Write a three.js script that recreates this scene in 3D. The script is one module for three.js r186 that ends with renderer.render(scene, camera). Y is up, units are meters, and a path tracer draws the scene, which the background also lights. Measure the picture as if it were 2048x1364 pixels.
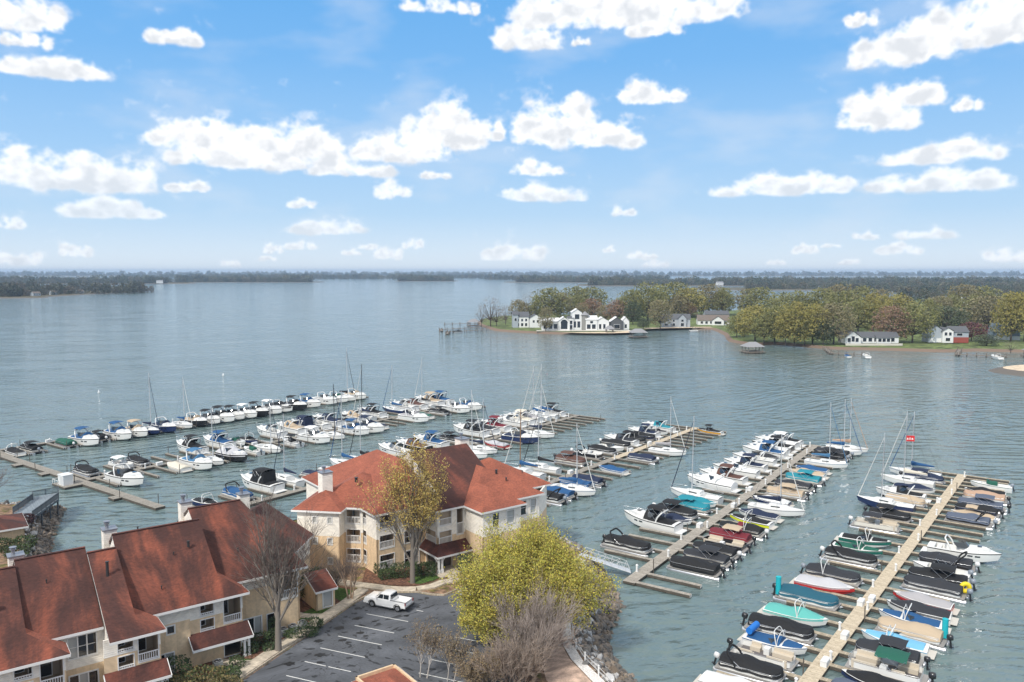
import * as THREE from 'three';
import { mergeGeometries, mergeVertices, toCreasedNormals } from 'three/addons/utils/BufferGeometryUtils.js';
import { createNoise2D, createNoise3D } from 'simplex-noise';

// ---------- camera, sky, sun, exposure ----------
const scene = new THREE.Scene();
const camera = new THREE.PerspectiveCamera(46.17, 1024 / 682, 1, 60000);
camera.position.set(0, 43, 0);
camera.rotation.x = -0.0867;
const renderer = new THREE.WebGLRenderer();
renderer.toneMapping = THREE.LinearToneMapping;
renderer.toneMappingExposure = 1.0;
renderer.shadowMap.enabled = true;
const SUN = { intensity: 3.6, radius: 9, az: 212, el: 46 };   // behind the viewer, a little to the left, softened by thin cloud
{
  const l = new THREE.DirectionalLight(new THREE.Color(1, 0.95, 0.87), SUN.intensity), a = SUN.az * Math.PI / 180, e = SUN.el * Math.PI / 180;
  l.position.set(Math.sin(a) * Math.cos(e) * 400, Math.sin(e) * 400, -Math.cos(a) * Math.cos(e) * 400 - 100);
  l.target.position.set(0, 0, -100);
  l.castShadow = true; l.shadow.radius = SUN.radius; l.shadow.mapSize.set(4096, 4096);
  Object.assign(l.shadow.camera, { left: -260, right: 260, top: 260, bottom: -260, near: 1, far: 1200 });
  scene.add(l, l.target);
}
function mulberry(a) { return () => { a |= 0; a = a + 0x6D2B79F5 | 0; let t = Math.imul(a ^ a >>> 15, 1 | a); t = t + Math.imul(t ^ t >>> 7, 61 | t) ^ t; return ((t ^ t >>> 14) >>> 0) / 4294967296; }; }
const R = mulberry(20250), rr = (a, b) => a + (b - a) * R(), ri = (a, b) => Math.floor(rr(a, b + 0.999));
const N2 = createNoise2D(mulberry(7)), N3 = createNoise3D(mulberry(8));
const clamp = THREE.MathUtils.clamp, lerp = THREE.MathUtils.lerp, sstep = (a, b, x) => { const t = clamp((x - a) / (b - a), 0, 1); return t * t * (3 - 2 * t); };
const fbm = (x, y, o = 5) => { let s = 0, a = 0.5, f = 1; for (let i = 0; i < o; i++) { s += a * N2(x * f + i * 17.3, y * f - i * 9.1); a *= 0.5; f *= 2.03; } return s; };

const CLOUDS = [[-28.6,6.1,9.3,3.1],[-21.0,8.8,6.4,2.9],[-15.9,8.5,8.0,3.7],[-18.5,7.6,9.0,2.2],[-7.8,8.4,6.5,2.5],[-4.7,9.7,6.5,3.6],[-2.2,9.7,3.2,1.9],[2.7,10.1,6.1,4.0],[6.7,9.4,5.0,2.5],[9.4,12.0,4.6,1.9],[24.0,9.8,5.6,2.8],[25.9,10.9,4.5,2.3],[29.0,10.0,1.9,0.9],[29.6,14.5,7.0,3.6],[25.3,13.8,6.0,3.1],[22.9,15.6,1.9,1.2],[27.8,5.6,8.5,1.9],[28.0,7.2,7.1,1.6],[18.5,5.6,9.5,1.6],[20.8,5.9,4.1,1.3],[2.1,5.4,5.9,1.4],[-8.6,5.5,2.9,1.4],[-26.3,3.9,6.6,1.6],[-21.9,5.5,2.9,1.0],[-13.0,3.0,5.4,1.2],[-14.9,1.8,2.5,0.8],[-16.6,1.5,1.4,0.8],[-16.9,0.9,1.3,0.5],[-7.0,1.9,1.8,1.0],[-8.8,1.2,2.4,1.1],[-10.2,1.7,1.5,0.5],[0.0,1.3,4.7,1.6],[7.8,4.2,2.0,0.9],[0.9,15.8,5.4,2.2],[4.7,15.5,1.4,0.7],[7.8,17.4,14.3,3.3],[9.8,16.1,3.8,1.3],[-22.3,14.7,3.6,1.4],[-29.1,12.1,5.9,1.5],[-30.8,14.9,4.5,2.3],[-30.6,13.6,2.7,1.3],[-5.3,17.7,4.8,1.3],[-2.9,17.5,1.7,0.9],[27.1,2.3,3.8,0.8],[25.7,1.4,2.7,0.9],[23.7,2.3,1.8,0.7],[20.0,1.5,2.1,1.0],[22.7,0.6,1.4,0.4],[9.1,1.1,2.2,0.8],[10.1,0.5,1.8,0.6],[31.5,0.9,2.8,1.0],[-28.5,1.3,2.0,1.1],[-31.7,0.7,2.8,1.0],[-19.3,0.5,1.4,0.6],[-11.4,1.3,1.5,0.5],[-14.7,4.6,2.1,0.8],[-5.4,6.7,2.2,0.7],[21.5,1.7,1.4,0.4],[18.1,0.6,1.4,0.4],[6.9,1.5,1.1,0.5],[-11.3,7.0,5.7,1.3],[1.6,7.1,4.0,1.3],[-31.9,2.9,1.9,1.0]];

{
  const W = 4096, H = 2048, data = new Float32Array(W * H * 4), D2R = Math.PI / 180;
  const stops = [[0, 0.80, 0.88, 0.95], [1.5, 0.69, 0.83, 0.96], [4, 0.50, 0.72, 0.95], [8, 0.37, 0.63, 0.95], [14, 0.21, 0.50, 0.91], [22, 0.115, 0.41, 0.86], [40, 0.08, 0.30, 0.74], [90, 0.055, 0.22, 0.60]];
  const grad = (el) => { let i = 0; while (i < stops.length - 2 && el > stops[i + 1][0]) i++; const a = stops[i], b = stops[i + 1], t = clamp((el - a[0]) / (b[0] - a[0]), 0, 1); return [1, 2, 3].map((k) => lerp(a[k], b[k], t)); };
  // cumulus in view, then the same kind of sky all the way round
  const rs = mulberry(99), all = CLOUDS.slice();
  for (let i = 0; i < 330; i++) {
    const el = 1 + 70 * Math.pow(rs(), 2.2), az = rs() * 360 - 180, near = el / 20 + 0.25;
    if (Math.abs(az) < 36 && el < 21) continue;
    const w = lerp(3, 15, rs()) * Math.min(1.7, near) / Math.max(0.35, Math.cos(el * D2R)); all.push([az, el, w, w * lerp(0.25, 0.42, rs()) * (1 + el / 60)]);
  }
  const cols = [0, 1, 2], acc = new Float32Array(W * (H / 2)), shd = new Float32Array(W * (H / 2)).fill(1);
  for (const [az, el, w, h] of all) {
    const k = 1 / Math.max(0.3, Math.cos(el * D2R)), seed = az * 7.7 + el * 3.1, y0 = Math.max(0, Math.floor((el - h * 1.1) / 180 * H)), y1 = Math.min(H / 2 - 1, Math.ceil((el + h * 1.1) / 180 * H));
    const puffs = []; const rp = mulberry(Math.floor(seed * 100) | 0);
    const n = 3 + Math.floor(Math.min(7, w / 1.3));
    for (let i = 0; i < n; i++) { const t = (i + 0.5) / n * 2 - 1; puffs.push([t * 0.82 + (rp() - 0.5) * 0.2, -0.35 + rp() * 0.42 * (1 - t * t * 0.8), 0.34 + 0.3 * rp() * (1 - Math.abs(t)), 0.62 + 0.62 * rp() * (1 - Math.abs(t) * 0.6)]); }
    for (let y = y0; y <= y1; y++) {
      const e = (y + 0.5) / H * 180, v = (e - el) / (h / 2);
      const half = w / 2 * 1.35 * k, x0 = Math.floor((az - half + 90 + 360) / 360 * W), x1 = Math.ceil((az + half + 90 + 360) / 360 * W);
      for (let xx = x0; xx <= x1; xx++) {
        const a = xx / W * 360 - 90 - 360, u = (a - az) / (w / 2 * k), x = ((xx % W) + W) % W;
        const sc = 3.2 / Math.max(1.2, Math.min(w, 9)) ;
        const nz = fbm(a * 0.42 * Math.max(0.6, sc) + seed, e * 0.62 * Math.max(0.6, sc), 6), nf = N2(a * 3.4 + seed, e * 4.1);
        let d = -1;
        for (const p of puffs) { const du = (u - p[0]) / p[2], dv = (v - p[1]) / (v < p[1] ? p[3] * 0.7 : p[3] * 1.25); d = Math.max(d, 1 - du * du - dv * dv); }
        const b1 = Math.abs(N2(a * 0.95 * Math.max(0.6, sc) + seed, e * 1.25 * Math.max(0.6, sc))), b2 = Math.abs(N2(a * 2.3 * Math.max(0.6, sc) - seed, e * 2.9 * Math.max(0.6, sc))); d += nz * 0.95 + (0.36 - b1) * 0.34 + (0.36 - b2) * 0.18 + nf * 0.07 - 0.06;
        if (v < -0.62) d -= (-0.62 - v) * 2.6;
        const al = Math.max(sstep(-0.1, 0.68, d), 0.42 * sstep(-0.8, 0.25, d) * sstep(-0.05, 0.45, nz + nf * 0.12)), i = y * W + x;
        if (al > 0.002) {
          const relief = fbm(a * 0.9 * Math.max(0.6, sc) + seed + 0.35, e * 1.1 * Math.max(0.6, sc) + 0.5, 5) - nz;
          const s = clamp(0.93 + 0.11 * v + relief * 0.26 + 0.12 * (1 - sstep(0.2, 1.2, d)), 0.78, 1.06);
          if (al > acc[i]) { shd[i] = lerp(s, shd[i], acc[i] * 0.5); }
          acc[i] = 1 - (1 - acc[i]) * (1 - al);
        }
      }
    }
  }
  for (let y = 0; y < H; y++) {
    const el = (y + 0.5) / H * 180 - 90, up = el > 0, c = grad(Math.max(0, el)), py = y - H / 2;
    for (let x = 0; x < W; x++) {
      const o = (y * W + x) * 4; let r = c[0], g = c[1], b = c[2];
      if (up) {
        const az = x / W * 360 - 90, k = Math.cos(el * D2R);
        // thin high veil
        const veil = sstep(0.05, 0.75, fbm(az * k * 0.06 + 40, el * 0.16, 5) + 0.12) * 0.30 * (0.45 + 0.55 * sstep(0, 8, el)); r = lerp(r, 0.80, veil); g = lerp(g, 0.86, veil); b = lerp(b, 0.95, veil);
        const i = py * W + x, al = acc[i] * lerp(0.6, 0.97, sstep(1, 9, el));
        if (al > 0) { const s = shd[i] * 1.12; const dk = Math.max(0, 1.1 - s); r = lerp(r, s * 0.97 - dk * 0.16, al); g = lerp(g, s * 0.975 - dk * 0.05, al); b = lerp(b, s * 0.985 + dk * 0.10, al); }
      }
      data[o] = r; data[o + 1] = g; data[o + 2] = b; data[o + 3] = 1;
    }
  }
  const t = new THREE.DataTexture(data, W, H, THREE.RGBAFormat, THREE.FloatType);
  t.mapping = THREE.EquirectangularReflectionMapping; t.magFilter = THREE.LinearFilter; t.needsUpdate = true;
  scene.background = t; scene.environment = t;
}
scene.fog = new THREE.FogExp2(new THREE.Color(0.55, 0.74, 1.0), 0.00009);

// ---------- helpers ----------
const used = {};
function numbered(name) { if (used[name] === undefined) { used[name] = 0; return name; } return name + '_' + String(++used[name]).padStart(3, '0'); }
function tag(o, label, category, group, kind) { o.userData.label = label; if (category) o.userData.category = category; if (group) o.userData.group = group; if (kind) o.userData.kind = kind; return o; }
function thing(name, label, category, x = 0, y = 0, z = 0, turn = 0, group) {
  const o = new THREE.Group(); o.name = numbered(name); o.position.set(x, y, z); o.rotation.y = turn; scene.add(o); return tag(o, label, category, group);
}
function part(parent, name, geo, mat) { const m = new THREE.Mesh(geo, mat); m.name = name; m.castShadow = m.receiveShadow = true; parent.add(m); return m; }
function single(name, geo, mat, label, category, group, kind) { const m = part(scene, numbered(name), geo, mat); return tag(m, label, category, group, kind); }
function structure(name, geo, mat, label) { const m = part(scene, numbered(name), geo, mat); m.userData.kind = 'structure'; if (label) m.userData.label = label; return m; }
const lin = (r, g, b) => new THREE.Color().setRGB(r, g, b);
function mat(r, g, b, rough = 0.8, o = {}) { return new THREE.MeshStandardMaterial({ color: lin(r, g, b), roughness: rough, ...o }); }
function phys(r, g, b, rough = 0.8, o = {}) { return new THREE.MeshPhysicalMaterial({ color: lin(r, g, b), roughness: rough, ...o }); }
function strip(g) { for (const k of Object.keys(g.attributes)) if (!['position', 'normal', 'uv'].includes(k)) g.deleteAttribute(k); return g; }
function merge(list) { const l = list.map((g) => { g = g.index ? g.toNonIndexed() : g; strip(g); if (!g.attributes.uv) g.setAttribute('uv', new THREE.BufferAttribute(new Float32Array(g.attributes.position.count * 2), 2)); if (!g.attributes.normal) g.computeVertexNormals(); return g; }); return l.length === 1 ? l[0] : mergeGeometries(l); }
function box(w, h, d, x = 0, y = 0, z = 0, ry = 0, rx = 0, rz = 0) { const g = new THREE.BoxGeometry(w, h, d); if (rz) g.rotateZ(rz); if (rx) g.rotateX(rx); if (ry) g.rotateY(ry); g.translate(x, y, z); return boxUV(g); }
// uv in metres from position, by face direction
function boxUV(g) {
  g = g.index ? g.toNonIndexed() : g; const p = g.attributes.position, n = g.attributes.normal, uv = new Float32Array(p.count * 2);
  for (let i = 0; i < p.count; i++) { const ax = Math.abs(n.getX(i)), ay = Math.abs(n.getY(i)), az = Math.abs(n.getZ(i)); if (ay >= ax && ay >= az) { uv[2 * i] = p.getX(i); uv[2 * i + 1] = p.getZ(i); } else if (ax > az) { uv[2 * i] = p.getZ(i); uv[2 * i + 1] = p.getY(i); } else { uv[2 * i] = p.getX(i); uv[2 * i + 1] = p.getY(i); } }
  g.setAttribute('uv', new THREE.BufferAttribute(uv, 2)); return g;
}
const V = (x, y, z) => new THREE.Vector3(x, y, z);
// rod between two points, radius r0 -> r1
function rod(a, b, r0, r1 = r0, n = 5) {
  const d = b.clone().sub(a), L = d.length(), g = new THREE.CylinderGeometry(r1, r0, L, n, 1, false);
  g.translate(0, L / 2, 0); g.applyQuaternion(new THREE.Quaternion().setFromUnitVectors(V(0, 1, 0), d.normalize())); g.translate(a.x, a.y, a.z); return g;
}
function pipe(pts, r, n = 5, seg = 0, closed = false) { return new THREE.TubeGeometry(new THREE.CatmullRomCurve3(pts.map((p) => p.isVector3 ? p : V(...p)), closed, 'catmullrom', 0.4), seg || pts.length * 4, r, n, closed); }
// skin over rows of points (all rows the same length)
function loft(rows, crease = 0.6, caps = '') {
  const n = rows[0].length, pos = [], uv = [], idx = [];
  rows.forEach((r, i) => r.forEach((p, j) => { pos.push(p[0], p[1], p[2]); uv.push(p[0], p[2]); }));
  for (let i = 0; i < rows.length - 1; i++) for (let j = 0; j < n - 1; j++) { const a = i * n + j, b = a + 1, c = a + n, d = c + 1; idx.push(a, c, b, b, c, d); }
  const cap = (r, flip) => { const s = pos.length / 3; const cx = [0, 0, 0]; r.forEach((p) => { pos.push(...p); uv.push(p[0], p[2]); for (let k = 0; k < 3; k++) cx[k] += p[k] / n; }); pos.push(...cx); uv.push(cx[0], cx[2]); for (let j = 0; j < n; j++) { const a = s + j, b = s + (j + 1) % n; flip ? idx.push(a, b, s + n) : idx.push(b, a, s + n); } };
  if (caps.includes('s')) cap(rows[0], true);
  if (caps.includes('e')) cap(rows[rows.length - 1], false);
  let g = new THREE.BufferGeometry(); g.setAttribute('position', new THREE.Float32BufferAttribute(pos, 3)); g.setAttribute('uv', new THREE.Float32BufferAttribute(uv, 2)); g.setIndex(idx);
  g = toCreasedNormals(g, crease); return g;
}
// flat polygon given by 3D points (fan), uv from a local frame in metres: u along first edge, v across
function poly(pts, flip = false, u0 = null) {
  const p = pts.map((q) => q.isVector3 ? q : V(...q)), n = new THREE.Vector3();
  for (let i = 0; i < p.length; i++) { const a = p[i], b = p[(i + 1) % p.length]; n.x += (a.y - b.y) * (a.z + b.z); n.y += (a.z - b.z) * (a.x + b.x); n.z += (a.x - b.x) * (a.y + b.y); }
  n.normalize(); if (flip) n.negate();
  const ux = u0 ? u0.clone() : V(0, 1, 0).cross(n); if (ux.length() < 0.01) ux.set(1, 0, 0); ux.normalize(); const vx = n.clone().cross(ux);
  const tri = THREE.ShapeUtils.triangulateShape(p.map((q) => new THREE.Vector2(q.dot(ux), q.dot(vx))), []), pos = [], nor = [], uv = [];
  for (const t of tri) for (const k of t) { const q = p[k]; pos.push(q.x, q.y, q.z); nor.push(n.x, n.y, n.z); uv.push(q.dot(ux), q.dot(vx)); }
  const g = new THREE.BufferGeometry(); g.setAttribute('position', new THREE.Float32BufferAttribute(pos, 3)); g.setAttribute('normal', new THREE.Float32BufferAttribute(nor, 3)); g.setAttribute('uv', new THREE.Float32BufferAttribute(uv, 2)); return g;
}
// colour texture from a function (u, v in 0..1) -> [r, g, b] sRGB 0..255
function tex(w, h, f, rx = 1, ry = 1, srgb = true) {
  const d = new Uint8Array(w * h * 4);
  for (let y = 0; y < h; y++) for (let x = 0; x < w; x++) { const c = f(x / w, y / h, x, y), o = (y * w + x) * 4; d[o] = clamp(c[0], 0, 255); d[o + 1] = clamp(c[1] ?? c[0], 0, 255); d[o + 2] = clamp(c[2] ?? c[0], 0, 255); d[o + 3] = 255; }
  const t = new THREE.DataTexture(d, w, h); t.wrapS = t.wrapT = THREE.RepeatWrapping; t.repeat.set(rx, ry); t.magFilter = THREE.LinearFilter; t.minFilter = THREE.LinearMipmapLinearFilter; t.generateMipmaps = true; if (srgb) t.colorSpace = THREE.SRGBColorSpace; t.needsUpdate = true; return t;
}
// noise that repeats over the unit square
function tileNoise(u, v, fx, fy, seed = 0, oct = 4) {
  let s = 0, a = 0.5; for (let i = 0; i < oct; i++) { const A = u * Math.PI * 2, B = v * Math.PI * 2, f = Math.pow(2, i) / (Math.PI * 2); s += a * N3(Math.cos(A) * fx * f + seed + 5.2 * i, Math.sin(A) * fx * f + Math.cos(B) * fy * f * 1.3, Math.sin(B) * fy * f * 1.3 + seed); a *= 0.5; } return s;
}
// marina frame: s runs along the docks away from the shore, n across them
const mx = (s, n) => 0.6 * s + 0.8 * n, mz = (s, n) => -0.8 * s + 0.6 * n;
const TURN_S = Math.atan2(0.8, 0.6);          // turns local +x onto +s
// building frame: a along the facades, b towards the viewer
const bx_ = (a, b) => 0.8 * a + 0.6 * b, bz_ = (a, b) => -0.6 * a + 0.8 * b;
const B3 = (a, b, y) => V(bx_(a, b), y, bz_(a, b));

// ---------- water ----------
const bump1 = tex(1024, 1024, (u, v) => {   // wind ripple, 40 m across, crests lie across the wind
  const w = tileNoise(u, v, 20, 64, 3, 3) * 0.6 + tileNoise(u, v, 60, 150, 11, 2) * 0.24 + tileNoise(u, v, 7, 24, 21, 3) * 0.85; return [128 + 118 * w];
}, 1 / 40, 1 / 40, false);
const norm1 = (() => {                       // longer swell, 230 m across
  const S = 512, h = new Float32Array(S * S); for (let y = 0; y < S; y++) for (let x = 0; x < S; x++) h[y * S + x] = tileNoise(x / S, y / S, 26, 40, 41, 4) + 0.8 * tileNoise(x / S, y / S, 5, 7, 51, 2);
  const t = tex(S, S, (u, v, x, y) => { const dx = h[y * S + (x + 1) % S] - h[y * S + (x + S - 1) % S], dy = h[((y + 1) % S) * S + x] - h[((y + S - 1) % S) * S + x], k = 1.1, l = Math.hypot(dx * k, dy * k, 1); return [127.5 - dx * k / l * 127.5, 127.5 - dy * k / l * 127.5, 127.5 + 127.5 / l]; }, 1 / 173, 1 / 173, false); return t;
})();
const windRough = tex(512, 512, (u, v) => [0, clamp(150 + 150 * tileNoise(u, v, 5, 16, 61, 4) + 90 * tileNoise(u, v, 16, 44, 66, 3), 30, 255), 0], 1 / 420, 1 / 420, false);   // calm slicks and wind-roughened lanes
const waterMat = phys(0.128, 0.180, 0.178, 0.14, { roughnessMap: windRough, ior: 1.42, bumpMap: bump1, bumpScale: 0.12, normalMap: norm1, normalScale: new THREE.Vector2(0.55, 0.55) });
{
  const g = new THREE.PlaneGeometry(28000, 28000, 1, 1); g.rotateX(-Math.PI / 2);
  const uv = g.attributes.uv, p = g.attributes.position, c = Math.cos(0.35), s = Math.sin(0.35);
  for (let i = 0; i < p.count; i++) uv.setXY(i, p.getX(i) * c - p.getZ(i) * s, p.getX(i) * s + p.getZ(i) * c);
  structure('lake_water', g, waterMat, 'teal lake water with small wind ripples');
}

// ---------- boats ----------
const CANVAS = { black: [0.007, 0.0075, 0.009], charcoal: [0.022, 0.024, 0.03], navy: [0.008, 0.018, 0.052], blue: [0.01, 0.075, 0.2], steel: [0.05, 0.16, 0.3], lightblue: [0.16, 0.42, 0.62], slate: [0.085, 0.105, 0.15], teal: [0.008, 0.21, 0.27], petrol: [0.008, 0.085, 0.13], turquoise: [0.10, 0.40, 0.36], green: [0.008, 0.095, 0.062], beige: [0.46, 0.36, 0.25], tan: [0.44, 0.29, 0.20], cream: [0.62, 0.57, 0.47], grey: [0.36, 0.35, 0.36], silver: [0.46, 0.46, 0.48], white: [0.74, 0.74, 0.73], brown: [0.10, 0.045, 0.032], maroon: [0.15, 0.012, 0.022], none: [0.70, 0.69, 0.66] };
const canvasBump = tex(256, 256, (u, v) => [128 + 90 * tileNoise(u, v, 5, 9, 71, 4)], 1 / 2.2, 1 / 2.2, false);
const canvasMats = {}, canvas = (k) => canvasMats[k] ??= mat(...CANVAS[k], 0.78, { bumpMap: canvasBump, bumpScale: 0.05, side: THREE.DoubleSide });
const gel = (r, g, b) => phys(r, g, b, 0.34, { clearcoat: 0.5, clearcoatRoughness: 0.2 });
const HULL = { white: gel(0.74, 0.74, 0.72), cream: gel(0.68, 0.65, 0.58), navy: gel(0.015, 0.03, 0.10), black: gel(0.015, 0.015, 0.018), red: gel(0.42, 0.02, 0.02), lime: gel(0.62, 0.66, 0.02), yellow: gel(0.60, 0.30, 0.03), green: gel(0.01, 0.12, 0.09), greyblue: gel(0.12, 0.22, 0.33), alu: phys(0.62, 0.63, 0.65, 0.32, { metalness: 0.75 }) };
const M = {
  deckWhite: mat(0.70, 0.70, 0.68, 0.5), deckCream: mat(0.56, 0.53, 0.47, 0.6), ponDeck: mat(0.30, 0.285, 0.27, 0.7), seat: mat(0.55, 0.48, 0.38, 0.7), seatWhite: mat(0.66, 0.65, 0.62, 0.6), steel: phys(0.66, 0.67, 0.69, 0.28, { metalness: 0.9 }), glass: phys(0.02, 0.028, 0.035, 0.06, { clearcoat: 1, clearcoatRoughness: 0.03 }), motor: phys(0.018, 0.019, 0.022, 0.35, { clearcoat: 0.4 }), motorGrey: phys(0.22, 0.25, 0.29, 0.35, { clearcoat: 0.4 }), motorWhite: phys(0.66, 0.66, 0.66, 0.35, { clearcoat: 0.4 }), teak: mat(0.26, 0.15, 0.075, 0.7), carpet: mat(0.13, 0.12, 0.12, 0.95), mastAlu: phys(0.62, 0.63, 0.64, 0.4, { metalness: 0.35 }), mastDark: mat(0.02, 0.02, 0.022, 0.5), mastWood: mat(0.28, 0.15, 0.07, 0.5), foam: mat(0.01, 0.40, 0.46, 0.6), foamBlue: mat(0.01, 0.16, 0.55, 0.6), foamYellow: mat(0.75, 0.58, 0.02, 0.6), stay: mat(0.10, 0.11, 0.13, 0.5),
};
const hb = (B, s, k = 2.3, aft = 0.93) => B / 2 * (s < 0.45 ? lerp(aft, 1, Math.sin(s / 0.45 * Math.PI / 2)) : Math.max(0.012, 1 - Math.pow((s - 0.45) / 0.55, k)));
const sheerY = (f, s) => f * (1 + 0.34 * s * s);
const ST = Array.from({ length: 15 }, (_, i) => i / 14);
function hullGeo(L, B, f, k = 2.3, aft = 0.93) {
  const rows = ST.map((s) => { const x = -L / 2 + L * s - 0, w = hb(B, s, k, aft), y = sheerY(f, s), ch = 0.06 + 0.5 * f * s ** 3, ke = -0.32 + (f * 0.9 + 0.3) * s ** 6, xr = x - (s > 0.7 ? (s - 0.7) * 1.1 * f : 0);
    return [[x, y, w], [lerp(x, xr, 0.4), lerp(ch, y, 0.55), w * 0.985], [xr, ch, w * 0.86], [xr, ke, 0], [xr, ch, -w * 0.86], [lerp(x, xr, 0.4), lerp(ch, y, 0.55), -w * 0.985], [x, y, -w]]; });
  return loft(rows, 0.5, 's');
}
function rubGeo(L, B, f, k, aft, yk = 1, h = 0.07) { const mk = (sg) => loft(ST.map((s) => { const x = -L / 2 + L * s, w = (hb(B, s, k, aft) + 0.012) * sg, y = sheerY(f, s) * yk; return [[x, y - h, w], [x, y, w * 1.004]]; }), 0.8); return merge([mk(1), mk(-1)]); }
// deck with a cockpit well between s0 and s1
function deckGeo(L, B, f, s0, s1, floor, crown = 0.1, k = 2.3, aft = 0.93, trunk = null) {
  const list = [0]; for (const s of ST) if (s > 0 && (s < s0 - 0.02 || s > s1 + 0.02)) list.push(s); if (s1 > s0) list.push(s0 - 0.004, s0, (s0 + s1) / 2, s1, s1 + 0.006); list.sort((a, b) => a - b);
  return loft(list.map((s) => { const x = -L / 2 + L * s, w = hb(B, s, k, aft), y = sheerY(f, s) + 0.012, well = s >= s0 && s <= s1 && s1 > s0, e = Math.min(0.24, w * 0.3);
    const c = crown * Math.min(1, w), t = trunk && s > trunk[0] && s < trunk[1] ? trunk[2] * Math.min(1, (trunk[1] - s) * 9) : 0;
    return well ? [[x, y, -w], [x, y + 0.04, -w + e], [x, floor, -w + e + 0.05], [x, floor, 0], [x, floor, w - e - 0.05], [x, y + 0.04, w - e], [x, y, w]] : [[x, y, -w], [x, y + c * 0.4, -w + e], [x, y + c * 0.75 + t * 0.9, -w * 0.62], [x, y + c + t, 0], [x, y + c * 0.75 + t * 0.9, w * 0.62], [x, y + c * 0.4, w - e], [x, y, w]]; }), 0.5);
}
function coverGeo(L, B, f, s0, s1, ridge, seed = 1, k = 2.3, aft = 0.93, skirt = 0.16) {
  const n = 18, m = 12, rows = [];
  for (let i = 0; i <= n; i++) { const s = lerp(s0, s1, i / n), x = -L / 2 + L * s, w = hb(B, s, k, aft) + 0.02, y = sheerY(f, s), h = ridge(i / n), row = [];
    for (let j = 0; j <= m; j++) { const t = j / m * 2 - 1, a = Math.abs(t), wr = N3(x * 0.9 + seed, t * 3, seed) * 0.055 * (1 - a * 0.4); let yy = y + h * (1 - Math.pow(a, 1.7)) + wr * (h > 0.05 ? 1 : 0.3), zz = -t * w; if (a > 0.99) { yy = y - skirt; zz = -t * (w + 0.015); } else if (a > 0.8) yy = Math.max(y + 0.03, yy); row.push([x, yy, zz]); }
    rows.push(row); }
  const st = rows[0].map((p) => [p[0] - 0.03, Math.min(p[1], sheerY(f, s0) - skirt), p[2]]), en = rows[n].map((p) => [p[0] + 0.03, Math.min(p[1], sheerY(f, s1) - skirt * 0.4), p[2] * 0.98]);
  return loft([st, ...rows, en], 0.9);
}
function screenGeo(L, B, f, s, h, len, k = 2.3) { const pts = []; const x = -L / 2 + L * s, w = hb(B, s, k) - 0.16; for (let i = 0; i <= 8; i++) { const t = i / 8 * 2 - 1, c = 1 - Math.pow(Math.abs(t), 3); pts.push([x - len * (1 - c), w * t]); }
  const y = sheerY(f, s) + 0.08; return loft(pts.map(([px, pz]) => [[px + 0.12, y, pz], [px - h * 0.75, y + h, pz * 0.88]]), 0.3); }
function biminiGeo(len, wid, seed = 0, arch = 0.16) { const rows = []; for (let i = 0; i <= 8; i++) { const u = i / 8, row = []; for (let j = 0; j <= 8; j++) { const t = j / 8 * 2 - 1; row.push([(u - 0.5) * len, arch * (1 - t * t) + 0.05 * Math.cos((u - 0.5) * Math.PI * 2) * (1 - Math.abs(t) * 0.3) - 0.03 * Math.abs(Math.sin(u * Math.PI * 3)) + (Math.abs(t) > 0.95 ? -0.08 : 0), -t * wid / 2]); } rows.push(row); } return loft(rows, 0.7); }
function biminiFrame(len, wid, h) { const o = []; for (const z of [-1, 1]) { const e = wid / 2 - 0.03; o.push(rod(V(-len * 0.05, -h, z * e), V(-len * 0.46, 0, z * e), 0.02), rod(V(-len * 0.05, -h, z * e), V(len * 0.46, 0, z * e), 0.02), rod(V(-len * 0.22, -h * 0.5, z * e), V(len * 0.12, 0, z * e), 0.015)); } return merge(o); }
function archGeo(w, h, lean, r = 0.05, y0 = 0) { return pipe([[0.1, y0, -w / 2], [0.05 - lean * 0.4, y0 + h * 0.55, -w / 2 * 0.96], [-lean, y0 + h, -w / 2 * 0.7], [-lean - 0.06, y0 + h * 1.05, 0], [-lean, y0 + h, w / 2 * 0.7], [0.05 - lean * 0.4, y0 + h * 0.55, w / 2 * 0.96], [0.1, y0, w / 2]], r, 6, 22); }
function motorParts() { const c = loft([[-0.34, 0.36], [-0.28, 0.52], [-0.05, 0.6], [0.2, 0.55], [0.27, 0.36]].map(([x, r], i) => Array.from({ length: 9 }, (_, j) => { const a = j / 8 * Math.PI * 2; return [x, 0.98 + Math.sin(a) * 0.3 * (r / 0.55), Math.cos(a) * 0.23 * (r / 0.55)]; })), 1.2, 'se'); const l = merge([box(0.2, 0.9, 0.14, -0.02, 0.35, 0), box(0.42, 0.06, 0.24, -0.08, 0.02, 0)]); return [c, l]; }
const [COWL, LEGM] = motorParts();
const GEO = {}; const geo = (k, f) => GEO[k] ??= f();
function addMotor(o, x, y, m, tilt = 0) { const c = part(o, 'outboard_motor', COWL, m); c.position.set(x, y, 0); c.rotation.z = tilt; const l = part(c, 'motor_leg', LEGM, M.motor); return c; }
const tubeRail = (pts, r = 0.022) => pipe(pts, r, 4, pts.length * 3);

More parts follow.
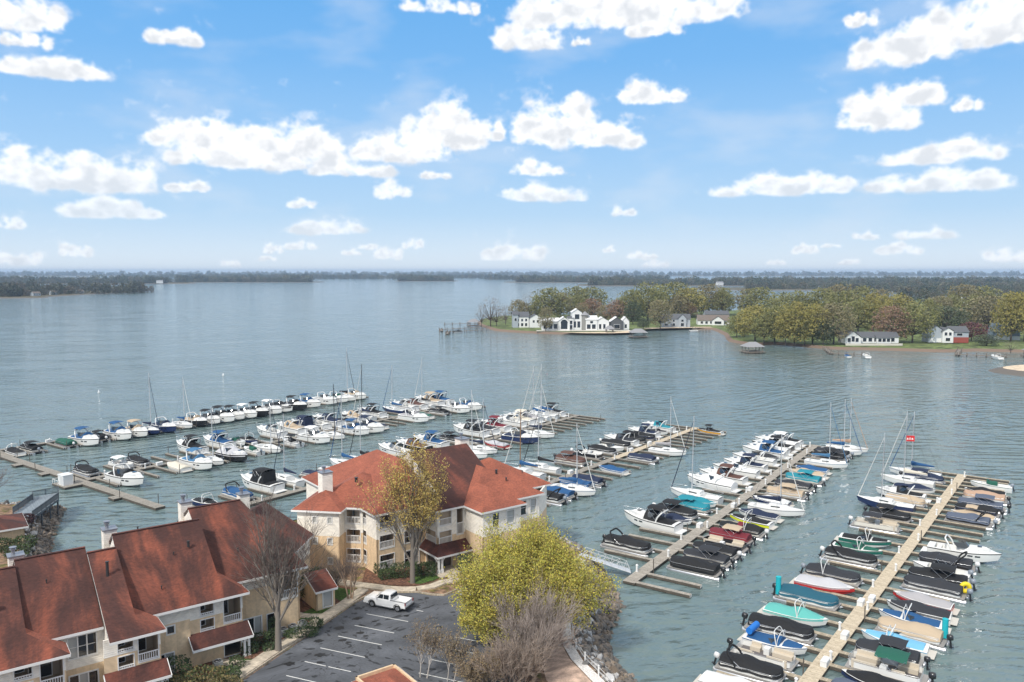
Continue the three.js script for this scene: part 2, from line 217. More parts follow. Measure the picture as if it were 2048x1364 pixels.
function runabout(o, c, op, v) {           // bow rider or ski boat under a mooring cover
  const L = 6.6, B = 2.4, f = 0.82, ski = v === 'ski', hullM = op.includes('n') ? HULL.navy : op.includes('r') ? HULL.red : op.includes('l') ? HULL.lime : op.includes('g') ? HULL.green : op.includes('Y') ? HULL.yellow : HULL.white;
  part(o, 'hull', geo('runHull', () => hullGeo(L, B, f)), 'lgY'.split('').some((q) => op.includes(q)) || hullM === HULL.white ? HULL.white : hullM);
  if (hullM !== HULL.white) part(o, 'hull_stripe', geo('runStripe', () => rubGeo(L, B, f, 2.3, 0.93, 0.9, 0.32)), hullM);
  part(o, 'deck', geo('runDeck', () => deckGeo(L, B, f, 0.12, 0.58, 0.4, 0.12)), M.deckWhite);
  part(o, 'rub_rail', geo('runRub', () => rubGeo(L, B, f, 2.3, 0.93)), c === 'none' ? M.steel : canvas(c === 'white' ? 'grey' : c));
  part(o, 'swim_platform', geo('runPlat', () => box(0.7, 0.07, 1.9, -L / 2 - 0.3, 0.3, 0)), M.deckCream);
  if (ski || c === 'none') part(o, 'windshield', geo('runScreen', () => screenGeo(L, B, f, 0.6, 0.42, 0.9)), M.glass);
  if (c !== 'none' && !op.includes('o') && !ski) part(o, 'mooring_cover', geo('runCover' + (v === 'run' ? ri(0, 2) : 3), () => { const sd = R() * 50; return coverGeo(L, B, f, 0.02, 0.93, (t) => 0.16 + 0.5 * Math.exp(-(((t - 0.58) / 0.22) ** 2)) + 0.28 * Math.exp(-(((t - 0.15) / 0.16) ** 2)) - 0.12 * sstep(0.8, 1, t), sd); }), canvas(c));
  else if (c !== 'none') { // ski boat: cockpit and bow covers apart
    part(o, 'cockpit_cover', geo('skiC', () => coverGeo(L, B * 0.86, f + 0.05, 0.06, 0.60, (t) => 0.22 + 0.36 * sstep(0.3, 0.95, t), 4, 2.3, 0.93, 0.05)), canvas(c));
    part(o, 'bow_cover', geo('skiB', () => coverGeo(L, B * 0.8, f + 0.06, 0.64, 0.92, (t) => 0.18 - 0.1 * t, 9, 2.3, 0.93, 0.05)), canvas(c)); }
  else part(o, 'seating', geo('runSeats', () => merge([box(0.5, 0.4, 1.8, -2.3, 0.62, 0), box(0.55, 0.75, 0.5, -0.3, 0.75, 0.5), box(0.55, 0.75, 0.5, -0.3, 0.75, -0.5)])), M.seatWhite);
  if (op.includes('t') || ski) { const a = part(o, 'wake_tower', geo('tower', () => merge([archGeo(2.1, 1.35, 0.3, 0.05, f), archGeo(2.0, 1.15, -0.25, 0.035, f)])), op.includes('Y') ? M.motor : HULL.white); a.position.x = 0.35; }
  if (op.includes('Y') || op.includes('b')) { const b = part(o, 'bimini_top', geo('bimS', () => biminiGeo(1.7, 1.9)), canvas(c)); b.position.set(0.1, 2.2, 0); }
  if (op.includes('u')) { const fm = part(o, 'rolled_water_mat', geo('foamroll', () => new THREE.CylinderGeometry(0.36, 0.36, 1.9, 14).rotateX(Math.PI / 2)), M.foamBlue); fm.position.set(-2.6, 1.6, 0); }
  if (!ski && op.includes('m')) addMotor(o, -L / 2 - 0.2, 0.3, M.motor);
}
function pontoon(o, c, op) {
  const L = 7.2, B = 2.5;
  const tubes = geo('ponTube', () => { const one = (z) => loft([[-L / 2, 0.26], [-L / 2 + 0.15, 0.31], [L / 2 - 0.9, 0.31], [L / 2 - 0.35, 0.2], [L / 2, 0.03]].map(([x, r]) => Array.from({ length: 11 }, (_, j) => { const a = j / 10 * Math.PI * 2; return [x, 0.12 + (0.31 - r) * 0.5 + Math.sin(a) * r, z + Math.cos(a) * r]; })), 0.7, 'se'); return [one(0.88), one(-0.88)]; });
  part(o, 'pontoon', tubes[0], HULL.alu); part(o, 'pontoon', tubes[1], HULL.alu);
  part(o, 'deck', geo('ponDeck', () => box(L - 0.45, 0.12, B - 0.12, -0.02, 0.5, 0)), M.ponDeck);
  const open = op.includes('o');
  const fence = geo('ponFence' + open, () => { const pts = [[-2.75, 1.18], [2.5, 1.18], [3.05, 0.85], [3.22, 0], [3.05, -0.85], [2.5, -1.18], [-2.75, -1.18], [-2.95, -1.0], [-2.95, 1.0], [-2.75, 1.18]]; return loft(pts.map(([x, z]) => [[x, 0.6, z], [x, 1.12, z]]), 0.4); });
  part(o, 'side_panel', fence, HULL[c === 'maroon' ? 'red' : c === 'navy' || c === 'blue' ? 'white' : c === 'black' && op.includes('a') ? 'white' : R() < 0.3 ? 'cream' : R() < 0.45 ? 'black' : R() < 0.25 ? 'navy' : 'white']);
  part(o, 'fence_rail', geo('ponRail', () => tubeRail([[-2.9, 1.2, 1.1], [-1, 1.2, 1.2], [1.5, 1.2, 1.2], [2.6, 1.2, 1.16], [3.1, 1.2, 0.8], [3.25, 1.2, 0], [3.1, 1.2, -0.8], [2.6, 1.2, -1.16], [1.5, 1.2, -1.2], [-1, 1.2, -1.2], [-2.9, 1.2, -1.1]])), M.steel);
  if (open) {
    const seats = geo('ponSeats', () => { const bench = (len, x, z) => [box(len, 0.42, 0.6, x, 0.78, z * 0.82), box(len, 0.5, 0.16, x, 1.08, z * 1.05)]; return merge([...bench(2.1, 1.75, 1), ...bench(2.1, 1.75, -1), ...bench(1.7, -1.7, 1), ...bench(1.1, -1.2, -1)]); });
    part(o, 'bench_seats', seats, c === 'none' || c === 'white' ? M.seatWhite : M.seat); part(o, 'helm_console', geo('ponHelm', () => box(0.6, 0.7, 0.7, 0.1, 0.92, -0.7)), M.deckWhite); part(o, 'floor_carpet', geo('ponCarp', () => box(5.7, 0.02, 2.2, 0.1, 0.575, 0)), M.carpet);
  } else {
    const cov = geo('ponCover' + ri(0, 3), () => { const sd = R() * 60, rows = [], n = 22, m = 14, pk = rr(0.3, 0.6); for (let i = 0; i <= n; i++) { const u = i / n, x = lerp(-3.02, 3.34, u), e = u > 0.86 ? Math.sqrt(Math.max(0, 1 - ((u - 0.86) / 0.14) ** 2)) : u < 0.05 ? 0.85 + 3 * u : 1, w = 1.24 * Math.max(0.08, e), row = []; for (let j = 0; j <= m; j++) { const t = j / m * 2 - 1, a = Math.abs(t), rid = 0.34 + 0.34 * Math.exp(-(((u - pk) / 0.18) ** 2)) + 0.05 * Math.sin(u * 19 + sd); let y = 1.2 + rid * (1 - a ** 2.1) * Math.min(1, e * 1.4) + N3(x * 0.8 + sd, t * 2.4, sd) * 0.06; let z = -t * w; if (a > 0.99) { y = 0.86 + 0.04 * Math.sin(x * 3 + sd); z = -t * (w + 0.03); } row.push([x, y, z]); } rows.push(row); } rows.unshift(rows[0].map((p) => [p[0] - 0.02, 0.88, p[2]])); rows.push(rows[rows.length - 1].map((p) => [p[0] + 0.02, 0.9, p[2]])); return loft(rows, 0.9); });
    part(o, 'mooring_cover', cov, canvas(c));
  }
  if (op.includes('b')) { const bc = part(o, 'bimini_top', geo('ponBim', () => biminiGeo(2.7, 2.3)), canvas(op.includes('o') && c === 'beige' ? 'charcoal' : c === 'maroon' ? 'beige' : c)); bc.position.set(-0.5, 2.25, 0); part(bc, 'bimini_frame', geo('ponBimF', () => biminiFrame(2.7, 2.3, 1.1)), M.steel); }
  if (op.includes('h')) { const bc = part(o, 'hard_top', geo('ponHard', () => coverGeo(4, 2.5, 0, 0.03, 0.9, (t) => 0.2 + 0.16 * Math.sin(t * 9), 3)), canvas(c)); bc.position.set(-0.4, 2.3, 0); part(o, 'top_posts', geo('ponPosts', () => merge([[-1.8, 1], [-1.8, -1], [1, 1], [1, -1]].map(([x, z]) => rod(V(x, 1.1, z * 1.1), V(x, 2.3, z * 1.1), 0.035)))), HULL.white); }
  if (op.includes('a')) { const a = part(o, 'folded_bimini_arch', geo('ponArch', () => archGeo(2.35, 1.15, 0.9, 0.11, 1.1)), canvas('black')); a.position.x = -1.3; part(a, 'arch_leg', geo('ponArchL', () => merge([rod(V(0.9, 0.95, 1.18), V(-0.4, 1.75, 1.14), 0.03), rod(V(0.9, 0.95, -1.18), V(-0.4, 1.75, -1.14), 0.03)])), M.steel); }
  if (op.includes('t')) { const a = part(o, 'wake_tower', geo('ponTower', () => merge([archGeo(2.3, 1.5, 0.3, 0.05, 1.0), archGeo(2.2, 1.3, -0.3, 0.035, 1.0)])), HULL.white); a.position.x = -0.9; }
  if (op.includes('c')) part(o, 'rolled_water_mat', geo('foamUp', () => new THREE.CylinderGeometry(0.3, 0.3, 1.9, 14).translate(-3.1, 1.7, 0.8)), M.foam);
  if (op.includes('y')) part(o, 'tow_tube', geo('towTube', () => new THREE.TorusGeometry(0.42, 0.26, 8, 16).rotateY(0.4).translate(-3.2, 1.35, 0.5)), M.foamYellow);
  if (op.includes('m')) part(o, 'cover_patch', geo('ponPatch', () => coverGeo(3, 2.56, 1.12, 0.3, 0.62, () => 0.66, 5)), canvas('maroon'));
  addMotor(o, -L / 2 - 0.25, 0.22, [M.motor, M.motor, M.motorGrey, M.motorWhite][ri(0, 3)], rr(-0.35, 0));
}
function cruiser(o, c, op) {
  const L = 9.2, B = 3.05, f = 1.2, k = 2.1;
  part(o, 'hull', geo('cruHull', () => hullGeo(L, B, f, k)), op.includes('n') ? HULL.navy : R() < 0.12 ? HULL.black : HULL.white);
  part(o, 'rub_rail', geo('cruRub', () => rubGeo(L, B, f, k, 0.93, 0.97, 0.1)), M.motor);
  part(o, 'deck', geo('cruDeck', () => deckGeo(L, B, f, 0.1, 0.46, 0.62, 0.16, k, 0.93, [0.52, 0.9, 0.42])), M.deckWhite);
  part(o, 'swim_platform', geo('cruPlat', () => box(0.95, 0.08, 2.5, -L / 2 - 0.42, 0.34, 0)), M.deckWhite);
  part(o, 'windshield', geo('cruScreen', () => screenGeo(L, B, f + 0.26, 0.57, 0.62, 1.5, k)), M.glass);
  const pl = geo('cruPort', () => { const q = []; for (const sg of [-1, 1]) for (const s of [0.6, 0.7]) { const w0 = hb(B, s - 0.03, k), w1 = hb(B, s + 0.04, k); q.push(loft([[s - 0.03, w0], [s + 0.04, w1]].map(([ss, w]) => [[-L / 2 + L * ss - 0.1, f * 0.72, sg * (w + 0.02)], [-L / 2 + L * ss - 0.06, f * 0.88, sg * (w + 0.02)]]))); } return q; });
  pl.forEach((g) => part(o, 'cabin_window', g, M.glass));
  part(o, 'deck_hatch', geo('cruHatch', () => box(0.55, 0.05, 0.55, 1.9, f + 0.88, 0)), M.glass);
  const a = part(o, 'radar_arch', geo('cruArch', () => { const g = archGeo(2.75, 1.35, 0.75, 0.11, f); g.scale(1, 1, 1); return g; }), HULL.white); a.position.x = -1.6;
  part(o, 'bow_rail', geo('cruRail', () => { const line = (sg) => ST.filter((s) => s > 0.55 && s < 0.985).map((s) => [-L / 2 + L * s - 0.05, sheerY(f, s) + 0.52, sg * hb(B, s, k) * 0.95]); const l = [...line(1), [L / 2 + 0.1, f * 1.34 + 0.55, 0], ...line(-1).reverse()]; const posts = l.filter((_, i) => i % 2 === 0).map((p) => rod(V(...p), V(p[0], p[1] - 0.54, p[2]), 0.016, 0.016, 4)); return merge([tubeRail(l, 0.022), ...posts]); }), M.steel);
  if (op.includes('s')) part(o, 'boat_cover', geo('cruShrink' + ri(0, 1), () => coverGeo(L, B, f, 0.0, 0.95, (t) => 0.35 + 0.95 * Math.exp(-(((t - 0.45) / 0.24) ** 2)) + 0.3 * Math.exp(-(((t - 0.12) / 0.12) ** 2)), R() * 40, k, 0.93, 0.3)), canvas(c));
  else if (c !== 'none') part(o, 'cockpit_cover', geo('cruCock' + ri(0, 2), () => coverGeo(L, B * 0.9, f + 0.08, 0.06, 0.56, (t) => 0.22 + 0.75 * sstep(0.35, 0.95, t), R() * 40, k, 0.96, 0.1)), canvas(c));
  else part(o, 'cockpit_seats', geo('cruSeats', () => merge([box(0.6, 0.45, 2.2, -3.2, 0.9, 0), box(1.2, 0.45, 0.6, -2.2, 0.9, 0.95), box(0.7, 0.9, 0.6, -0.6, 1.1, -0.6), box(0.7, 0.9, 0.6, -0.6, 1.1, 0.6)])), M.seatWhite);
  if (op.includes('b') || op.includes('h')) { const bc = part(o, 'bimini_top', geo('cruBim', () => biminiGeo(2.5, 2.5, 0, 0.2)), canvas(c === 'none' ? 'white' : c)); bc.position.set(-1.2, f + 1.75, 0); part(bc, 'bimini_frame', geo('cruBimF', () => biminiFrame(2.5, 2.5, 1.4)), M.steel); }
  if (op.includes('h')) part(o, 'canvas_enclosure', geo('cruEnc', () => loft([[-2.6, 1.2], [0.05, 1.2], [0.3, 1.0], [0.3, -1.0], [0.05, -1.2], [-2.6, -1.2], [-2.8, 0], [-2.6, 1.2]].map(([x, z]) => [[x - 0.2, f + 0.1, z * 1.06], [x, f + 1.75, z]]), 0.4)), canvas(c));
}
function sailboat(o, c, op) {
  const L = 8.6, B = 2.75, f = 0.95, k = 1.9, aft = 0.72;
  part(o, 'hull', geo('saHull', () => hullGeo(L, B, f, k, aft)), R() < 0.1 ? HULL.navy : HULL.white);
  part(o, 'hull_stripe', geo('saStripe', () => rubGeo(L, B, f, k, aft, 0.9, 0.05)), canvas(c === 'none' || c === 'grey' ? 'navy' : c));
  part(o, 'deck', geo('saDeck', () => deckGeo(L, B, f, 0.1, 0.34, 0.55, 0.12, k, aft)), M.deckWhite);
  const cab = part(o, 'cabin', geo('saCabin', () => { const rows = [0.36, 0.365, 0.5, 0.66, 0.74].map((s, i) => { const x = -L / 2 + L * s, w = hb(B, s, k, aft) * 0.62, y = sheerY(f, s), h = [0.1, 0.52, 0.5, 0.36, 0.06][i]; return [[x, y, -w], [x, y + h * 0.85, -w * 0.9], [x, y + h, 0], [x, y + h * 0.85, w * 0.9], [x, y, w]]; }); return loft(rows, 0.4); }), M.deckWhite);
  part(cab, 'cabin_window', geo('saWin', () => merge([-1, 1].map((sg) => loft([0.42, 0.58].map((s) => { const x = -L / 2 + L * s, w = hb(B, s, k, aft) * 0.62 + 0.012; return [[x, sheerY(f, s) + 0.18, sg * w * 0.985], [x, sheerY(f, s) + 0.34, sg * w * 0.955]]; }))))), M.glass);
  const H = op.includes('k') ? 13 : rr(10.2, 12), mm = op.includes('K') ? M.mastDark : op.includes('w') ? M.mastWood : op.includes('k') && R() < 0.5 ? M.mastDark : M.mastAlu;
  const mast = part(o, 'mast', geo('saMast', () => rod(V(0.55, f, 0), V(0.45, f + 1, 0), 0.1, 0.085, 8).translate(0, 0, 0)), mm); mast.geometry = rod(V(0.55, f, 0), V(0.42, f + H, 0), 0.1, 0.065, 8);
  part(o, 'boom', geo('saBoom', () => rod(V(0.5, f + 1.15, 0), V(-3.2, f + 1.05, 0), 0.06, 0.05, 6)), mm);
  if (c !== 'none') part(o, 'sail_cover', geo('saSail', () => loft([[0.62, 0.5, 0.1], [0.45, 0.42, 0.17], [-0.3, 0.3, 0.16], [-1.8, 0.22, 0.14], [-3.15, 0.12, 0.08]].map(([x, h, w]) => Array.from({ length: 9 }, (_, j) => { const a = j / 8 * Math.PI * 2; return [x, f + 1.2 + h * 0.55 + Math.sin(a) * h, Math.cos(a) * w]; })), 0.9, 'se')), canvas(c));
  part(o, 'furled_jib', rod(V(L / 2 - 0.25, f * 1.35, 0), V(0.5, f + H * 0.93, 0), 0.075, 0.035, 6), R() < 0.5 ? canvas(c === 'none' || c === 'cream' || c === 'grey' ? 'navy' : c) : M.seatWhite);
  part(o, 'shroud', merge([1, -1].map((z) => rod(V(0.35, f, z * 1.2), V(0.43, f + H * 0.92, 0), 0.016, 0.012, 4)).concat([rod(V(-L / 2 + 0.1, f, 0), V(0.42, f + H, 0), 0.016, 0.012, 4)])), M.stay);
  for (const q of [0, 1]) part(o, 'lifeline_rail', geo('saRail' + q, () => { const line = (sg, a, b) => ST.filter((s) => s >= a && s <= b).map((s) => [-L / 2 + L * s, sheerY(f, s) + 0.55, sg * hb(B, s, k, aft) * 0.96]); return [() => tubeRail([...line(1, 0.7, 0.97), [L / 2, f * 1.34 + 0.6, 0], ...line(-1, 0.7, 0.97).reverse()]), () => tubeRail([...line(1, 0, 0.3).reverse(), [-L / 2 - 0.05, f + 0.6, 0], ...line(-1, 0, 0.3)])][q](); }), M.steel);
  if (op.includes('F')) { const fl = part(o, 'flag', geo('redflag', () => flagGeo(1.6, 0.95)), flagRed); fl.position.set(0.5, f + H * 0.56, 0); fl.rotation.y = -2.4; }
  if (op.includes('f')) { const fl = part(o, 'flag', flagGeo(0.9, 0.55), flagUS); fl.position.set(-1.0, f + H * 0.78, 0.4); fl.rotation.y = -0.9; }
}
function console_(o, c, op) {
  const L = 7.0, B = 2.4, f = 0.95;
  part(o, 'hull', geo('coHull', () => hullGeo(L, B, f)), HULL.white); part(o, 'rub_rail', geo('coRub', () => rubGeo(L, B, f, 2.3, 0.93)), canvas(c));
  part(o, 'deck', geo('coDeck', () => deckGeo(L, B, f, 0.1, 0.72, 0.45, 0.1)), M.deckWhite);
  part(o, 'console', geo('coCon', () => merge([box(0.75, 0.95, 0.85, 0, 0.95, 0), box(0.6, 0.6, 0.9, -1.1, 0.75, 0)])), M.seatWhite);
  part(o, 'console_cover', geo('coCov', () => coverGeo(2.4, 1.2, 1.4, 0.05, 0.8, (t) => 0.16 + 0.1 * Math.sin(t * 7), 2, 2.3, 0.9, 0.5)), canvas(c));
  part(o, 'windshield', geo('coWs', () => box(0.05, 0.5, 0.8, 0.45, 1.65, 0, 0, 0, 0.3)), M.glass);
  part(o, 'bow_cushion', geo('coBow', () => coverGeo(L, B * 0.7, f - 0.12, 0.74, 0.92, (t) => 0.12, 6, 2.3, 0.93, 0)), canvas(c));
  if (op.includes('b')) { const bc = part(o, 'bimini_top', geo('coBim', () => biminiGeo(2.3, 2.1)), canvas(c)); bc.position.set(-0.6, 2.5, 0); part(bc, 'bimini_frame', geo('coBimF', () => biminiFrame(2.3, 2.1, 1.5)), M.steel); }
  addMotor(o, -L / 2 - 0.25, 0.35, [M.motor, M.motorWhite, M.motorGrey][ri(0, 2)], rr(-0.5, 0));
}
function flagGeo(w, h) { const rows = []; for (let i = 0; i <= 10; i++) { const u = i / 10; rows.push([[u * w, -u * 0.1, 0.09 * Math.sin(u * 7) * u], [u * w, h - u * 0.1, 0.09 * Math.sin(u * 7 + 0.4) * u]]); } const g = loft(rows, 1); const uv = [], p = g.attributes.position; for (let i = 0; i < p.count; i++) uv.push(p.getX(i) / w, (p.getY(i) + p.getX(i) / w * 0.1) / h); g.setAttribute('uv', new THREE.Float32BufferAttribute(uv, 2)); return g; }
const flagUS = new THREE.MeshStandardMaterial({ side: THREE.DoubleSide, roughness: 0.9, map: tex(64, 40, (u, v) => u < 0.42 && v > 0.46 ? [30, 40, 90] : Math.floor(v * 13) % 2 ? [225, 220, 215] : [170, 30, 45]) });
const flagRed = new THREE.MeshStandardMaterial({ side: THREE.DoubleSide, roughness: 0.9, map: tex(128, 80, (u, v) => { const x = u * 4 - 0.35, i = Math.floor(x / 1.1), fx = x / 1.1 - i; const inm = i >= 0 && i < 3 && v > 0.28 && v < 0.7 - (i === 1 ? 0 : 0.1) && (fx > 0.14 && fx < 0.86) && (v < 0.42 || Math.abs(fx - 0.5) < 0.27 * (1 - (v - 0.42) * 1.5)); return inm ? [245, 235, 232] : [214, 50, 52]; }) });

const BOATS = `
AR 77.9 run black t
AR 81.6 pon black b
AR 89.6 pon green -
AR 93.5 cru blue b
AR 97.6 pon black b
AR 102.0 cru blue b
AR 106.5 cru beige b
AR 110.3 sail navy k
AR 114.2 cru navy n
AR 120.1 sail blue -
AR 123.9 cru beige -
AR 127.9 cru black b
AR 131.8 cru black b
AR 135.8 cru black b
AR 139.7 cru none b
AR 143.7 cru black b
AR 148.3 cru none b
AR 152.3 cru black s
AR 157.2 cru black b
AR 162.8 cru blue b
AR 169.9 cru none -
AR 174.6 cru green -
AR 178.8 sail black k
AR 182.6 cru beige -
A2L 79.2 pon black a
A2L 86.5 pon white ob
A2L 90.3 pon black a
A2L 104.4 cru black b
A2L 111.7 cru blue b
A2L 115.4 con green -
A2L 119.0 ski black tn
A2L 127.2 cru none o
A2L 133.5 cru beige -
A2L 137.5 cru navy h
A2L 141.8 cru none -
A2L 146.2 cru navy -
A2L 150.6 run black b
A2L 155.1 cru beige -
A2L 158.9 sail navy k
A2L 162.8 cru black b
A2L 171.8 sail blue b
A2L 176.3 cru none -
A2L 180.8 cru brown -
A2L 184.6 sail black k
A2L 188.5 cru beige b
A2L 192.4 cru blue b
A2R 80.6 cru black o
A2R 93.0 run cream -
A2R 96.7 cru steel b
A2R 100.6 sail none -
A2R 105.8 cru silver s
A2R 112.3 con green -
A2R 116.0 sail none -
A2R 123.5 con black b
A2R 129.4 cru none b
A2R 135.3 sail none K
A2R 142.4 cru blue b
A2R 146.9 cru navy b
A2R 151.4 run navy -
A2R 164.8 cru grey -
A2R 170.3 run green -
A2R 177.5 pon black b
A2R 183.5 cru none -
A2R 189.1 cru blue -
BL 81.3 ski black n
BL 87.8 pon blue a
BL 94.4 cru black h
BL 100.4 sail navy -
BL 106.7 run navy -
BL 111.3 run none -
BL 116.0 sail blue k
BL 120.8 sail black b
BL 125.6 pon blue o
BL 131.5 cru none -
BL 137.4 cru brown -
BL 143.3 cru blue b
BL 149.9 pon black b
BL 159.6 cru black b
BL 164.0 cru charcoal -
BL 168.4 cru maroon b
BL 176.6 cru none o
BL 180.5 cru cream b
BL 184.5 cru grey -
BL 188.3 sail blue c
BL 192.1 sail blue f
BL 196.2 cru black b
BR 140.3 sail none -
BR 145.5 sail navy -
BR 152.5 run silver r
BR 160.5 cru navy n
BR 168.7 sail navy -
CL 133.4 sail blue w
CL 139.6 sail black -
CL 148.9 pon brown b
CL 156.1 pon none oa
CL 162.1 pon black -
CL 165.9 run none -
CL 169.6 pon black -
CL 173.9 cru charcoal -
CL 178.1 pon black h
CL 182.1 pon black -
CL 186.0 cru navy b
CL 190.1 ski charcoal -
CL 194.3 cru teal -
CR 121.3 pon black a
CR 125.1 pon blue -
CR 128.8 sail blue -
CR 132.6 pon blue -
CR 136.3 pon navy -
CR 147.5 run blue -
CR 160.4 pon navy -
CR 170.1 sail grey -
CR 199.2 ski black tY
DL 107.1 pon black a
DL 119.4 cru black b
DL 123.4 run navy -
DL 127.3 pon black b
DL 132.0 pon teal b
DL 135.6 run teal -
DL 139.3 sail none -
DL 148.6 cru white s
DL 154.9 cru brown b
DL 161.3 cru white -
DL 167.5 cru navy b
DL 173.7 cru none o
DL 178.0 run charcoal -
DL 182.2 cru blue b
DL 185.8 cru white -
DL 189.4 cru black b
DL 193.5 cru white b
DL 197.7 cru black -
DR 104.8 pon black -
DR 109.1 pon charcoal b
DR 112.9 pon black -
DR 116.7 pon beige o
DR 120.7 pon maroon b
DR 124.7 pon black tm
DR 130.7 ski black l
DR 134.8 run navy -
DR 139.6 sail navy -
DR 144.7 run white n
DR 150.9 pon beige b
DR 156.9 pon charcoal -
DR 163.5 pon teal b
DR 168.9 run beige -
DR 173.2 run blue -
DR 180.4 sail steel -
DR 187.4 pon black b
DR 191.2 pon charcoal -
DR 194.9 sail blue -
DR 198.8 sail tan -
EL 76.5 run white -
EL 80.9 pon black a
EL 84.7 pon beige o
EL 88.4 ski blue tu
EL 92.1 pon black -
EL 97.2 run turquoise t
EL 103.3 pon petrol c
EL 109.3 run silver r
EL 113.2 pon charcoal t
EL 122.1 pon black a
EL 126.9 ski green g
EL 131.8 ski black tg
EL 140.8 pon beige ob
EL 148.0 pon black b
EL 155.0 sail none -
EL 159.0 pon beige -
EL 163.1 cru black -
EL 169.6 run navy -
EL 174.9 sail cream F
EL 178.7 pon navy b
EL 182.5 sail blue -
ER 82.1 pon slate -
ER 85.8 run black n
ER 89.4 pon green ob
ER 93.2 pon charcoal b
ER 96.9 ski lightblue t
ER 100.6 pon beige c
ER 104.3 ski blue -
ER 107.9 run charcoal -
ER 111.5 run grey r
ER 116.9 pon charcoal y
ER 120.7 pon black b
ER 124.4 con charcoal b
ER 128.6 pon charcoal a
ER 134.0 cru none o
ER 153.2 pon slate a
ER 156.7 run beige b
ER 160.2 pon black -
ER 164.0 pon slate b
ER 170.6 pon tan -
ER 174.8 run black -
ER 180.9 con green -`;

const DOCKS = { A: { n: -211, s0: 76, s1: 187, w: 1.6, fl: 9, word: 'leftmost dock', side: { R: 'near', L: 'far' } }, A2: { n: -166.5, s0: 76.5, s1: 196, w: 1.6, fl: 8.5, word: 'second dock from the left', side: { R: 'near', L: 'far' } }, B: { n: -125.2, s0: 76.5, s1: 200, w: 1.6, fl: 8.5, word: 'third dock from the left', side: { R: 'near', L: 'far' } }, C: { n: -89.2, s0: 112, s1: 203, w: 1.7, fl: 7.8, word: 'third dock from the right', side: { R: 'right', L: 'left' } }, D: { n: -51.6, s0: 95, s1: 200, w: 1.8, fl: 7.8, word: 'gangway dock', side: { R: 'right', L: 'left' } }, E: { n: -23.3, s0: 60, s1: 189, w: 1.7, fl: 7.6, word: 'rightmost dock', side: { R: 'right', L: 'left' } } };
const dockN = (k, s) => k === 'D' ? lerp(-51.2, -56.5, (s - 95) / 102) : DOCKS[k].n;
const ORD = ['first', 'second', 'third', 'fourth', 'fifth', 'sixth', 'seventh', 'eighth', 'ninth', 'tenth', 'eleventh', 'twelfth', 'thirteenth', 'fourteenth', 'fifteenth', 'sixteenth', 'seventeenth', 'eighteenth', 'nineteenth', 'twentieth', 'twenty-first', 'twenty-second', 'twenty-third', 'twenty-fourth', 'twenty-fifth', 'twenty-sixth', 'twenty-seventh'];
const CW = { lightblue: 'light blue', steel: 'steel blue', slate: 'slate grey', petrol: 'dark teal', turquoise: 'turquoise', tan: 'tan' };
const boatRows = BOATS.trim().split('\n').map((l) => { const [d, s, t, c, o] = l.trim().split(' '); return { dock: d.slice(0, -1), side: d.slice(-1), s: +s, t, c, o: o === '-' ? '' : o }; });
{
  const bySide = {}; for (const b of boatRows) (bySide[b.dock + b.side] ??= []).push(b);
  for (const k in bySide) {
    const list = bySide[k].sort((a, b) => b.s - a.s);
    list.forEach((b, i) => {
      const D = DOCKS[b.dock], sg = b.side === 'R' ? 1 : -1, bowOut = b.t === 'cru' || b.t === 'sail';
      const base = { pon: 7.2, run: 6.6, ski: 6.6, cru: 9.2, sail: 8.6, con: 7.0 }[b.t], want = { pon: rr(7.3, 8.3), run: rr(6.7, 7.6), ski: rr(6.8, 7.5), cru: b.dock === 'E' || b.dock === 'C' ? rr(8.6, 9.8) : b.dock === 'D' ? rr(9.4, 10.8) : rr(10.4, 11.8), sail: rr(9.0, 10.4), con: rr(6.9, 7.6) }[b.t], sc = want / base;
      const off = D.w / 2 + 0.75 + want / 2 + (bowOut ? 0.9 * sc : 0.35) + rr(-0.25, 0.55), nn = dockN(b.dock, b.s) + sg * off;
      const col = CW[b.c] ?? b.c, kindName = { pon: 'pontoon_boat', run: 'runabout_boat', ski: 'wakeboard_boat', cru: 'cabin_cruiser', sail: 'sailboat', con: 'fishing_boat' }[b.t];
      const looks = { pon: b.o.includes('o') ? 'open pontoon boat' : `${col} covered pontoon boat`, run: b.c === 'none' ? 'open white runabout' : `${col} covered runabout`, ski: b.o.includes('l') ? 'lime striped wakeboard boat' : `wakeboard boat with ${col} covers`, cru: b.c === 'none' ? 'white cabin cruiser' : `cabin cruiser with ${col} canvas`, sail: b.c === 'none' ? 'bare white sailboat' : `sailboat with ${col} sail cover`, con: `fishing boat with ${col} covers` }[b.t];
      const label = `${looks}, ${ORD[i]} from lake, ${D.side[b.side]} side, ${D.word}`;
      const o = thing(kindName, label, { pon: 'pontoon boat', sail: 'sailboat', cru: 'cabin cruiser' }[b.t] ?? 'boat', mx(b.s, nn), rr(-0.03, 0.03), mz(b.s, nn), 0, { R: 'boats berthed along the docks', L: 'boats berthed along the docks' }[b.side]);
      // local +x is the bow; outward from the dock is +n (right) or -n (left)
      const out = sg > 0 ? Math.atan2(-0.6, 0.8) : Math.atan2(0.6, -0.8);
      o.rotation.y = (bowOut ? out : out + Math.PI) + rr(-0.055, 0.055); o.scale.set(sc, sc * (b.t === 'cru' ? 1.12 : 1.06), sc * (b.t === 'cru' ? 1.0 : rr(1.04, 1.14)));
      ({ pon: pontoon, cru: cruiser, sail: sailboat, con: console_, run: (q, c, p) => runabout(q, c, p, 'run'), ski: (q, c, p) => runabout(q, c, p, 'ski') })[b.t](o, b.c, b.o);
    });
  }
}

